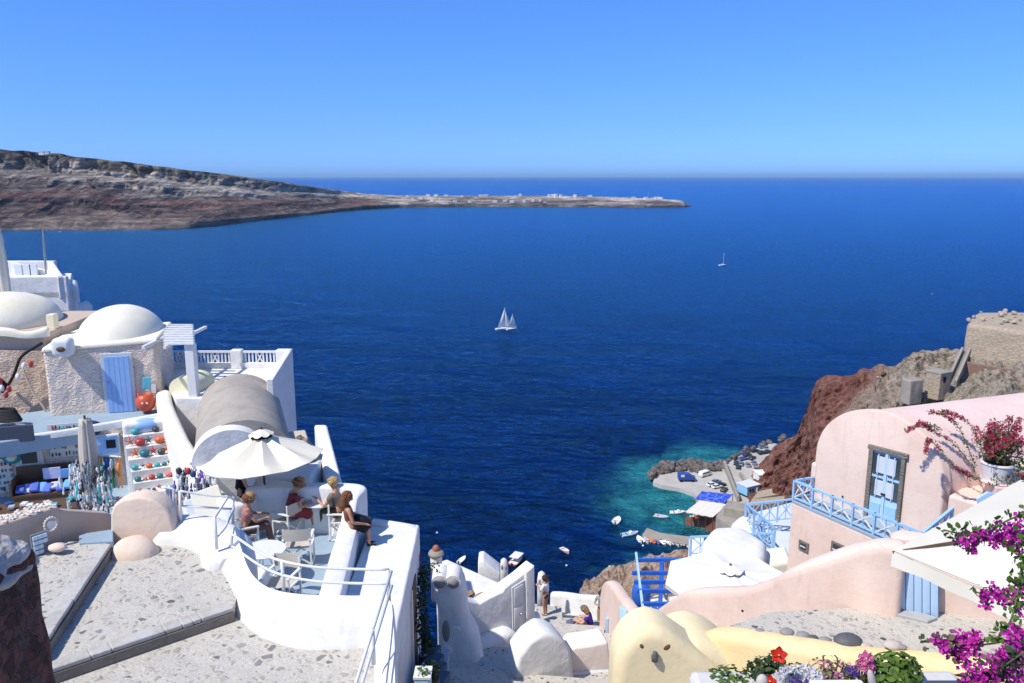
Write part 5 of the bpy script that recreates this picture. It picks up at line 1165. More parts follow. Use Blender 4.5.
# fishing floats and rope on the brown wall
def onL(px, py, out=.1): q = at(px, py, 26.3-out); return q
t = thing('hanging_rope', 'dark fishing rope with red floats hanging on the rough brown wall', 'rope', onL(10, 400))
MB().tube(catmull([onL(42, 343), onL(22, 356), onL(15, 372), onL(10, 382), onL(2, 392)], 6), .05, 8).build('rope', DARK, t, smooth=True)
MB().tube(catmull([onL(-4, 376), onL(5, 384), onL(10, 392)], 6), .06, 8).build('rope', DARK, t, smooth=True)
for (px, py, m_) in ((9, 389, 'red'), (6, 395, 'red'), (0, 381, 'red'), (31, 364, 'red'), (18, 377, 'white'), (24, 366, 'white'), (2, 388, 'white')):
    MB().ball(onL(px, py, .2), (.08, .08, .12), 10, 8).build('float', URM[m_], t, smooth=True)
MB().tube(catmull([onL(22, 366), onL(32, 390), onL(44, 408), onL(44, 412), onL(38, 414), onL(26, 413)], 5), .035, 8).build('pale_rope', flat('pale_hemp', (.5, .42, .33), .9), label='long pale rope hanging down the brown wall to the ledge', cat='rope', smooth=True)
mb = MB(); random.seed(44)
c = at(7, 421, 24.6)
for k in range(9): 
    r_ = .42-.02*k; mb.tube([c+Vector((r_*math.cos(a_)*1.1, r_*.5*math.sin(a_), .03+k*.045+random.uniform(-.01, .01))) for a_ in [2*math.pi*j/16 for j in range(17)]], .035, 5, cap=False)
mb.build('rope_coil', flat('dark_net_rope', (.035, .03, .03), .9, var=.3), label='dark coil of net rope lying on the ledge at the left', cat='rope coil')
MB().box(at(3, 443, 23.2)+Vector((0, 0, .25)), (1.7, .12, .5), rz=rzW).build('dark_board', flat('slate_board', (.06, .07, .10), .7), label='dark slate board standing on the kerb at the left edge', cat='board')
# ================= people and terrace furniture =================
SKIN = flat('tanned_skin', (.46, .24, .15), .5, var=.08, sc=3); SKIN2 = flat('fair_skin', (.58, .34, .24), .5, var=.06, sc=3)
def skinned(name, chains, mat, parent, lvl=1, label=None):
    "one continuous surface grown round linked joints; chains = lists of (key or point, radius), shared keys weld"
    vs = []; idx = {}; rad = []; ed = []
    def vid(k, p, r):
        if k is not None and k in idx: return idx[k]
        vs.append(Vector(p)); rad.append(r if isinstance(r, (tuple, list)) else (r, r))
        if k is not None: idx[k] = len(vs)-1
        return len(vs)-1
    for ch in chains:
        prev = None
        for k, p, r in ch:
            i = vid(k, p, r)
            if prev is not None and prev != i: ed.append((prev, i))
            prev = i
    me = bpy.data.meshes.new(name); org = ORG[parent]; me.from_pydata([v-org for v in vs], ed, [])
    o = bpy.data.objects.new(name, me); COL.objects.link(o); o.parent = parent; ORG[o] = org
    sk = o.modifiers.new('skin', 'SKIN'); sk.use_smooth_shade = True; sk.branch_smoothing = .3
    me.skin_vertices  # created with the modifier
    if not me.skin_vertices: 
        bm = bmesh.new(); bm.from_mesh(me); bm.verts.layers.skin.verify(); bm.to_mesh(me); bm.free()
    for i, r in enumerate(rad): me.skin_vertices[0].data[i].radius = r
    for i in range(len(rad)): me.skin_vertices[0].data[i].use_root = (i == 0)
    sb = o.modifiers.new('sub', 'SUBSURF'); sb.levels = lvl; sb.render_levels = lvl
    dg = bpy.context.evaluated_depsgraph_get(); ev = o.evaluated_get(dg); m2 = bpy.data.meshes.new_from_object(ev)
    o.modifiers.clear(); m2.materials.clear(); m2.materials.append(mat); o.data = m2
    for p_ in m2.polygons: p_.use_smooth = True
    return o
def person(label, base, rz, J, skin, top=None, topm=None, legs=None, legm=None, hair=None, hairm=None, hat=None, skirt=None, shoes=None, sleeves=False, s=1.0, female=True, hairlen=0):
    """J = joints in metres (x right, y forward, z up): pelvis chest neck head lsh lel lha rsh rel rha lhip lkn lan lto (and right)"""
    t = thing('person', label, 'person', base); M = Matrix.Rotation(rz, 3, 'Z')
    W3 = lambda p: Vector(base)+M @ (Vector(p)*s)
    j = {k: W3(v) for k, v in J.items()}
    f_ = .9 if female else 1.05
    mid = j['pelvis'].lerp(j['chest'], .5)
    hd = (j['head']-j['neck']).normalized()
    fw = M @ Vector(J.get('face', (0, 1, 0))).normalized()
    ch = [[('pelvis', j['pelvis'], (.15*s, .12*s)), ('mid', mid, (.13*s*f_, .105*s)), ('chest', j['chest'], (.16*s*f_, .115*s)), ('neckb', j['chest'].lerp(j['neck'], .6), .07*s), ('neck', j['neck'], .058*s), ('hb', j['neck'].lerp(j['head'], .5), (.065*s, .07*s)), ('head', j['head'], (.085*s, .10*s)), ('crown', j['head']+hd*.075*s, .07*s)]]
    for sd_ in 'lr':
        ch.append([('chest', j['chest'], .1), (sd_+'sh', j[sd_+'sh'], .055*s), (None, j[sd_+'sh'].lerp(j[sd_+'el'], .5), .046*s), (sd_+'el', j[sd_+'el'], .038*s), (None, j[sd_+'el'].lerp(j[sd_+'ha'], .5), .034*s), (sd_+'ha', j[sd_+'ha'], .024*s), (sd_+'palm', j[sd_+'ha']+(j[sd_+'ha']-j[sd_+'el']).normalized()*.07*s, (.038*s, .02*s))])
        ch.append([('pelvis', j['pelvis'], .1), (sd_+'hip', j[sd_+'hip'], .09*s), (None, j[sd_+'hip'].lerp(j[sd_+'kn'], .5), .077*s), (sd_+'kn', j[sd_+'kn'], .057*s), (None, j[sd_+'kn'].lerp(j[sd_+'an'], .35), .055*s), (sd_+'an', j[sd_+'an'], .036*s), (sd_+'to', j[sd_+'to'], (.04*s, .025*s))])
        # fingers and thumb as short chains rooted in the palm
        dirv = (j[sd_+'ha']-j[sd_+'el']).normalized(); side = dirv.cross(Vector((0, 0, 1)));
        side = side.normalized() if side.length > .1 else Vector((1, 0, 0)); palm = j[sd_+'ha']+dirv*.07*s; dn = side.cross(dirv).normalized()
        for q_ in range(4):
            off = side*(q_-1.5)*.02*s; L = (.062, .075, .07, .055)[q_]*s
            ch.append([(sd_+'palm', palm, .03), (None, palm+off+dirv*.03*s, .010*s), (None, palm+off+dirv*(.03*s+L*.5)-dn*.008*s, .009*s), (None, palm+off+dirv*(.02*s+L)-dn*.025*s, .007*s)])
        ch.append([(sd_+'palm', palm, .03), (None, palm+side*.045*s-dirv*.01*s, .011*s), (None, palm+side*.06*s+dirv*.03*s, .009*s)])
    skinned('body', ch, skin, t)
    H = j['head']
    up = hd; rt = fw.cross(up).normalized(); fwd = up.cross(rt).normalized()
    MB().loft([[H+fwd*.085*s+rt*a_*.016*s+up*b_ for a_, b_ in ((-1, -.03*s), (1, -.03*s), (.4, .02*s), (-.4, .02*s))], [H+fwd*.118*s+rt*a_*.008*s-up*.022*s+up*b_ for a_, b_ in ((-1, -.006*s), (1, -.006*s), (.5, .006*s), (-.5, .006*s))]]).build('nose', skin, t, smooth=True)
    for e in (-1, 1):
        MB().ball(H+fwd*.092*s+rt*.033*s*e+up*.012*s, .011*s, 8, 6).build('eye', DARK, t, smooth=True)
        MB().ball(H+rt*.092*s*e-up*.005*s, (.014*s, .014*s, .03*s), 8, 6).build('ear', skin, t, smooth=True)
    MB().ball(H+fwd*.088*s-up*.052*s, (.024*s, .010*s, .007*s), 8, 6, M=Matrix((rt, fwd, up)).transposed()).build('mouth', flat('lips', (.35, .10, .09)), t, smooth=True)
    if hairm:
        MB().ball(H-fwd*.022*s+up*.03*s, (.108*s, .12*s, .112*s), 22, 16, .035, M=Matrix((rt, fwd, up)).transposed()).build('hair', hairm, t, smooth=True)
        mbc = MB()
        for q_ in range(70):
            v_ = Vector((random.gauss(0, 1), random.gauss(0, 1), random.gauss(0, 1))).normalized()
            if v_.y > .35 and v_.z < .55: v_.y = -v_.y
            if v_.z < -.35: v_.z = -v_.z
            mbc.ball(H-fwd*.02*s+up*.03*s+(rt*v_.x*.105+fwd*v_.y*.11+up*v_.z*.105)*s, random.uniform(.018, .034)*s, 6, 5, .1)
        mbc.build('curls', hairm, t, smooth=True)
        if hairlen:
            a_ = H-fwd*.06*s; b_ = a_-Vector((0, 0, hairlen*s))-fwd*.05*s
            MB().tube(catmull([a_+up*.02, a_-fwd*.03*s-Vector((0, 0, hairlen*.4*s)), b_], 5), [.10*s]*5+[.105*s]*3+[.07*s]*2+[.03*s], 12).build('long_hair', hairm, t, smooth=True)
    if topm:
        c2 = [[('pelvis', j['pelvis'].lerp(j['chest'], .12), (.17*s, .14*s)), ('mid', mid, (.15*s*f_, .125*s)), ('chest', j['chest'], (.18*s*f_, .135*s)), ('nb', j['chest'].lerp(j['neck'], .45), .10*s)]]
        for sd_ in 'lr':
            e_ = j[sd_+'sh'].lerp(j[sd_+'el'], .95 if sleeves == 2 else .55)
            c2.append([('chest', j['chest'], .1), (sd_+'sh', j[sd_+'sh'], .075*s)]+([(None, e_, .062*s)] if sleeves else []))
        skinned(top or 'shirt', c2, topm, t)
    if legm:
        c3 = [[('pelvis', j['pelvis'], (.15*s, .125*s)), (None, j['pelvis'].lerp(mid, .35), (.13*s, .11*s))]]
        for sd_ in 'lr':
            c3.append([('pelvis', j['pelvis'], .1), (sd_+'hip', j[sd_+'hip'], .108*s), (None, j[sd_+'hip'].lerp(j[sd_+'kn'], .45), .098*s)]+([(None, j[sd_+'kn'], .08*s), (None, j[sd_+'kn'].lerp(j[sd_+'an'], .85), .062*s)] if legs == 'trousers' else []))
        skinned(legs or 'shorts', c3, legm, t)
    if skirt is not None:
        m_, pts = skirt
        skinned('skirt', [[(None if k else 'a', W3(p), r) for k, (p, r) in enumerate(pts)]], m_, t)
    if hat is not None:
        m_, br = hat; q = H+up*.05*s
        hh = MB().lathe(q, [(br*s, -.012), (br*s*1.01, 0), (.105*s, .02*s), (.10*s, .09*s), (.06*s, .115*s), (.01, .12*s)], 22, M=Matrix((rt, fwd, up)).transposed()).build('hat', m_, t, smooth=True)
    if shoes:
        for sd_ in 'lr':
            a_, b_ = j[sd_+'an'], j[sd_+'to']; d_ = (b_-a_)
            MB().tube([a_+Vector((0, 0, -.01))-d_*.25, a_+d_*.3+Vector((0, 0, -.02)), b_+d_*.1], [.045*s, .05*s, .035*s], 10).build('shoe', shoes, t, smooth=True)
    return t
BLK = flat('black_cloth', (.012, .012, .016), .9); OLIVE = flat('olive_brown_trousers', (.085, .065, .045), .9, var=.2); REDD = flat('dark_red_print_dress', (.22, .035, .04), .9, var=.5, sc=30)
WHC = flat('white_blouse', (.75, .75, .78), .8, var=.05); NAV = flat('royal_blue_shirt', (.03, .02, .28), .8, var=.15); PRINT = flat('red_grey_print_shirt', (.36, .16, .15), .9, var=.7, sc=28)
HBLOND = flat('curly_blond_hair', (.42, .29, .13), .8, var=.4, sc=25); HDARK = flat('dark_brown_hair', (.05, .022, .012), .6, var=.4, sc=20); HAUB = flat('auburn_hair', (.16, .06, .025), .6, var=.4, sc=20)
STR = flat('tan_straw_hat', (.36, .21, .09), .85, var=.25, sc=25); STR2 = flat('pale_straw_hat', (.55, .47, .34), .85, var=.2, sc=25)
def sit(z=.47, lean=0, kn=.48, ft=.06, spread=.1, arms=None, shank=None, feet_dx=0):
    J = dict(pelvis=(0, 0, z+.10), chest=(0, lean*.5, z+.44), neck=(0, lean*.70, z+.575), head=(0, lean*.85+.03, z+.70),
             lsh=(-.175, lean*.5, z+.51), rsh=(.175, lean*.5, z+.51), lhip=(-.09, .02, z+.08), rhip=(.09, .02, z+.08),
             lkn=(-spread, kn, z+.07), rkn=(spread, kn, z+.07), lan=(-spread+feet_dx, kn+.03, ft+.02), ran=(spread+feet_dx, kn+.03, ft+.02), lto=(-spread+feet_dx, kn+.18, ft-.03), rto=(spread+feet_dx, kn+.18, ft-.03))
    a = arms or ((-.25, .15+lean*.5, z+.28), (-.15, .36+lean*.4, z+.28), (.25, .15+lean*.5, z+.28), (.15, .36+lean*.4, z+.28))
    J['lel'], J['lha'], J['rel'], J['rha'] = a; return J
# chairs
def director_chair():
    t = thing('director_chair', '', 'chair', (0, 0, 0)); w, d_ = .27, .22
    for x in (-w, w):
        MB().box((x, -d_, .44), (.035, .035, .86)).build('back_post', WOODW, t, bevel=.004); MB().box((x, d_, .32), (.035, .035, .62)).build('front_post', WOODW, t, bevel=.004)
        MB().box((x, -.01, .64), (.06, .52, .03)).build('armrest', WOODW, t, bevel=.006); MB().box((x, 0, .03), (.035, .5, .035)).build('foot_bar', WOODW, t)
        MB().box((x, 0, .44), (.03, .44, .03)).build('seat_rail', WOODW, t)
    for y in (-.2, .2): MB().bar((-w, y, .05), (w, y, .42), .03, .02, up=(0, 1, 0)).bar((-w, y+.022, .42), (w, y+.022, .05), .03, .02, up=(0, 1, 0)).build('cross_legs', WOODW, t)
    MB().grid(lambda u, v: (lerp(-w, w, u), lerp(-.2, .2, v), .45-.03*math.sin(math.pi*u)), 8, 2).build('seat', CANVASG, t, smooth=True)
    MB().grid(lambda u, v: (lerp(-w-.01, w+.01, u), -d_-.02-.03*math.sin(math.pi*u), lerp(.62, .88, v)), 8, 3).grid(lambda u, v: (lerp(-w-.01, w+.01, u), -d_-.026-.03*math.sin(math.pi*u), lerp(.62, .88, v)), 8, 3).build('backrest', CANVASG, t, smooth=True)
    return t
def T(px, py, z=TZ): return atz(px, py, z)
ch0 = director_chair()
spots = [(T(300, 563), .10, 'canvas director chair seen from behind in front of the seated woman'), (T(283, 603), 2.9, 'canvas director chair facing away beside the white clothed table'), (T(290, 536), 1.1, 'canvas director chair under the woman in the red dress'), (T(337, 538)+Vector((.1, .1, 0)), -1.55+math.pi*0, 'canvas director chair under the blond man'), (T(247, 551), -1.1, 'canvas director chair under the person in the print shirt')]
for k, (p, rz_, lab) in enumerate(spots):
    if k == 0: ch0.location = p; ch0.rotation_euler = (0, 0, rz_); ch0['label'] = lab; ch0['group'] = 'director chairs on the terrace'
    else: dup(ch0, p, rz_, lab)
# round tables
def rtable(p, r, h, label, cloth=False):
    t = thing('round_table', label, 'table', p)
    MB().lathe(p+Vector((0, 0, h)), [(.01, -.02), (r, -.02), (r+.01, 0), (.01, .012)], 28).build('tabletop', WOODW, t, smooth='auto')
    for a_ in (0, 2.09, 4.19): MB().tube([p+Vector((.05*math.cos(a_), .05*math.sin(a_), h-.02)), p+Vector((r*.7*math.cos(a_), r*.7*math.sin(a_), 0))], .015, 8).build('leg', WOODW, t)
    MB().tube([p+Vector((r*.4*math.cos(a_), r*.4*math.sin(a_), h*.4)) for a_ in [2*math.pi*k/12 for k in range(13)]], .01, 6).build('ring', WOODW, t)
    return t
tp = T(321, 530)+Vector((0, 0, 0)); rtable(tp, .42, .73, 'small round white table between the two seated guests')
tp2 = T(266, 583); rtable(tp2, .42, .73, 'round white table close to the sweeping parapet')
MB().box(T(262, 600)+Vector((-.05, -.25, .36)), (.5, .5, .72)).build('white_cube_table', WHITE, label='white masonry plinth standing by the near round table', cat='plinth', bevel=.06, segs=3)
MB().lathe(tp+Vector((.06, -.02, .745)), [(.2, 0), (.19, .01), (.10, .02), (.10, .09), (.07, .11), (.01, .115)], 20, sx=1.1, sy=.8).build('black_hat', BLK, label='black hat lying on the round table', cat='hat', smooth=True)
MB().lathe(T(262, 618)+Vector((.15, .9, .01)), [(.2, 0), (.2, .02), (.10, .03), (.10, .1), (.01, .11)], 18).build('dark_hat', NAVY, label='dark hat lying on the blue floor near the parapet', cat='hat', smooth=True)
# seated woman in black on the seat wall, facing the sea
p = Vector((-3.42, 15.85, -7.33-.47)); 
J = sit(lean=-.12, kn=.34, spread=.07, ft=.05, arms=((-.22, .05, .72), (-.12, .30, .66), (.24, .02, .70), (.16, .28, .60)))
J['head'] = (0, -.04, 1.18); J['neck'] = (0, -.08, 1.05)
wb_ = person('woman with long auburn hair in a black skirt sitting on the white seat wall', p, R(-72), J, SKIN, top='top', topm=flat('rust_brown_top', (.20, .07, .045), .9, var=.2), hairm=HAUB, hairlen=.32, skirt=(BLK, [((0, -.02, .62), .21), ((0, .14, .58), .20), ((0, .28, .53), .19), ((0, .37, .38), .17)]), shoes=BLK, s=.98)
# man with blond curls in brown trousers
pm = T(337, 538)+Vector((.1, .15, 0))
person('blond curly haired man in olive trousers sitting at the round table', pm, R(62), sit(lean=.22, arms=((-.27, .25, .72), (-.22, .48, .82), (.27, .2, .70), (.2, .42, .72))), SKIN, top='shirt', topm=flat('grey_brown_shirt', (.16, .13, .11), .9, var=.2), legs='trousers', legm=OLIVE, hairm=HBLOND, shoes=BLK, s=1.03, female=False, sleeves=1)
# woman in red dress with straw hat
pr_ = T(290, 536)
person('woman in a dark red dress and tan straw hat leaning on the round table', pr_, R(-58), sit(lean=.26, arms=((-.26, .25, .74), (-.1, .50, .80), (.27, .22, .72), (.12, .48, .78))), SKIN, top='dress_top', topm=REDD, sleeves=1, skirt=(REDD, [((0, 0, .58), .21), ((0, .2, .57), .20), ((0, .42, .53), .20), ((0, .50, .34), .20)]), hairm=HAUB, hat=(STR, .17), s=1.02)
# person in print shirt with hat
pp_ = T(247, 551)
person('person in a red and grey print shirt and brown cap looking to the right', pp_, R(-65), sit(lean=.1), SKIN, top='shirt', topm=PRINT, sleeves=1, legs='trousers', legm=flat('brown_print_trousers', (.16, .08, .07), .9, var=.5, sc=20), hairm=HAUB, hat=(STR, .13), s=1.0, female=False)
# person in black raising an arm
pq = T(240, 533)+Vector((-.1, .4, .25))
person('person in black with a raised bare arm sitting by the stair wall', pq, R(-60), sit(lean=.15, arms=((-.3, .2, .9), (-.05, .50, 1.25), (.25, .15, .72), (.2, .35, .7))), SKIN2, top='black_top', topm=BLK, sleeves=0, legs='trousers', legm=BLK, hairm=HDARK, hat=(BLK, .2), s=1.0)
# big parasol
def parasol(label, base, hrim, hrise, r, mat, tilt=(0, 0), n=8, ventm=None, name='parasol', rot=.2, sx=1, pole=True, sag=.05, val=.0):
    t = thing(name, label, 'parasol', base); top = base+Vector((0, 0, hrim+hrise)); tx, ty = tilt
    def pt(a_, f): 
        k = (a_-rot)/(2*math.pi/n); fr_2 = abs((k % 1)-.5)*2; sc = math.cos(math.pi/n)/math.cos(((k % 1)-.5)*2*math.pi/n)
        rr = r*f*sc; x, y = rr*math.cos(a_)*sx, rr*math.sin(a_); return base+Vector((x, y, hrim+hrise*(1-f)**1.0-sag*math.sin(math.pi*f)*(1-fr_2)-(1-fr_2)*sag*.6*f+tx*x+ty*y))
    N_ = n*6
    rings = [[pt(2*math.pi*k/N_+rot, f) for k in range(N_)] for f in (.16, .3, .5, .7, .85, 1.0)]
    if val: rings.append([q-Vector((0, 0, val)) for q in rings[-1]])
    MB().loft(rings, cap=False).build('canopy', mat, t, smooth='auto', fix=False)
    und = [[q-Vector((0, 0, .012)) for q in rg] for rg in rings]
    MB().loft(und, cap=False).build('lining', mat, t, smooth='auto', fix=False)
    # raised cap with scalloped vents
    cap = []
    for f, up_ in ((.01, .10), (.1, .085), (.2, .06)):
        cap.append([base+Vector((r*f*math.cos(a_)*sx, r*f*math.sin(a_), hrim+hrise*(1-f*.55)+up_-(.05*abs(math.sin(n/2*(a_-rot))) if f > .15 else 0)+tx*r*f*math.cos(a_)+ty*r*f*math.sin(a_))) for a_ in [2*math.pi*k/N_+rot for k in range(N_)]])
    MB().loft(cap, cap=False).build('vent_cap', mat, t, smooth=True)
    MB().lathe(base+Vector((0, 0, hrim+hrise*.86)), [(r*.17, 0), (.01, .05)], 16).build('vent_gap', DARK, t)
    MB().ball(top+Vector((0, 0, .12)), .035, 10, 8).build('finial', BROWNW, t, smooth=True)
    if pole: MB().tube([base, top+Vector((0, 0, .1))], .026, 10).build('pole', BROWNW, t, smooth=True)
    for k in range(n):
        a_ = 2*math.pi*k/n+rot; MB().tube([base+Vector((0, 0, hrim+hrise*.9)), pt(a_, .98)-Vector((0, 0, .03))], .01, 6).build('rib', BROWNW, t)
    return t
pb_ = T(267, 522); pb_.z = TZ
zr_ = at(257, 457, pb_.y-.1).z
pcn = Vector((at(256, 457, pb_.y).x, pb_.y, TZ))
parasol('large open cream parasol shading the cafe terrace', Vector((pb_.x, pb_.y, TZ)), zr_-TZ-.05, at(259, 431, pb_.y).z-zr_, 1.5, CANVAS, tilt=(.06, -.06), rot=.35, sag=.10, sx=.92)
MB().lathe(Vector((pb_.x, pb_.y, TZ)), [(.28, 0), (.28, .05), (.08, .09), (.04, .25)], 20).build('concrete_foot', CONC, label='round concrete foot of the big parasol', cat='weight')
# ================= lower lane and the white houses in the middle =================
def laneZ(y): return -11.6-(y-17)*.46
LANEM = PAVE
lt = []
# broad steps of the lane
sl_ = .28
mbs = []
k = 0; y = 13.5
stepm = MB()
while y < 32.5:
    z = laneZ(y+.45); dpt = .9
    x0, x1 = -2.0, 7.2
    p = [(x0, y+x0*sl_*-.0), (x1, y-x1*.16), (x1, y+dpt-x1*.16), (x0, y+dpt)]
    stepm.prism(p, z-1.6, z); y += dpt; k += 1
stepm.build('lane_steps', LANEM, kind='structure', label='broad cobbled steps of the lane going down between white houses', bevel=.015)
edge = MB(); y = 13.5
while y < 32.5:
    z = laneZ(y+.45); x0, x1 = -2.0, 7.2
    a = Vector((x0, y+.05, z+.012)); b_ = Vector((x1, y-x1*.16+.05, z+.012)); edge.bar(a, b_, .09, .03); y += .9
edge.build('white_step_edges', WARM, kind='structure', label='whitewashed edges of the lane steps')
# wall with the door
dw = thing('white_door_wall', 'tall stepped white wall with a white plank door beside the lane', 'wall', (0, 23, -15))
# outline on a plane: left end at px 462 (Y 21) to the right end px 548 (Y 23.6)
WL = [(462, 668), (462, 597), (468, 601), (480, 604), (490, 598), (503, 592), (505, 588), (520, 577), (534, 565), (535, 652)]
pxprism(WL, 20.6, .42, 'wall', WHITE, parent=dw, slope=.62, bevel=.05)
e0 = at(535, 565, 23.2); 
pxprism([(526, 573), (534.5, 565.5), (536, 650), (527, 656)], 21.62, .2, 'end_pier', WHITE, parent=dw, slope=.62, bevel=.03)
dr_ = pxprism([(512, 588), (525, 580), (525, 628), (513, 636)], 21.41, .05, 'door', FLOORP, parent=dw, slope=.62, bevel=.01)
pxprism([(514.5, 589), (523, 584), (523, 602), (514.5, 606)], 21.44, .03, 'panel', WOODW, parent=dr_, slope=.62, bevel=.01)
pxprism([(514.5, 609), (523, 605), (523, 624), (514.5, 630)], 21.44, .03, 'panel', WOODW, parent=dr_, slope=.62, bevel=.01)
MB().ball(at(521.5, 614, 21.52), .04, 8, 6).build('handle', STEEL, dr_)
# low pillar right of the door
q = at(537, 612, 22.4); MB().box(Vector((q.x-.05, q.y, q.z-1.2)), (.2, .5, 2.4), rz=.3).build('low_pillar', WHITE, label='low square white pillar at the foot of the door wall', cat='pillar', bevel=.06, segs=3)
# bench like plinth in front
def px_wall(lst, name, label, thick, mat=WHITE, zb=-18, **k):
    return wall_path([(at(px, py, Y).x, Y, at(px, py, Y).z, zb) for px, py, Y in lst], mat, name, label, thick=thick, **k)
px_wall([(476, 640, 20.6), (492, 633, 20.9), (508, 627, 21.3), (514, 636, 21.5)], 'white_bench', 'white masonry bench running along the foot of the door wall', .7)
px_wall([(508, 643, 21), (522, 640, 21.4), (535, 637, 22)], 'low_step_wall', 'low white kerb wall at the door threshold', .35)
t = thing('folding_table', 'little folded white metal frame leaning beside the owl shaped chimney', 'folding table', at(474, 645, 20))
for (a, b_) in (((468, 644), (479, 638)), ((468, 650), (479, 645)), ((468, 644), (468, 650)), ((479, 638), (479, 645)), ((470, 650), (478, 639)), ((469, 643), (479, 645))): MB().tube([at(*a, 20.1), at(*b_, 20.1)], .018, 6).build('bar', RAILW, t)
# owl like chimney house
ow = thing('twin_mouth_chimney', 'big lumpy white chimney with two round smoke openings on top', 'chimney', at(455, 658, 18.4))
rings = []
for (py, pxl, pxr, Y, d_) in [(700, 440, 486, 18.2, 1.3), (662, 441, 481, 18.4, 1.2), (645, 439, 478, 18.5, 1.1), (628, 437, 470, 18.6, 1.0), (612, 435, 467, 18.6, 1.0), (598, 433, 466, 18.6, 1.0), (588, 433, 464, 18.6, .95), (580, 436, 460, 18.65, .85), (575, 441, 456, 18.75, .6)]:
    a, b_ = at(pxl, py, Y), at(pxr, py, Y); c = (a+b_)/2; w = (b_.x-a.x)/2; ring = []
    for k in range(28):
        an = 2*math.pi*k/28; ca, sa = math.cos(an), math.sin(an)
        ring.append(Vector((c.x+w*math.copysign(abs(ca)**.7, ca), Y+d_/2+d_/2*math.copysign(abs(sa)**.7, sa), c.z)))
    rings.append(ring)
MB().loft(rings).build('chimney_body', WHITE, ow, smooth='auto', sub=1, disp=.05, dsc=1.4)
for px in (439.5, 453):
    q = at(px, 582, 18.55); hood = MB().tube([q+Vector((0, -.04, 0)), q+Vector((0, .5, .03))], [.20, .22], 16).build('hood', WHITE, ow, smooth='auto')
    MB().lathe(q+Vector((.01, -.045, -.01)), [(.01, 0), (.14, 0), (.14, .01), (.01, .01)], 18, M=Matrix.Rotation(math.pi/2, 3, 'X')).build('smoke_opening', plaster('grey_recess', (.30, .30, .31)), ow, smooth=True)
MB().ball(at(446, 631, 18.0), (.10, .05, .30), 12, 8).build('drain_niche', plaster('dark_niche', (.22, .23, .2)), ow, smooth=True)
MB().lathe(at(456.5, 630, 18.1), [(.01, 0), (.10, 0), (.10, .05), (.01, .05)], 14, M=Matrix.Rotation(math.pi/2, 3, 'X')).build('round_lamp', RAILW, ow)
MB().ball(at(447, 651, 18.0), (.13, .06, .16), 12, 8).build('round_hole', FLOORP, ow, smooth=True)
# flat roof terrace behind
rf = thing('flat_roof_house', 'low white flat roofed house behind the twin mouth chimney', 'house', at(470, 600, 24))
rz0 = at(470, 598, 22.5).z
rp = [tuple(atz(px, py, rz0))[:2] for px, py in [(440, 612), (500, 612), (523, 592), (505, 590), (447, 563), (436, 575)]]
MB().prism(rp, -22, rz0).build('wall', WHITE, rf, bevel=.04)
a, b_ = at(444, 563, 26.6), at(503, 590, 24.0)
mb = MB(); mb.bar(Vector((a.x, a.y, a.z-.15)), Vector((b_.x, b_.y, b_.z-.15)), .3, .5); mb.build('roof_parapet', WHITE, rf, bevel=.05)
MB().bar(at(446, 568, 26.1), at(500, 596, 23.8), .25, .25).build('roof_pipe', WHITE, rf, bevel=.06)
pxprism([(478, 562), (483, 561), (500, 574), (500, 588), (478, 584)], 25.5, .8, 'roof_block', WHITE, 'white stair head block standing on the flat roof', cat='roof block', bevel=.05)
for (px, py, lab) in ((468, 592, 'small brown stone ornament on the left of the wavy wall'), (482, 594, 'terracotta shard on the middle of the wavy wall')):
    MB().ball(at(px, py+2, 21.8), (.22, .14, .10), 8, 6, .15).build('stone_ornament', flat('brown_stone_bit', (.30, .2, .13), .9), label=lab, cat='ornament')
# small chimneys
def chim(px, pyt, pyb, Y, r, label, pot=False):
    b_ = at(px, pyb, Y); tp_ = at(px, pyt, Y); t = thing('chimney', label, 'chimney', b_)
    h = tp_.z-b_.z
    if pot:
        MB().lathe(b_+Vector((0, 0, -1)), [(r, 0), (r, 1+h*.62), (r*.98, 1+h*.64)], 18).build('shaft', WHITE, t, smooth='auto')
        MB().lathe(b_+Vector((0, 0, h*.64)), [(r*1.3, 0), (r*1.35, .06), (r*1.1, .14), (r*.8, .16)], 18).build('cap', CONC, t, smooth='auto')
        MB().ball(b_+Vector((0, 0, h*.64+.22)), (r*.6, r*.6, .14), 12, 8).build('clay_pot', flat('clay', (.36, .13, .08), .8), t, smooth=True)
    else:
        MB().lathe(b_+Vector((0, 0, -1)), [(r, 0), (r*1.03, 1+h*.6), (r*.8, 1+h*.9), (.02, 1+h)], 18).build('shaft', WHITE, t, smooth=True)
        for a_ in (-.5, .5): MB().ball(b_+Vector((a_*r, -r*.9, h*.6)), (.05, .04, .09), 8, 6).build('smoke_hole', plaster('hole_grey', (.3, .3, .3)), t)  # mid grey balls mark the two holes
chim(436.5, 545, 572, 25, .20, 'round white chimney with grey slab and clay pot near the terrace corner', True)
chim(504, 558, 577, 27, .14, 'small white dome capped chimney left of the door wall')
chim(541.5, 571, 592, 29.5, .17, 'white bullet shaped chimney next to the standing woman')
# far white wall of the landing
px_wall([(553, 592, 30.9), (566, 592.5, 30.6), (582, 594.5, 29.6), (600, 595.5, 28.6), (612, 597, 27.9)], 'landing_wall', 'low white wall closing the lane landing towards the sea', .35, zb=-22)
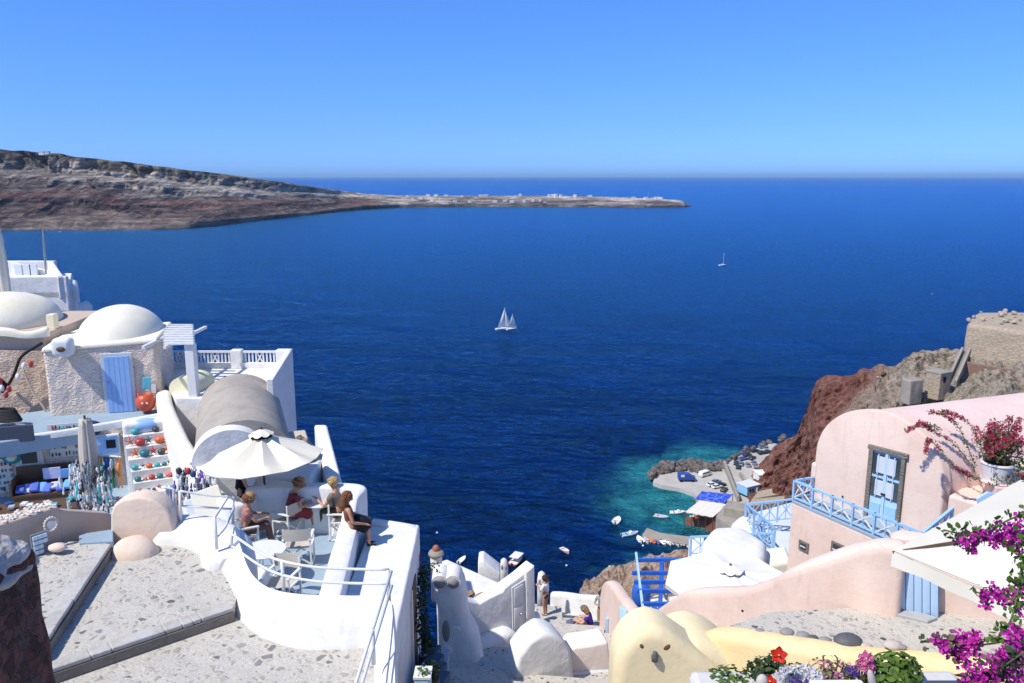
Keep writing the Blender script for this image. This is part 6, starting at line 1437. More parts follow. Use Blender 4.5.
# mound in the foreground
pxprism([(513, 760), (514, 680), (519, 657), (530, 643), (543, 634), (553, 635), (562, 640), (571, 651), (574, 676), (575, 760)], 16.6, .8, 'white_mound_wall', WHITE, 'rounded white plaster mound in the middle of the bottom edge', bevel=.10, segs=5, slope=.3)
pxprism([(568, 673), (569, 653), (574, 648), (590, 646), (608, 642), (612, 671)], 17.4, .7, 'pinkish_wall', plaster('pinkish_white', (.80, .72, .66), (.74, .62, .56)), 'low pinkish white wall between the white mound and the pink gate wall', bevel=.06, segs=4, slope=.2)
pxprism([(569, 760), (569, 674), (611, 672), (612, 760)], 17.3, .7, 'grey_plinth', FLOORP, 'grey plinth under the pinkish wall', cat='plinth', bevel=.03, slope=.2)
# climbing plant on the corner
def leafmat(n, c1, c2):
    m, nt, b = newmat(n); oi = nt.nodes.new('ShaderNodeNewGeometry')
    r = ramp(nt, oi.outputs['Random Per Island'], [(0, c1), (1, c2)]); lnk(nt, r.outputs[0], b.inputs['Base Color']); b.inputs['Roughness'].default_value = .55
    b.inputs['Specular IOR Level'].default_value = .3
    tr = nt.nodes.new('ShaderNodeBsdfTranslucent'); lnk(nt, r.outputs[0], tr.inputs[0]); mx = nt.nodes.new('ShaderNodeMixShader'); mx.inputs[0].default_value = .35
    lnk(nt, b.outputs[0], mx.inputs[1]); lnk(nt, tr.outputs[0], mx.inputs[2]); lnk(nt, mx.outputs[0], nt.nodes['Material Output'].inputs['Surface']); return m
LEAFD = leafmat('dark_leaf', (.015, .035, .012), (.05, .09, .025)); LEAFG = leafmat('fresh_leaf', (.05, .11, .02), (.16, .26, .04)); LEAFO = leafmat('olive_leaf', (.10, .12, .05), (.22, .22, .10))
MAG = leafmat('magenta_bract', (.42, .01, .26), (.68, .05, .48)); CRIM = leafmat('crimson_bract', (.35, .008, .06), (.55, .03, .14)); REDF = leafmat('red_petal', (.55, .01, .008), (.72, .04, .02)); PNKF = leafmat('pink_petal', (.65, .12, .35), (.80, .30, .50)); WHF = leafmat('white_petal', (.68, .66, .70), (.80, .80, .80)); VIOF = leafmat('violet_petal', (.08, .03, .25), (.20, .08, .40))
def rnd(r=1): 
    while True:
        v = Vector((random.uniform(-1, 1), random.uniform(-1, 1), random.uniform(-1, 1)))
        if v.length < 1: return v*r
def leaf(mb, p, s, n=None, ar=.55):
    n = (n or rnd()).normalized(); a = n.orthogonal().normalized(); a = Matrix.Rotation(random.uniform(0, 6.3), 3, n) @ a; b_ = n.cross(a)
    mb.add([p-a*s, p-a*s*.2+b_*s*ar+n*s*.12, p+a*s*.55+b_*s*ar*.7, p+a*s, p+a*s*.55-b_*s*ar*.7, p-a*s*.2-b_*s*ar+n*s*.12], [(0, 1, 2, 3), (0, 3, 4, 5)])
def bract(mb, p, s):
    n = (rnd()+Vector((0, -.8, .6))).normalized(); a = n.orthogonal().normalized(); off = random.uniform(0, 6)
    for k in range(3):
        d_ = Matrix.Rotation(off+k*2.094, 3, n) @ a; e = n.cross(d_)
        q = p+d_*s*.12; tip = p+d_*s*1.05+n*s*.5
        mb.add([q, q.lerp(tip, .45)+e*s*.5+n*s*.12, tip, q.lerp(tip, .45)-e*s*.5+n*s*.12, q.lerp(tip, .5)-n*s*.05], [(0, 1, 2, 4), (0, 4, 2, 3)])
random.seed(51)
cp = thing('climbing_plant', 'dark climbing plant hanging down the corner of the terrace house with a few red flowers', 'plant', Vector((-1.6, 15.5, -12)))
path = catmull([at(421, 570, 16.6), at(424, 590, 16.2), at(421, 612, 15.6), at(424, 635, 15.2), at(428, 650, 15)], 10)
mb = MB()
for q in path:
    for k in range(16): leaf(mb, q+rnd(.17), random.uniform(.03, .055))
for k in range(45): leaf(mb, at(random.uniform(426, 440), random.uniform(563, 575), 16.8)+rnd(.08), .035)
tag(mb.build('leaves', LEAFD, cp), kind=None); MB().tube(path, .02, 5).build('stem', BROWNW, cp)
mb = MB()
for (px, py) in ((417, 551), (419, 554), (421, 560), (416, 557)):
    for k in range(7): leaf(mb, at(px, py, 16.9)+rnd(.07), .045)
mb.build('red_flowers', REDF, cp)
# little courtyard with planters
MB().prism([(-1.95, 9), (-1.3, 9), (-1.45, 16.5), (-2.1, 16.5)], -11.6, -10.6).build('courtyard_floor', FLOORB, kind='structure')
t = thing('planter_box', 'pale blue painted planter box at the bottom edge beside the brown door', 'planter', at(434, 660, 13))
c = at(423, 676, 12); MB().box(c+Vector((0, 0, -.25)), (.26, .3, .6)).build('box', flat('pale_aqua', (.42, .62, .68), .6), t, bevel=.03); MB().box(c+Vector((0, 0, .06)), (.29, .33, .04)).build('rim', WOODW, t)
mb = MB()
for k in range(60): leaf(mb, c+Vector((0, -.05, .12))+rnd(.1), .03)
mb.build('leaves', LEAFG, t)
for k in range(4):
    c = at(430+2.5*k, 650+9*k, 15.5-.6*k); MB().box(c+Vector((0, 0, -.3)), (.34, .5, .6), rz=-.3).build('blue_step', plaster('slate_blue_step', (.07, .11, .17)), label=('topmost', 'second', 'third', 'lowest')[k]+' dark blue painted step with white edge below the climbing plant', cat='step', bevel=.02)
    MB().box(c+Vector((-.02, -.255, .01)), (.34, .04, .05), rz=-.3).build('white_edging', WHITE, label=('topmost', 'second', 'third', 'lowest')[k]+' thin white edging line on the dark blue steps', cat='edging')
c = at(431, 670, 12.9); tb = thing('dark_tub_plant', 'dark bush in a tub between the blue steps and the planter', 'plant', c-Vector((0, 0, .6)))
MB().lathe(c-Vector((0, 0, .6)), [(.1, 0), (.15, .4), (.14, .42)], 14).build('tub', BROWNW, tb); mb = MB()
for k in range(200): leaf(mb, c+Vector((0, 0, 0))+rnd(.17), .035)
mb.build('leaves', LEAFD, tb)
# people in the lane
def stand(arms=None, lean=0):
    J = dict(pelvis=(0, 0, .92), chest=(0, lean, 1.26), neck=(0, lean, 1.40), head=(0, lean+.05, 1.52), face=(0, .8, -.5), lsh=(-.17, lean, 1.35), rsh=(.17, lean, 1.35), lhip=(-.09, 0, .86), rhip=(.09, 0, .86), lkn=(-.09, .03, .48), rkn=(.08, .02, .48), lan=(-.08, 0, .08), ran=(.08, 0, .08), lto=(-.09, .14, .03), rto=(.09, .14, .03))
    J['lel'], J['lha'], J['rel'], J['rha'] = arms or ((-.26, .1, 1.1), (-.1, .30, 1.18), (.26, .1, 1.1), (.1, .30, 1.18)); return J
pz = at(545.5, 615, 28.4)
person('woman in a white off shoulder blouse and dark shorts looking down at her phone', pz, R(60), stand(), SKIN, top='blouse', topm=WHC, sleeves=2, legs='shorts', legm=flat('dark_navy_shorts', (.02, .02, .05), .9), hairm=HDARK, hairlen=.12, s=1.0)
MB().box(pz+Vector((0, 0, -.4)), (1.3, 1.3, .8)).build('lane_landing', PAVE, kind='structure')
J = sit(z=.02, lean=.30, kn=.42, ft=.02, spread=.10, arms=((-.26, .30, .34), (-.12, .55, .30), (.26, .3, .34), (.12, .55, .30)))
J['lkn'] = (-.12, .38, .42); J['rkn'] = (.12, .38, .42); J['lan'] = (-.1, .62, .06); J['ran'] = (.1, .62, .06); J['lto'] = (-.1, .8, .02); J['rto'] = (.1, .8, .02)
ps = at(592, 630, 26.6)
person('woman with light brown hair in a royal blue shirt sitting on the lane steps', ps, R(70), J, SKIN2, top='shirt', topm=NAV, sleeves=1, legs='shorts', legm=flat('dark_red_shorts', (.12, .03, .03), .9), hairm=flat('light_brown_hair', (.28, .16, .08), .7, var=.3), hairlen=.2, hat=(flat('grey_cap', (.12, .13, .14), .9), .12), s=1.05)
MB().box(ps+Vector((.1, 0, -.3)), (1.6, 1.2, .6)).build('lane_landing', PAVE, kind='structure')
pb2 = at(602, 626, 28.0); pb2.z = at(602, 628, 28.0).z-.5
person('person in grey standing half hidden behind the blue gate of the pink wall', pb2+Vector((-.05, 0, .5)), R(160), stand(), SKIN, top='shirt', topm=flat('grey_blue_shirt', (.22, .26, .30), .9, var=.3), sleeves=1, legs='trousers', legm=flat('khaki_trousers', (.35, .24, .14), .9), hairm=HDARK, s=.95)
MB().box(ps+Vector((-.75, .25, .12)), (.3, .3, .22), rz=.5).build('small_bag', flat('grey_bag', (.10, .12, .2), .8), label='small grey blue bag lying at the sitting woman feet', cat='bag', bevel=.06, segs=3, smooth=True)
# ================= pink wall with gate =================
gw = px_wall([(606, 592, 26.6), (609, 582, 26.0), (615, 582, 25.0), (628, 600, 22.8), (643, 618, 20.6), (652, 620, 19.2), (668, 605, 17.6), (690, 590, 16.6), (712, 587, 16.0), (745, 586, 15.2), (775, 578, 14.6), (800, 564, 14.1), (830, 553, 13.8), (858, 544, 13.6), (880, 540, 13.4), (900, 541, 13.3)], 'wavy_pink_wall', 'long wavy pink plaster wall falling from the blue door towards the lane', .42, mat=PINK, zb=-19, n=5)
# straight wall piece with the blue door and beyond
pxprism([(893, 640), (893, 542), (905, 538), (1060, 560), (1060, 690)], 13.45, .4, 'pink_door_wall', PINK, 'pink wall around the pale blue plank door under the white awning', slope=-.28, bevel=.05)
c0_, c1_ = at(897, 572, 13.12), at(897, 604, 13.12)
db = thing('blue_plank_door', 'pale blue plank door in the pink wall above the cobbled street', 'door', at(918, 612, 13))
pxprism([(896, 606), (896, 560), (940, 575), (939, 618)], 13.3, .10, 'door_leaf', flat('sky_blue_planks', (.22, .36, .58), .6, var=.05), parent=db, slope=-.28, bevel=.01)
for k in range(5):
    x0 = 898+8.2*k; pxprism([(x0, 608+2.1*k), (x0, 562+3*k), (x0+7.4, 564.5+3*k), (x0+7.4, 610+2.1*k)], 13.27-.28*(x0-896)/800*13.3/.91, .02, 'plank', flat('sky_blue_plank', (.44, .62, .86), .6, var=.05), parent=db, slope=-.28, bevel=.004)
pxprism([(893, 604), (893, 572), (896.5, 573), (896.5, 606)], 13.25, .10, 'door_jamb', FLOORP, parent=db, slope=-.28, bevel=.005)
MB().prism([tuple(atz(*p, -7.72))[:2] for p in [(893, 604), (938, 617), (928, 621), (890, 612)]], -8, -7.72).build('doorstep', plaster('grey_step', (.40, .41, .42)), db, bevel=.02)
mbx = pxprism([(868, 561), (868, 547), (893, 553), (893, 565)], 13.35, .12, 'meter_box', plaster('pale_box', (.74, .70, .64)), 'pale flat meter box set into the top of the pink wall', cat='meter box', slope=-.28, bevel=.01)
for (px, py, lab) in ((876.5, 596.5, 'little dark bolt in the pink wall left of the blue door'), (954.5, 601.5, 'little dark bolt in the pink wall right of the blue door'), (742.5, 611, 'little dark bolt in the middle of the wavy pink wall'), (667, 629, 'little dark bolt low on the left part of the wavy pink wall')):
    Yb = 13.26 if px > 860 else 14.55 if px > 700 else 17.2
    MB().ball(at(px, py, Yb), .026, 8, 6).build('wall_bolt', DARK, label=lab, cat='bolt')
# gate panels in the far end of the pink wall
g1 = thing('blue_gate', 'pale blue gate panel seen edge on at the far end of the pink wall', 'gate', at(608, 640, 25.8))
A_, B_ = at(606.5, 640, 26.2), at(612, 640, 24.9)
zt1 = at(607, 602, 26).z; zb1 = at(609, 640, 26).z-.6
off_ = Vector((-.16, 0, 0))
mb = MB(); wallbox(mb, Vector((A_.x-.18, A_.y, 0)), Vector((B_.x-.16, B_.y, 0)), .06, zb1, zt1); mb.build('panel', SKYB2, g1)
MB().box(Vector((B_.x-.2, B_.y-.05, (zt1+zb1)/2)), (.1, .08, zt1-zb1+.1)).build('post', SKYB2, g1); MB().box(Vector((B_.x-.25, B_.y, zt1-.5)), (.05, .1, .1)).build('latch', DARK, g1)
pxprism([(623, 660), (619, 606), (626, 611), (634, 640), (634, 683), (624, 683)], 20.2, .06, 'blue_shutter', SKYB2, 'narrow pale blue shutter on the near face of the pink wall', cat='shutter', slope=-1.2, bevel=.01)
# ---------- street on the right ----------
st_poly = [tuple(atz(*p, -7.78))[:2] for p in [(770, 612), (895, 606), (1060, 618), (1200, 640), (1200, 760), (700, 760), (690, 640)]]
MB().prism(st_poly, -9.5, -7.78).build('upper_street', PAVE, kind='structure', label='cobbled street strip below the pink wall')
PG = plaster('grey_rubble_patch', (.42, .41, .38), (.3, .29, .27), lump=.05)
px_wall([(683, 645, 15.6), (688, 628, 15.7), (696, 622, 15.7), (703, 630, 15.5), (706, 645, 15.3)], 'grey_rubble_patch', 'small grey rubble mound at the foot of the wavy pink wall', .5, mat=PG, zb=-12)
# ---------- yellow wall with stones ----------
px_wall([(706, 640, 11.6), (712, 629, 11.4), (735, 630, 11.1), (775, 636, 10.8), (815, 643, 10.5), (860, 649, 10.3), (910, 654, 10.1), (960, 657, 9.9), (1060, 660, 9.6)], 'yellow_wall', 'long low yellow plaster wall edging the cobbled street with pebbles on top', .42, mat=YELLOW, zb=-12, crown=.35)
PB = flat('sea_pebble', (.26, .25, .25), .7, var=.25, sc=8); PBD = flat('dark_pebble', (.10, .10, .11), .6, var=.25, sc=8); PBL = flat('light_pebble', (.50, .44, .40), .8, var=.2, sc=8)
for k, (px, py, r_, m_, lab) in enumerate([(751, 631, .07, PBL, 'small pale pebble, first on the yellow wall from the left'), (760, 631.5, .085, PB, 'grey pebble, second on the yellow wall from the left'), (787, 632, .11, PB, 'flat grey pebble in front of the first gap on the yellow wall'), (803, 635, .10, PB, 'grey pebble beside the round dark one on the yellow wall'), (813, 638, .085, PBD, 'round dark grey pebble between two flat ones on the yellow wall'), (825, 640.5, .10, PB, 'flat mid grey pebble left of the biggest stone'), (848, 641, .21, PBD, 'biggest dark oval stone lying on the yellow wall'), (865, 646, .09, PBL, 'pinkish pebble right of the biggest dark stone'), (892, 645, .13, PBL, 'wide pale stone half hidden by the green bush'), (902, 647, .07, PB, 'last small grey pebble on the right of the yellow wall')]):
    Yp = lerp(11.1, 10.15, (px-735)/175)+.05; q = at(px, py, Yp)
    MB().ball(q+Vector((0, 0, 0)), (r_, r_*.75, r_*.5), 14, 10, .02).build('pebble', m_, label=lab, cat='pebble', smooth=True)
# yellow house roof with chimney
yh = thing('yellow_roof_house', 'yellow plastered house roof with a small two holed chimney', 'house', at(660, 680, 12.5))
rings = []
for (py, pxl, pxr, Y, d_) in [][:0] or [(760, 600, 800, 10.2, 4.5), (690, 612, 770, 10.6, 3.4), (668, 614, 748, 11.2, 2.6), (652, 640, 730, 11.8, 2.0), (645, 655, 705, 12.3, 1.2)]:
    a, b_ = at(pxl, py, Y), at(pxr, py, Y); c = (a+b_)/2; w = (b_.x-a.x)/2
    rings.append([Vector((c.x+w*math.copysign(abs(math.cos(t_))**.6, math.cos(t_)), Y+d_/2+d_/2*math.copysign(abs(math.sin(t_))**.6, math.sin(t_)), c.z)) for t_ in [2*math.pi*k/32 for k in range(32)]])
YP = plaster('pale_yellow_plaster', (.80, .69, .46), (.76, .62, .36), stain=.6, sc=.8)
pxprism([(640, 800), (642, 700), (645, 672), (655, 660), (670, 652), (685, 646), (700, 642), (720, 651), (743, 668), (765, 700), (772, 800)], 10.9, 1.1, 'roof', YP, parent=yh, bevel=.20, segs=7)
MB().prism([(1.75, 8.5), (3.4, 8.5), (3.4, 12.6), (1.75, 12.8)], -14, -8.6).build('wall', YP, yh, bevel=.05)
rings = []
for (py, pxl, pxr, Y, d_) in [(760, 614, 660, 12.3, 1.2), (683, 614, 668, 12.5, 1.2), (660, 616, 680, 12.7, 1.2), (650, 619, 684, 12.8, 1.2), (642, 626, 682, 12.9, 1.1), (634, 636, 676, 13.0, .9), (630, 642, 666, 13.1, .6)]:
    a, b_ = at(pxl, py, Y), at(pxr, py, Y); c = (a+b_)/2; w = (b_.x-a.x)/2
    rings.append([Vector((c.x+w*math.copysign(abs(math.cos(t_))**.7, math.cos(t_)), Y+d_/2+d_/2*math.copysign(abs(math.sin(t_))**.7, math.sin(t_)), c.z)) for t_ in [2*math.pi*k/32 for k in range(32)]])
pxprism([(611, 760), (613, 700), (614, 675), (617, 657), (626, 643), (638, 633), (652, 629), (667, 633), (681, 643), (698, 655), (715, 668), (728, 684), (740, 710), (742, 760)], 10.7, .8, 'chimney', YP, parent=yh, bevel=.20, segs=7)
HOLE = plaster('brown_hole', (.16, .08, .04))
for (px, py, rx, rz_) in ((641.5, 645, .05, .065), (666, 646.5, .085, .06)): MB().ball(at(px, py, 10.74), (rx, .05, rz_), 14, 8, M=Matrix.Rotation(-.5, 3, 'Y')).build('smoke_hole', HOLE, yh, smooth=True)
MB().lathe(at(655, 656, 10.66), [(.05, -.08), (.055, 0), (.03, .03), (.035, .06), (.01, .07)], 14).build('iron_vent', PBD, label='small dark iron vent cap standing before the yellow chimney', cat='vent', smooth=True)
# ================= white terraces, pergola, umbrella =================
BX = at(640, 560, 24.9); 
pgz = BX.z
pg2 = thing('cobalt_pergola', 'cobalt blue timber pergola standing over a white terrace', 'pergola', at(660, 640, 23))
for (py, x0, x1) in ((560, 635, 693), (573, 632, 693), (582, 634, 693), (591, 636, 693), (604, 642, 693)):
    a = atz(x0, py, pgz); b_ = atz(x1, py, pgz); MB().bar(a, b_, .09, .13).build('beam', COBALT, pg2, bevel=.01)
a, b_ = atz(662, 557, pgz-.12), atz(660, 612, pgz-.12); MB().bar(a, b_, .10, .14).build('cross_beam', COBALT, pg2, bevel=.01)
for (px, py, m_) in ((662, 562, COBALT), (655, 607, COBALT)):
    a = atz(px, py, pgz); MB().bar(a, a-Vector((0, 0, 2.6)), .12, .12).build('post', m_, pg2)
a = atz(641, 600, pgz); b_ = at(636, 553, 25.3); MB().bar(b_, atz(643, 610, pgz), .07, .08).build('side_rail', SKYB2, pg2); MB().bar(atz(644, 604, pgz), atz(644, 604, pgz)-Vector((0, 0, 2.4)), .1, .1).build('post', COBALT, pg2)
# white floor terraces under the pergola
MB().prism([tuple(atz(*p, -15.2))[:2] for p in [(640, 600), (720, 590), (740, 640), (640, 650)]], -24, -15.2).build('white_terrace', WHITE, label='white terrace floor with pale furniture below the cobalt pergola', cat='terrace', bevel=.05)
ch = director_chair(); ch.location = Vector((*atz(658, 617, -15.2).xy, -15.2)); ch.rotation_euler = (0, 0, 2); ch['label'] = 'white framed chair under the cobalt pergola'
c = atz(641, 607, -15.0); MB().ball(c+Vector((0, 0, .5)), (.35, .35, .55), 14, 10).build('blue_cushion_seat', COBALT, label='cobalt blue rounded seat at the left foot of the pergola', cat='seat', smooth=True)
up_ = at(730, 572, 19.6); ub = Vector((up_.x, up_.y, -13.4))
pyr = at(730, 577, 19.6).z
parasol('wide white parasol below the pink house, seen from above', ub, pyr-ub.z-.1, .34, 1.75, flat('white_parasol_cloth', (.78, .77, .74), .9, var=.03), n=8, rot=.1, sag=.06, val=.1)
MB().prism([tuple(atz(*p, -13.4))[:2] for p in [(680, 640), (860, 600), (860, 560), (680, 580)]], -24, -13.4).build('terrace_floor', FLOORP, kind='structure')
# white roof block left of railing
def rblock(corn, zt_, zb, name, label, mat=WHITE, bevel=.3, cat='house', segs=5):
    pts = [tuple(atz(*p, zt_))[:2] for p in corn]; return MB().prism(pts, zb, zt_).build(name, mat, label=label, cat=cat, bevel=bevel, segs=segs, smooth='auto')
zr1 = -11.9
rblock([(702, 555), (766, 556), (768, 541), (742, 524), (712, 525), (702, 538)], zr1, -24, 'rounded_roof', 'large rounded white roof behind the wide white parasol', bevel=.32)
rblock([(764, 566), (792, 562), (786, 545), (764, 548)], zr1-.5, -24, 'yellowed_block', 'yellowed plaster block at the right end of the rounded roof', mat=CREAM, bevel=.12)
rblock([(732, 540), (765, 538), (758, 515), (740, 512), (731, 520)], -13.4, -28, 'rounded_roof', 'smaller rounded white roof behind the diagonal blue railing', bevel=.5)
rblock([(688, 566), (706, 566), (704, 536), (689, 538)], -14.6, -28, 'white_pier', 'white wall pier at the left end of the pale blue railing', bevel=.05, cat='pier')
rblock([(748, 560), (800, 556), (798, 500), (748, 514), (776, 540)], -13.9, -28, 'pale_terrace', 'pale floored terrace behind the diagonal blue stair railing', mat=FLOORP, bevel=.05, cat='terrace')
# railings in pale blue
RB2 = flat('pale_blue_railing', (.30, .52, .80), .45, var=.1)
def brail(name, label, a, b_, h, bays, cross=True, post=.07):
    t = thing(name, label, 'railing', a); d_ = (b_-a); 
    for z, th in ((h, .075), (.10, .05)): MB().bar(a+Vector((0, 0, z)), b_+Vector((0, 0, z)), th, th*.8).build('rail', RB2, t)
    for k in range(bays+1):
        p = a+d_*k/bays; MB().bar(p, p+Vector((0, 0, h+.03)), post, post, up=(d_.x, d_.y, 0)).build('post', RB2, t)
    for k in range(bays):
        p, q = a+d_*(k+.08)/bays, a+d_*(k+.92)/bays; n_ = Vector((-d_.y, d_.x, 0)).normalized()*.018
        if cross:
            MB().bar(p+Vector((0, 0, .13)), q+Vector((0, 0, h-.04)), .03, .03).bar(p+Vector((0, 0, h-.04))+n_, q+Vector((0, 0, .13))+n_, .03, .03).build('cross', WOODW if cross == 2 else RB2, t)
            p2, q2_ = a+d_*(k+.35)/bays, a+d_*(k+.65)/bays
            MB().bar((p2+q2_)/2+Vector((0, 0, .1)), (p2+q2_)/2+Vector((0, 0, h)), .025, .025, up=(1, 0, 0)).build('baluster', RB2, t)
    return t
def foot(px, py, Y, h): q = at(px, py, Y); return q-Vector((0, 0, h))
brail('blue_railing', 'horizontal pale blue railing running along the white roofs', foot(691, 537, 27, .75), foot(773, 533, 25.5, .75), .75, 4)
brail('blue_railing', 'diagonal pale blue stair railing going down to the right', foot(746, 504, 30, .9), foot(775, 528, 25.4, .9), .9, 3)
brail('blue_railing', 'short pale blue railing between diagonal stair railing and pink house', foot(746, 504, 30.0, .9), foot(795, 499, 29.4, .9), .9, 3)
# ================= pink vaulted house =================
fz = -9.62
L0, R0 = Vector((9.15, 22.9, 0)), Vector((11.45, 20.05, 0)); dF = (R0-L0); LF = dF.length; dF.normalize(); nF = Vector((-dF.y, dF.x, 0))  # into the house
if nF.x < 0: nF = -nF
ph = thing('pink_vault_house', 'pink house with barrel vault roof, blue glazed door and balcony', 'house', (11, 23, -14))
mid = (L0+R0)/2; zs = -8.18; rise = 1.72
axR = Vector((.945, .325, 0)).normalized()
def ovault(mb, c, half, length, zb, zs_, rise_, seg, off=0, power=1.0):
    rings = []
    for t in (0, .25, .5, .75, 1):
        o = c+axR*(off+length*t); ring = [o-dF*half+Vector((0, 0, zb))]
        for k in range(seg+1):
            a = math.pi*k/seg; ring.append(o-dF*half*math.cos(a)+Vector((0, 0, zs_+rise_*math.sin(a)**power)))
        ring.append(o+dF*half+Vector((0, 0, zb))); rings.append(ring)
    mb.loft(rings); return mb
mb = MB(); ovault(mb, mid, LF/2-.03, 9, -16, zs, rise-.03, 36, off=.12); mb.build('vault_roof', PINKR, ph, smooth='auto')
mb = MB(); ovault(mb, mid, LF/2+.02, .30, -16, zs, rise+.02, 36, power=.94); mb.build('gable_wall', PINK, ph, smooth='auto', bevel=.05)
# shoulder at the left end and side step block
MB().box(L0+nF*.25+Vector((0, 0, -10.4)), (.28, .5, 3.8), rz=math.atan2(dF.y, dF.x)).build('corner_shoulder', PINK, ph, bevel=.08, segs=3)
sb_ = R0+dF*.40+axR*.75; MB().box(Vector((sb_.x, sb_.y, -9.35)), (.95, 1.5, 2.2), rz=math.atan2(dF.y, dF.x)).build('side_block', PINK, ph, bevel=.08, segs=3)
wl = R0+dF*.3+axR*5.2; MB().box(Vector((wl.x, wl.y, -9.1)), (8, .5, 1.3), rz=math.atan2(axR.y, axR.x)).build('side_ledge', PINKR, ph, bevel=.08, segs=3)
# door
def onF(f, z, out=0): q = L0+dF*LF*f-nF*out; return Vector((q.x, q.y, z))
rF = math.atan2(dF.y, dF.x); f0, f1 = .445, .735; zD1 = -7.55; zD0 = fz
GRS = rough_render('grey_stone_frame', (.22, .20, .17), (.14, .13, .11), 14, .03)
dd_ = thing_door = MB().box((onF((f0+f1)/2, (zD0+zD1)/2)), ((f1-f0)*LF-.16, .08, zD1-zD0-.04), rz=rF).build('door', SKYB2, ph)
for f, w in ((f0+.02, .13), (f1-.02, .10)): MB().box(onF(f, (zD0+zD1)/2, .03), (w, .14, zD1-zD0), rz=rF).build('stone_jamb', GRS, ph, bevel=.01)
MB().box(onF((f0+f1)/2, zD1+.04, .032), ((f1-f0)*LF+.06, .14, .12), rz=rF).build('stone_lintel', GRS, ph, bevel=.01)
wD = (f1-f0)*LF-.16; fm = (f0+f1)/2
for sgn in (-1, 1):
    cx = fm+sgn*wD/LF/4
    for (z0_, z1_) in ((.34, .02), (.66, .36)):
        zc = zD1-(zD1-zD0)*((z0_+z1_)/2)-.02; hh = (zD1-zD0)*(z0_-z1_)-.06
        MB().box(onF(cx, zc, .052), (wD/2-.14, .03, hh), rz=rF).build('glass_pane', GLASS, dd_)
        MB().box(onF(cx-sgn*.02, zc, .072), (wD/2-.22, .012, hh*.8), rz=rF).build('curtain', FLOORP, dd_)
        MB().box(onF(cx, zc, .085), (.03, .012, hh), rz=rF).build('muntin', SKYB2, dd_)
    MB().box(onF(cx, zD0+.32, .052), (wD/2-.14, .03, .42), rz=rF).build('lower_panel', RB2, dd_, bevel=.01)
MB().box(onF(fm, (zD0+zD1)/2, .055), (.07, .05, zD1-zD0-.06), rz=rF).build('meeting_stile', SKYB2, dd_)
MB().box(onF(fm, zD0+.85, .10), (.12, .06, .04), rz=rF).build('handle', DARK, dd_)
# balcony
ba, bb = Vector((8.42, 22.6, fz)), Vector((10.45, 19.0, fz)); bc = Vector((11.9, 19.6, fz))
MB().prism([(8.42, 22.6), (10.45, 19.0), (12.2, 19.3), (11.45, 20.2), (9.2, 22.9)], -16, fz-.02).build('balcony_base', PINK, ph, bevel=.03)
MB().prism([(8.42, 22.6), (10.45, 19.0), (12.2, 19.3), (11.45, 20.2), (9.2, 22.9)], fz-.018, fz+.05).build('balcony_floor', FLOORB, ph)
ins = (mid-(ba+bb)/2); ins.z = 0; ins = ins.normalized()*.06
brail('balcony_railing', 'pale blue balcony railing with white crosses before the pink facade', ba+ins+Vector((0, 0, .05)), bb+ins+Vector((0, 0, .05)), .62, 6, cross=2, post=.06)
brail('balcony_railing', 'short pale blue railing closing the left end of the balcony', L0+dF*0-nF*.05+Vector((0, 0, fz+.05)), ba+ins+Vector((0, 0, .05)), .62, 2, cross=2, post=.05)
brail('balcony_railing', 'short pale blue railing climbing to the right of the balcony', bb+ins+Vector((0, 0, .05)), Vector((11.6, 19.75, fz+.42)), .62, 2, cross=True, post=.06)
# windows in the lower wall
dB = (bb-ba); dB.z = 0; LB_ = dB.length; dB.normalize(); nB = Vector((-dB.y, dB.x, 0)); nB = nB if nB.x > 0 else -nB; rB = math.atan2(dB.y, dB.x)
for (f, zc, w, h) in ((.46, -10.42, .75, .42), (.14, -10.8, .35, .3)):
    q = ba+dB*LB_*f; q.z = zc; fr = MB().box(q-nB*.01, (w, .08, h), rz=rB).build('lower_window', GRS, ph, bevel=.01)
    MB().box(q-nB*.055, (w-.16, .02, h-.12), rz=rB).build('pane', GLASS, fr); MB().box(q-nB*.07, (w-.16, .015, .03), rz=rB).build('bar', WOODW, fr)
MB().ball(onF(.26, -9.25, .02), .03, 8, 6).build('facade_bolt', DARK, ph)
# rear terrace with flower pot
ppos = at(996, 478, 19.6); ppos.z = ppos.z-.05
MB().prism([(12.3, 19.2), (17, 18), (20, 24), (14.0, 24)], -13, ppos.z-.02).build('pot_terrace', PINKR, label='pink topped ledge carrying the white flower pot', cat='ledge', bevel=.05)
pxprism([(977, 499), (988, 492), (1002, 496), (980, 512)], 18.9, .06, 'painted_board', SKYB2, 'pale blue painted panel between the pink block and the awning', cat='panel', bevel=.01)
pot = thing('flower_pot', 'big white pot overflowing with crimson bougainvillea on the pink ledge', 'potted plant', ppos)
MB().lathe(ppos, [(.30, 0), (.36, .30), (.385, .44), (.41, .46), (.40, .50), (.35, .50), (.34, .40)], 28).build('pot', plaster('white_pot', (.76, .72, .72), lump=.004), pot, smooth='auto')
MB().lathe(ppos-Vector((0, 0, .03)), [(.42, 0), (.44, .03), (.30, .035)], 28).build('saucer', PINKR, pot, smooth='auto')
MB().lathe(ppos, [(.01, .41), (.35, .41)], 20).build('soil', BROWNW, pot)
random.seed(77)
cen = ppos+Vector((0, 0, .95)); mb = MB(); mf = MB(); ms = MB()
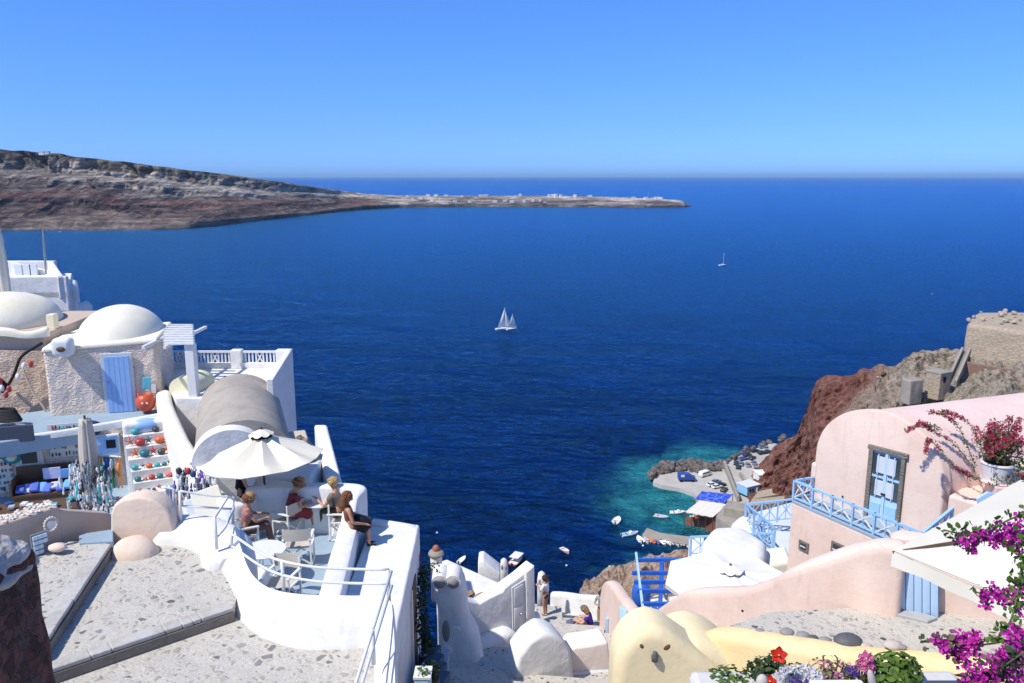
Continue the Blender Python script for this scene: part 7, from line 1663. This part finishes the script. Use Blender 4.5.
for k in range(70):
    tip = cen+Vector((random.gauss(0, .30), random.gauss(0, .28), random.gauss(.02, .30))); a = ppos+Vector((random.uniform(-.2, .2), random.uniform(-.2, .2), .45))
    pth = catmull([a, a.lerp(tip, .5)+Vector((0, 0, .12)), tip], 4); ms.tube(pth, .008, 4)
    for q in pth[2:]:
        for r_ in range(4): leaf(mb, q+rnd(.12), random.uniform(.03, .05))
    if tip.z > cen.z-.12:
        for r_ in range(16): bract(mf, tip+rnd(.13), random.uniform(.028, .045))
# trailing branches to the left along the roof
for pts in ([(975, 470, 19.5), (955, 445, 19.8), (935, 432, 19.9), (918, 422, 20)], [(975, 465, 19.5), (960, 430, 19.8), (945, 415, 20.0), (930, 412, 20.2)], [(970, 478, 19.2), (950, 462, 19.3), (930, 440, 19.6), (926, 452, 19.4)], [(985, 455, 19.6), (970, 425, 20.2), (955, 415, 20.5), (942, 411, 20.6)], [(980, 480, 19.2), (968, 474, 19.2), (952, 466, 19.2)], [(1000, 440, 19.7), (1012, 430, 20), (1020, 420, 20.2)], [(940, 430, 19.8), (925, 424, 19.9), (907, 430, 20)], [(1005, 478, 19.3), (1018, 475, 19.2), (1030, 480, 19.2)]):
    pth = catmull([at(*p) for p in pts], 9); ms.tube(pth, .009, 4); n_ = len(pth)
    for i, q in enumerate(pth):
        for r_ in range(5): leaf(mb, q+rnd(.07), random.uniform(.022, .04))
        if i > n_*.45 and random.random() < .62:
            for r_ in range(9): bract(mf, q+rnd(.075), random.uniform(.025, .04))
mb.build('leaves', LEAFO, pot); mf.build('crimson_flowers', CRIM, pot); ms.build('stems', BROWNW, pot)
mb = MB()
for k in range(70): leaf(mb, ppos+Vector((random.uniform(-.4, .45), -.38, random.uniform(0, .28)))+rnd(.05), .035)
for k in range(60): leaf(mb, at(1018, 465, 19.4)+rnd(.2), .05)
mb.build('ground_leaves', LEAFG, pot)
# ================= white awning =================
AZ = -4.95
C0 = Vector((5.14, 10.0, AZ)); e1 = Vector((.79, .61, 0)); e2 = Vector((.55, -.83, 0)); SA = 4.2
aw = thing('square_parasol', 'huge square white parasol spread over the street at the right edge', 'parasol', C0+e1*SA/2+e2*SA/2-Vector((0, 0, 2.9)))
apex = C0+e1*SA/2+e2*SA/2+Vector((0, 0, .85))
def sq(u, v):
    p = C0+e1*SA*u+e2*SA*v; k = 1-max(abs(u-.5), abs(v-.5))*2; p = p+Vector((0, 0, .85*k-.12*math.sin(math.pi*k)*(1-abs(abs(u-.5)-abs(v-.5))*2)))
    e = min(u, 1-u)*min(1, 9*(min(v, 1-v)+.02)); return p
AWM = flat('awning_canvas', (.70, .66, .56), .9, var=.04, sc=2, spec=.1)
MB().grid(sq, 32, 32).build('canopy', AWM, aw, smooth='auto')
MB().grid(lambda u, v: sq(u, v)-Vector((0, 0, .015)), 32, 32).build('lining', AWM, aw, smooth='auto')
def edge_v(a, b_, n_=24):
    def fn(u, v):
        p = a.lerp(b_, u); sg = .05*math.sin(math.pi*u); return p+Vector((0, 0, -.015-sg-v*(.19+.012*math.sin(u*40))))+Vector((.02*math.sin(u*17)*v, -.02*v, 0))
    return MB().grid(fn, n_, 3)
cs_ = [C0, C0+e1*SA, C0+e1*SA+e2*SA, C0+e2*SA]
for i in range(4):
    g_ = edge_v(cs_[i], cs_[(i+1) % 4]); g_.build('valance', AWM, aw, smooth=True)
ar = apex-Vector((0, 0, .1)); MB().tube([Vector((ar.x, ar.y, -7.8)), ar], .04, 10).build('pole', BROWNW, aw)
for c_ in cs_: MB().bar(ar, c_-Vector((0, 0, .03)), .03, .03).build('rib', BROWNW, aw)
# ================= foreground flowers =================
random.seed(90)
def twig(name, label, pts, fl, leafm, flm, leafden=3, fs=.012, ls=.015, cl=None, r=.003):
    t = thing(name, label, 'flowering branch', at(*pts[0])); 
    pth = catmull([at(*p) for p in pts], 10); MB().tube(pth, r, 6).build('stem', LEAFO, t)
    mb = MB(); mf = MB()
    for q in pth:
        for k in range(leafden):
            if random.random() < .6: leaf(mb, q+rnd(.035), random.uniform(.5, 1)*ls, ar=.7)
    for (px, py, Y, n_, rad) in cl:
        for k in range(n_): bract(mf, at(px, py, Y)+rnd(rad), random.uniform(.7, 1.15)*fs)
        for k in range(max(3, n_//5)): leaf(mb, at(px, py, Y)+rnd(rad*1.1)-Vector((0, 0, rad*.3)), random.uniform(.6, 1.1)*ls, ar=.75)
    mb.build('leaves', leafm, t); mf.build('magenta_bracts', flm, t); return t
Yc = 2.6
twig('bougainvillea_branch', 'magenta bougainvillea branch reaching in from the right before the white parasol', [(1060, 500, 2.5), (1020, 515, 2.55), (985, 530, 2.6), (960, 533, 2.6), (944, 530, 2.6)], None, LEAFG, MAG, cl=[(965, 540, 2.6, 16, .035), (975, 535, 2.6, 12, .03), (985, 541, 2.6, 16, .035), (998, 533, 2.6, 26, .05), (1010, 538, 2.6, 30, .05), (1022, 527, 2.6, 30, .05), (1018, 545, 2.6, 20, .04), (971, 550, 2.6, 6, .015), (962, 541, 2.6, 8, .02), (1030, 512, 2.6, 10, .03)], fs=.016, ls=.016)
twig('bougainvillea_branch', 'magenta bougainvillea spray hanging below the parasol edge at the right', [(1060, 570, 2.5), (1030, 600, 2.55), (1005, 598, 2.6), (975, 592, 2.65)], None, LEAFG, MAG, cl=[(983, 595, 2.6, 9, .02), (992, 592, 2.6, 14, .03), (1003, 596, 2.6, 14, .03), (1014, 590, 2.6, 16, .035), (986, 604, 2.6, 8, .015), (1020, 611, 2.6, 12, .03), (1022, 583, 2.6, 8, .03)], fs=.016)
twig('bougainvillea_branch', 'magenta bougainvillea cluster over the cobbled street at lower right', [(1060, 625, 2.4), (1010, 640, 2.45), (975, 645, 2.5), (948, 640, 2.5), (925, 642, 2.5)], None, LEAFO, MAG, cl=[(940, 643, 2.5, 18, .03), (947, 650, 2.5, 8, .02), (958, 640, 2.5, 18, .03), (965, 652, 2.5, 34, .045), (976, 638, 2.5, 14, .025), (969, 643, 2.5, 16, .03), (955, 657, 2.5, 8, .02), (1017, 632, 2.5, 8, .02), (960, 660, 2.5, 8, .02)], fs=.016)
twig('bougainvillea_branch', 'dense magenta bougainvillea filling the bottom right corner', [(1060, 630, 2.2), (1020, 655, 2.25), (990, 675, 2.3), (965, 683, 2.3)], None, LEAFD, MAG, leafden=8, cl=[(1020, 640, 2.3, 30, .045), (1018, 655, 2.3, 30, .05), (1005, 665, 2.3, 34, .05), (990, 672, 2.3, 34, .045), (975, 678, 2.3, 26, .035), (965, 682, 2.3, 12, .025), (1015, 678, 2.3, 34, .06)], fs=.016)
twig('bougainvillea_branch', 'thin leafy bougainvillea stem down the right edge', [(1030, 540, 2.5), (1022, 565, 2.5), (1018, 590, 2.45), (1010, 622, 2.4), (995, 640, 2.4)], None, LEAFG, CRIM, leafden=6, cl=[(1020, 585, 2.5, 5, .02)], fs=.014)
# flower bed along the bottom edge
bed = MB().prism([(.8, 2.75), (2.0, 2.75), (2.0, 3.25), (.8, 3.25)], -4.2, at(800, 700, 3.0).z-.02).build('planter_trough', plaster('bed_plaster', (.6, .58, .55)), label='low planter trough along the bottom edge holding the flowers', cat='planter', bevel=.03)
def shrub(label, px, py, Y, rx, rz_, n, lm, ls, flm=None, fn_=0, fs=.015, name='flower_shrub', fz_=.0, seed=1):
    random.seed(seed); c = at(px, py, Y); t = thing(name, label, 'plant', c-Vector((0, 0, rz_+.1))); mb = MB(); mf = MB(); ms = MB()
    for k in range(n):
        v = rnd(); q = c+Vector((v.x*rx, v.y*rx*.8, v.z*rz_))
        nn_ = (v+Vector((0, 0, .8))); leaf(mb, q, random.uniform(.6, 1.1)*ls, n=nn_.normalized()+rnd(.6), ar=.5)
    for k in range(12):
        v = rnd(); ms.tube([c-Vector((0, 0, rz_+.12)), c+Vector((v.x*rx, v.y*rx*.8, v.z*rz_))], .004, 5)
    for k in range(fn_):
        v = rnd().normalized(); q = c+Vector((v.x*rx, -abs(v.y)*rx*.8, abs(v.z)*rz_+fz_)); bract(mf, q, fs*random.uniform(.7, 1.1)); 
    mb.build('leaves', lm, t); ms.build('stems', BROWNW, t)
    if fn_: mf.build('flowers', flm, t)
    return t
shrub('green leafy shrub at the left end of the flower bed', 730, 680, 3.2, .12, .045, 260, LEAFG, .020, seed=3)
shrub('hibiscus bush with glossy leaves carrying two red flowers', 768, 674, 3.2, .11, .085, 420, LEAFD, .020, seed=4)
shrub('cluster of small white flowers in the middle of the flower bed', 796, 676, 3.1, .10, .05, 70, LEAFG, .018, WHF, 170, .014, seed=5)
shrub('loose grey green plant with tiny pink flowers right of the white cluster', 830, 671, 3.2, .10, .06, 170, LEAFO, .016, PNKF, 50, .010, seed=6)
shrub('upright spike of pink flowers beside the dark green bush', 864, 668, 3.1, .035, .075, 30, LEAFG, .016, PNKF, 120, .013, seed=7)
shrub('dark green dense bush at the right end of the flower bed', 896, 674, 3.1, .115, .10, 700, LEAFG, .022, seed=8)
shrub('small violet pansies low in the flower bed', 797, 683, 3.0, .05, .02, 20, LEAFG, .015, VIOF, 30, .013, seed=9)
shrub('small violet and pink blossoms beside the pink spike', 850, 672, 3.1, .03, .03, 30, LEAFG, .014, VIOF, 24, .012, seed=10)
def hibiscus(px, py, Y, r, label):
    c = at(px, py, Y); t = thing('hibiscus_flower', label, 'flower', c); n_ = Vector((-.3, -.8, .5)).normalized(); a = n_.orthogonal().normalized()
    for k in range(5):
        d_ = Matrix.Rotation(k*1.2566, 3, n_) @ a; e = n_.cross(d_)
        def fn(u, v): return c+d_*r*(u)+e*r*.42*math.sin(math.pi*min(1, u*.9+.08))*(v-.5)*2+n_*(r*.35*u*u+.006*math.sin(v*14)*u+.002*k)
        MB().grid(fn, 6, 6).build('petal', REDF, t, smooth=True)
    MB().tube([c, c+n_*r*.9], [.004, .003], 6).build('stamen', flat('stamen_yellow', (.7, .45, .08)), t); MB().tube([c, c-n_*.03-Vector((0, 0, .08))], .003, 5).build('stem', LEAFD, t)
hibiscus(779, 655, 3.0, .036, 'larger red hibiscus flower above the white blossoms')
hibiscus(770, 681, 3.0, .028, 'second red hibiscus flower at the bottom edge')
MB().ball(at(762, 682, 2.95), (.025, .02, .035), 12, 8).build('pale_stone', PBL, label='pale upright pebble beside the lower red hibiscus', cat='pebble', smooth=True)
MB().ball(at(872, 680, 2.95), (.016, .015, .05), 12, 8, M=Matrix.Rotation(-.3, 3, 'Y')).build('pale_driftwood', PBL, label='pale narrow piece of driftwood beside the pink spike', cat='driftwood', smooth=True)
pa_ = at(808, 678.5, 2.75); pb_2 = at(862, 678.5, 2.75); MB().box(Vector(((pa_.x+pb_2.x)/2, 2.68, pa_.z-.1)), (pb_2.x-pa_.x, .14, .2)).build('white_block', WHITE, label='white plastered block cut by the bottom edge in front of the flowers', cat='block', bevel=.012, segs=3)
pa_ = at(922, 679.5, 2.9); pb_2 = at(962, 679.5, 2.9); MB().box(Vector(((pa_.x+pb_2.x)/2, 2.85, pa_.z-.1)), (pb_2.x-pa_.x, .1, .2)).build('slate_block', flat('slate_violet', (.06, .07, .13), .6), label='dark slate blue block at the bottom edge between bush and bougainvillea', cat='block', bevel=.008)
MB().prism([(3.4, 3.4), (9.5, 3.4), (9.5, 9.3), (3.4, 10.2)], -12, -8.2).build('lower_yard', YP, kind='structure', label='pale yellow floor of the yard below the street')
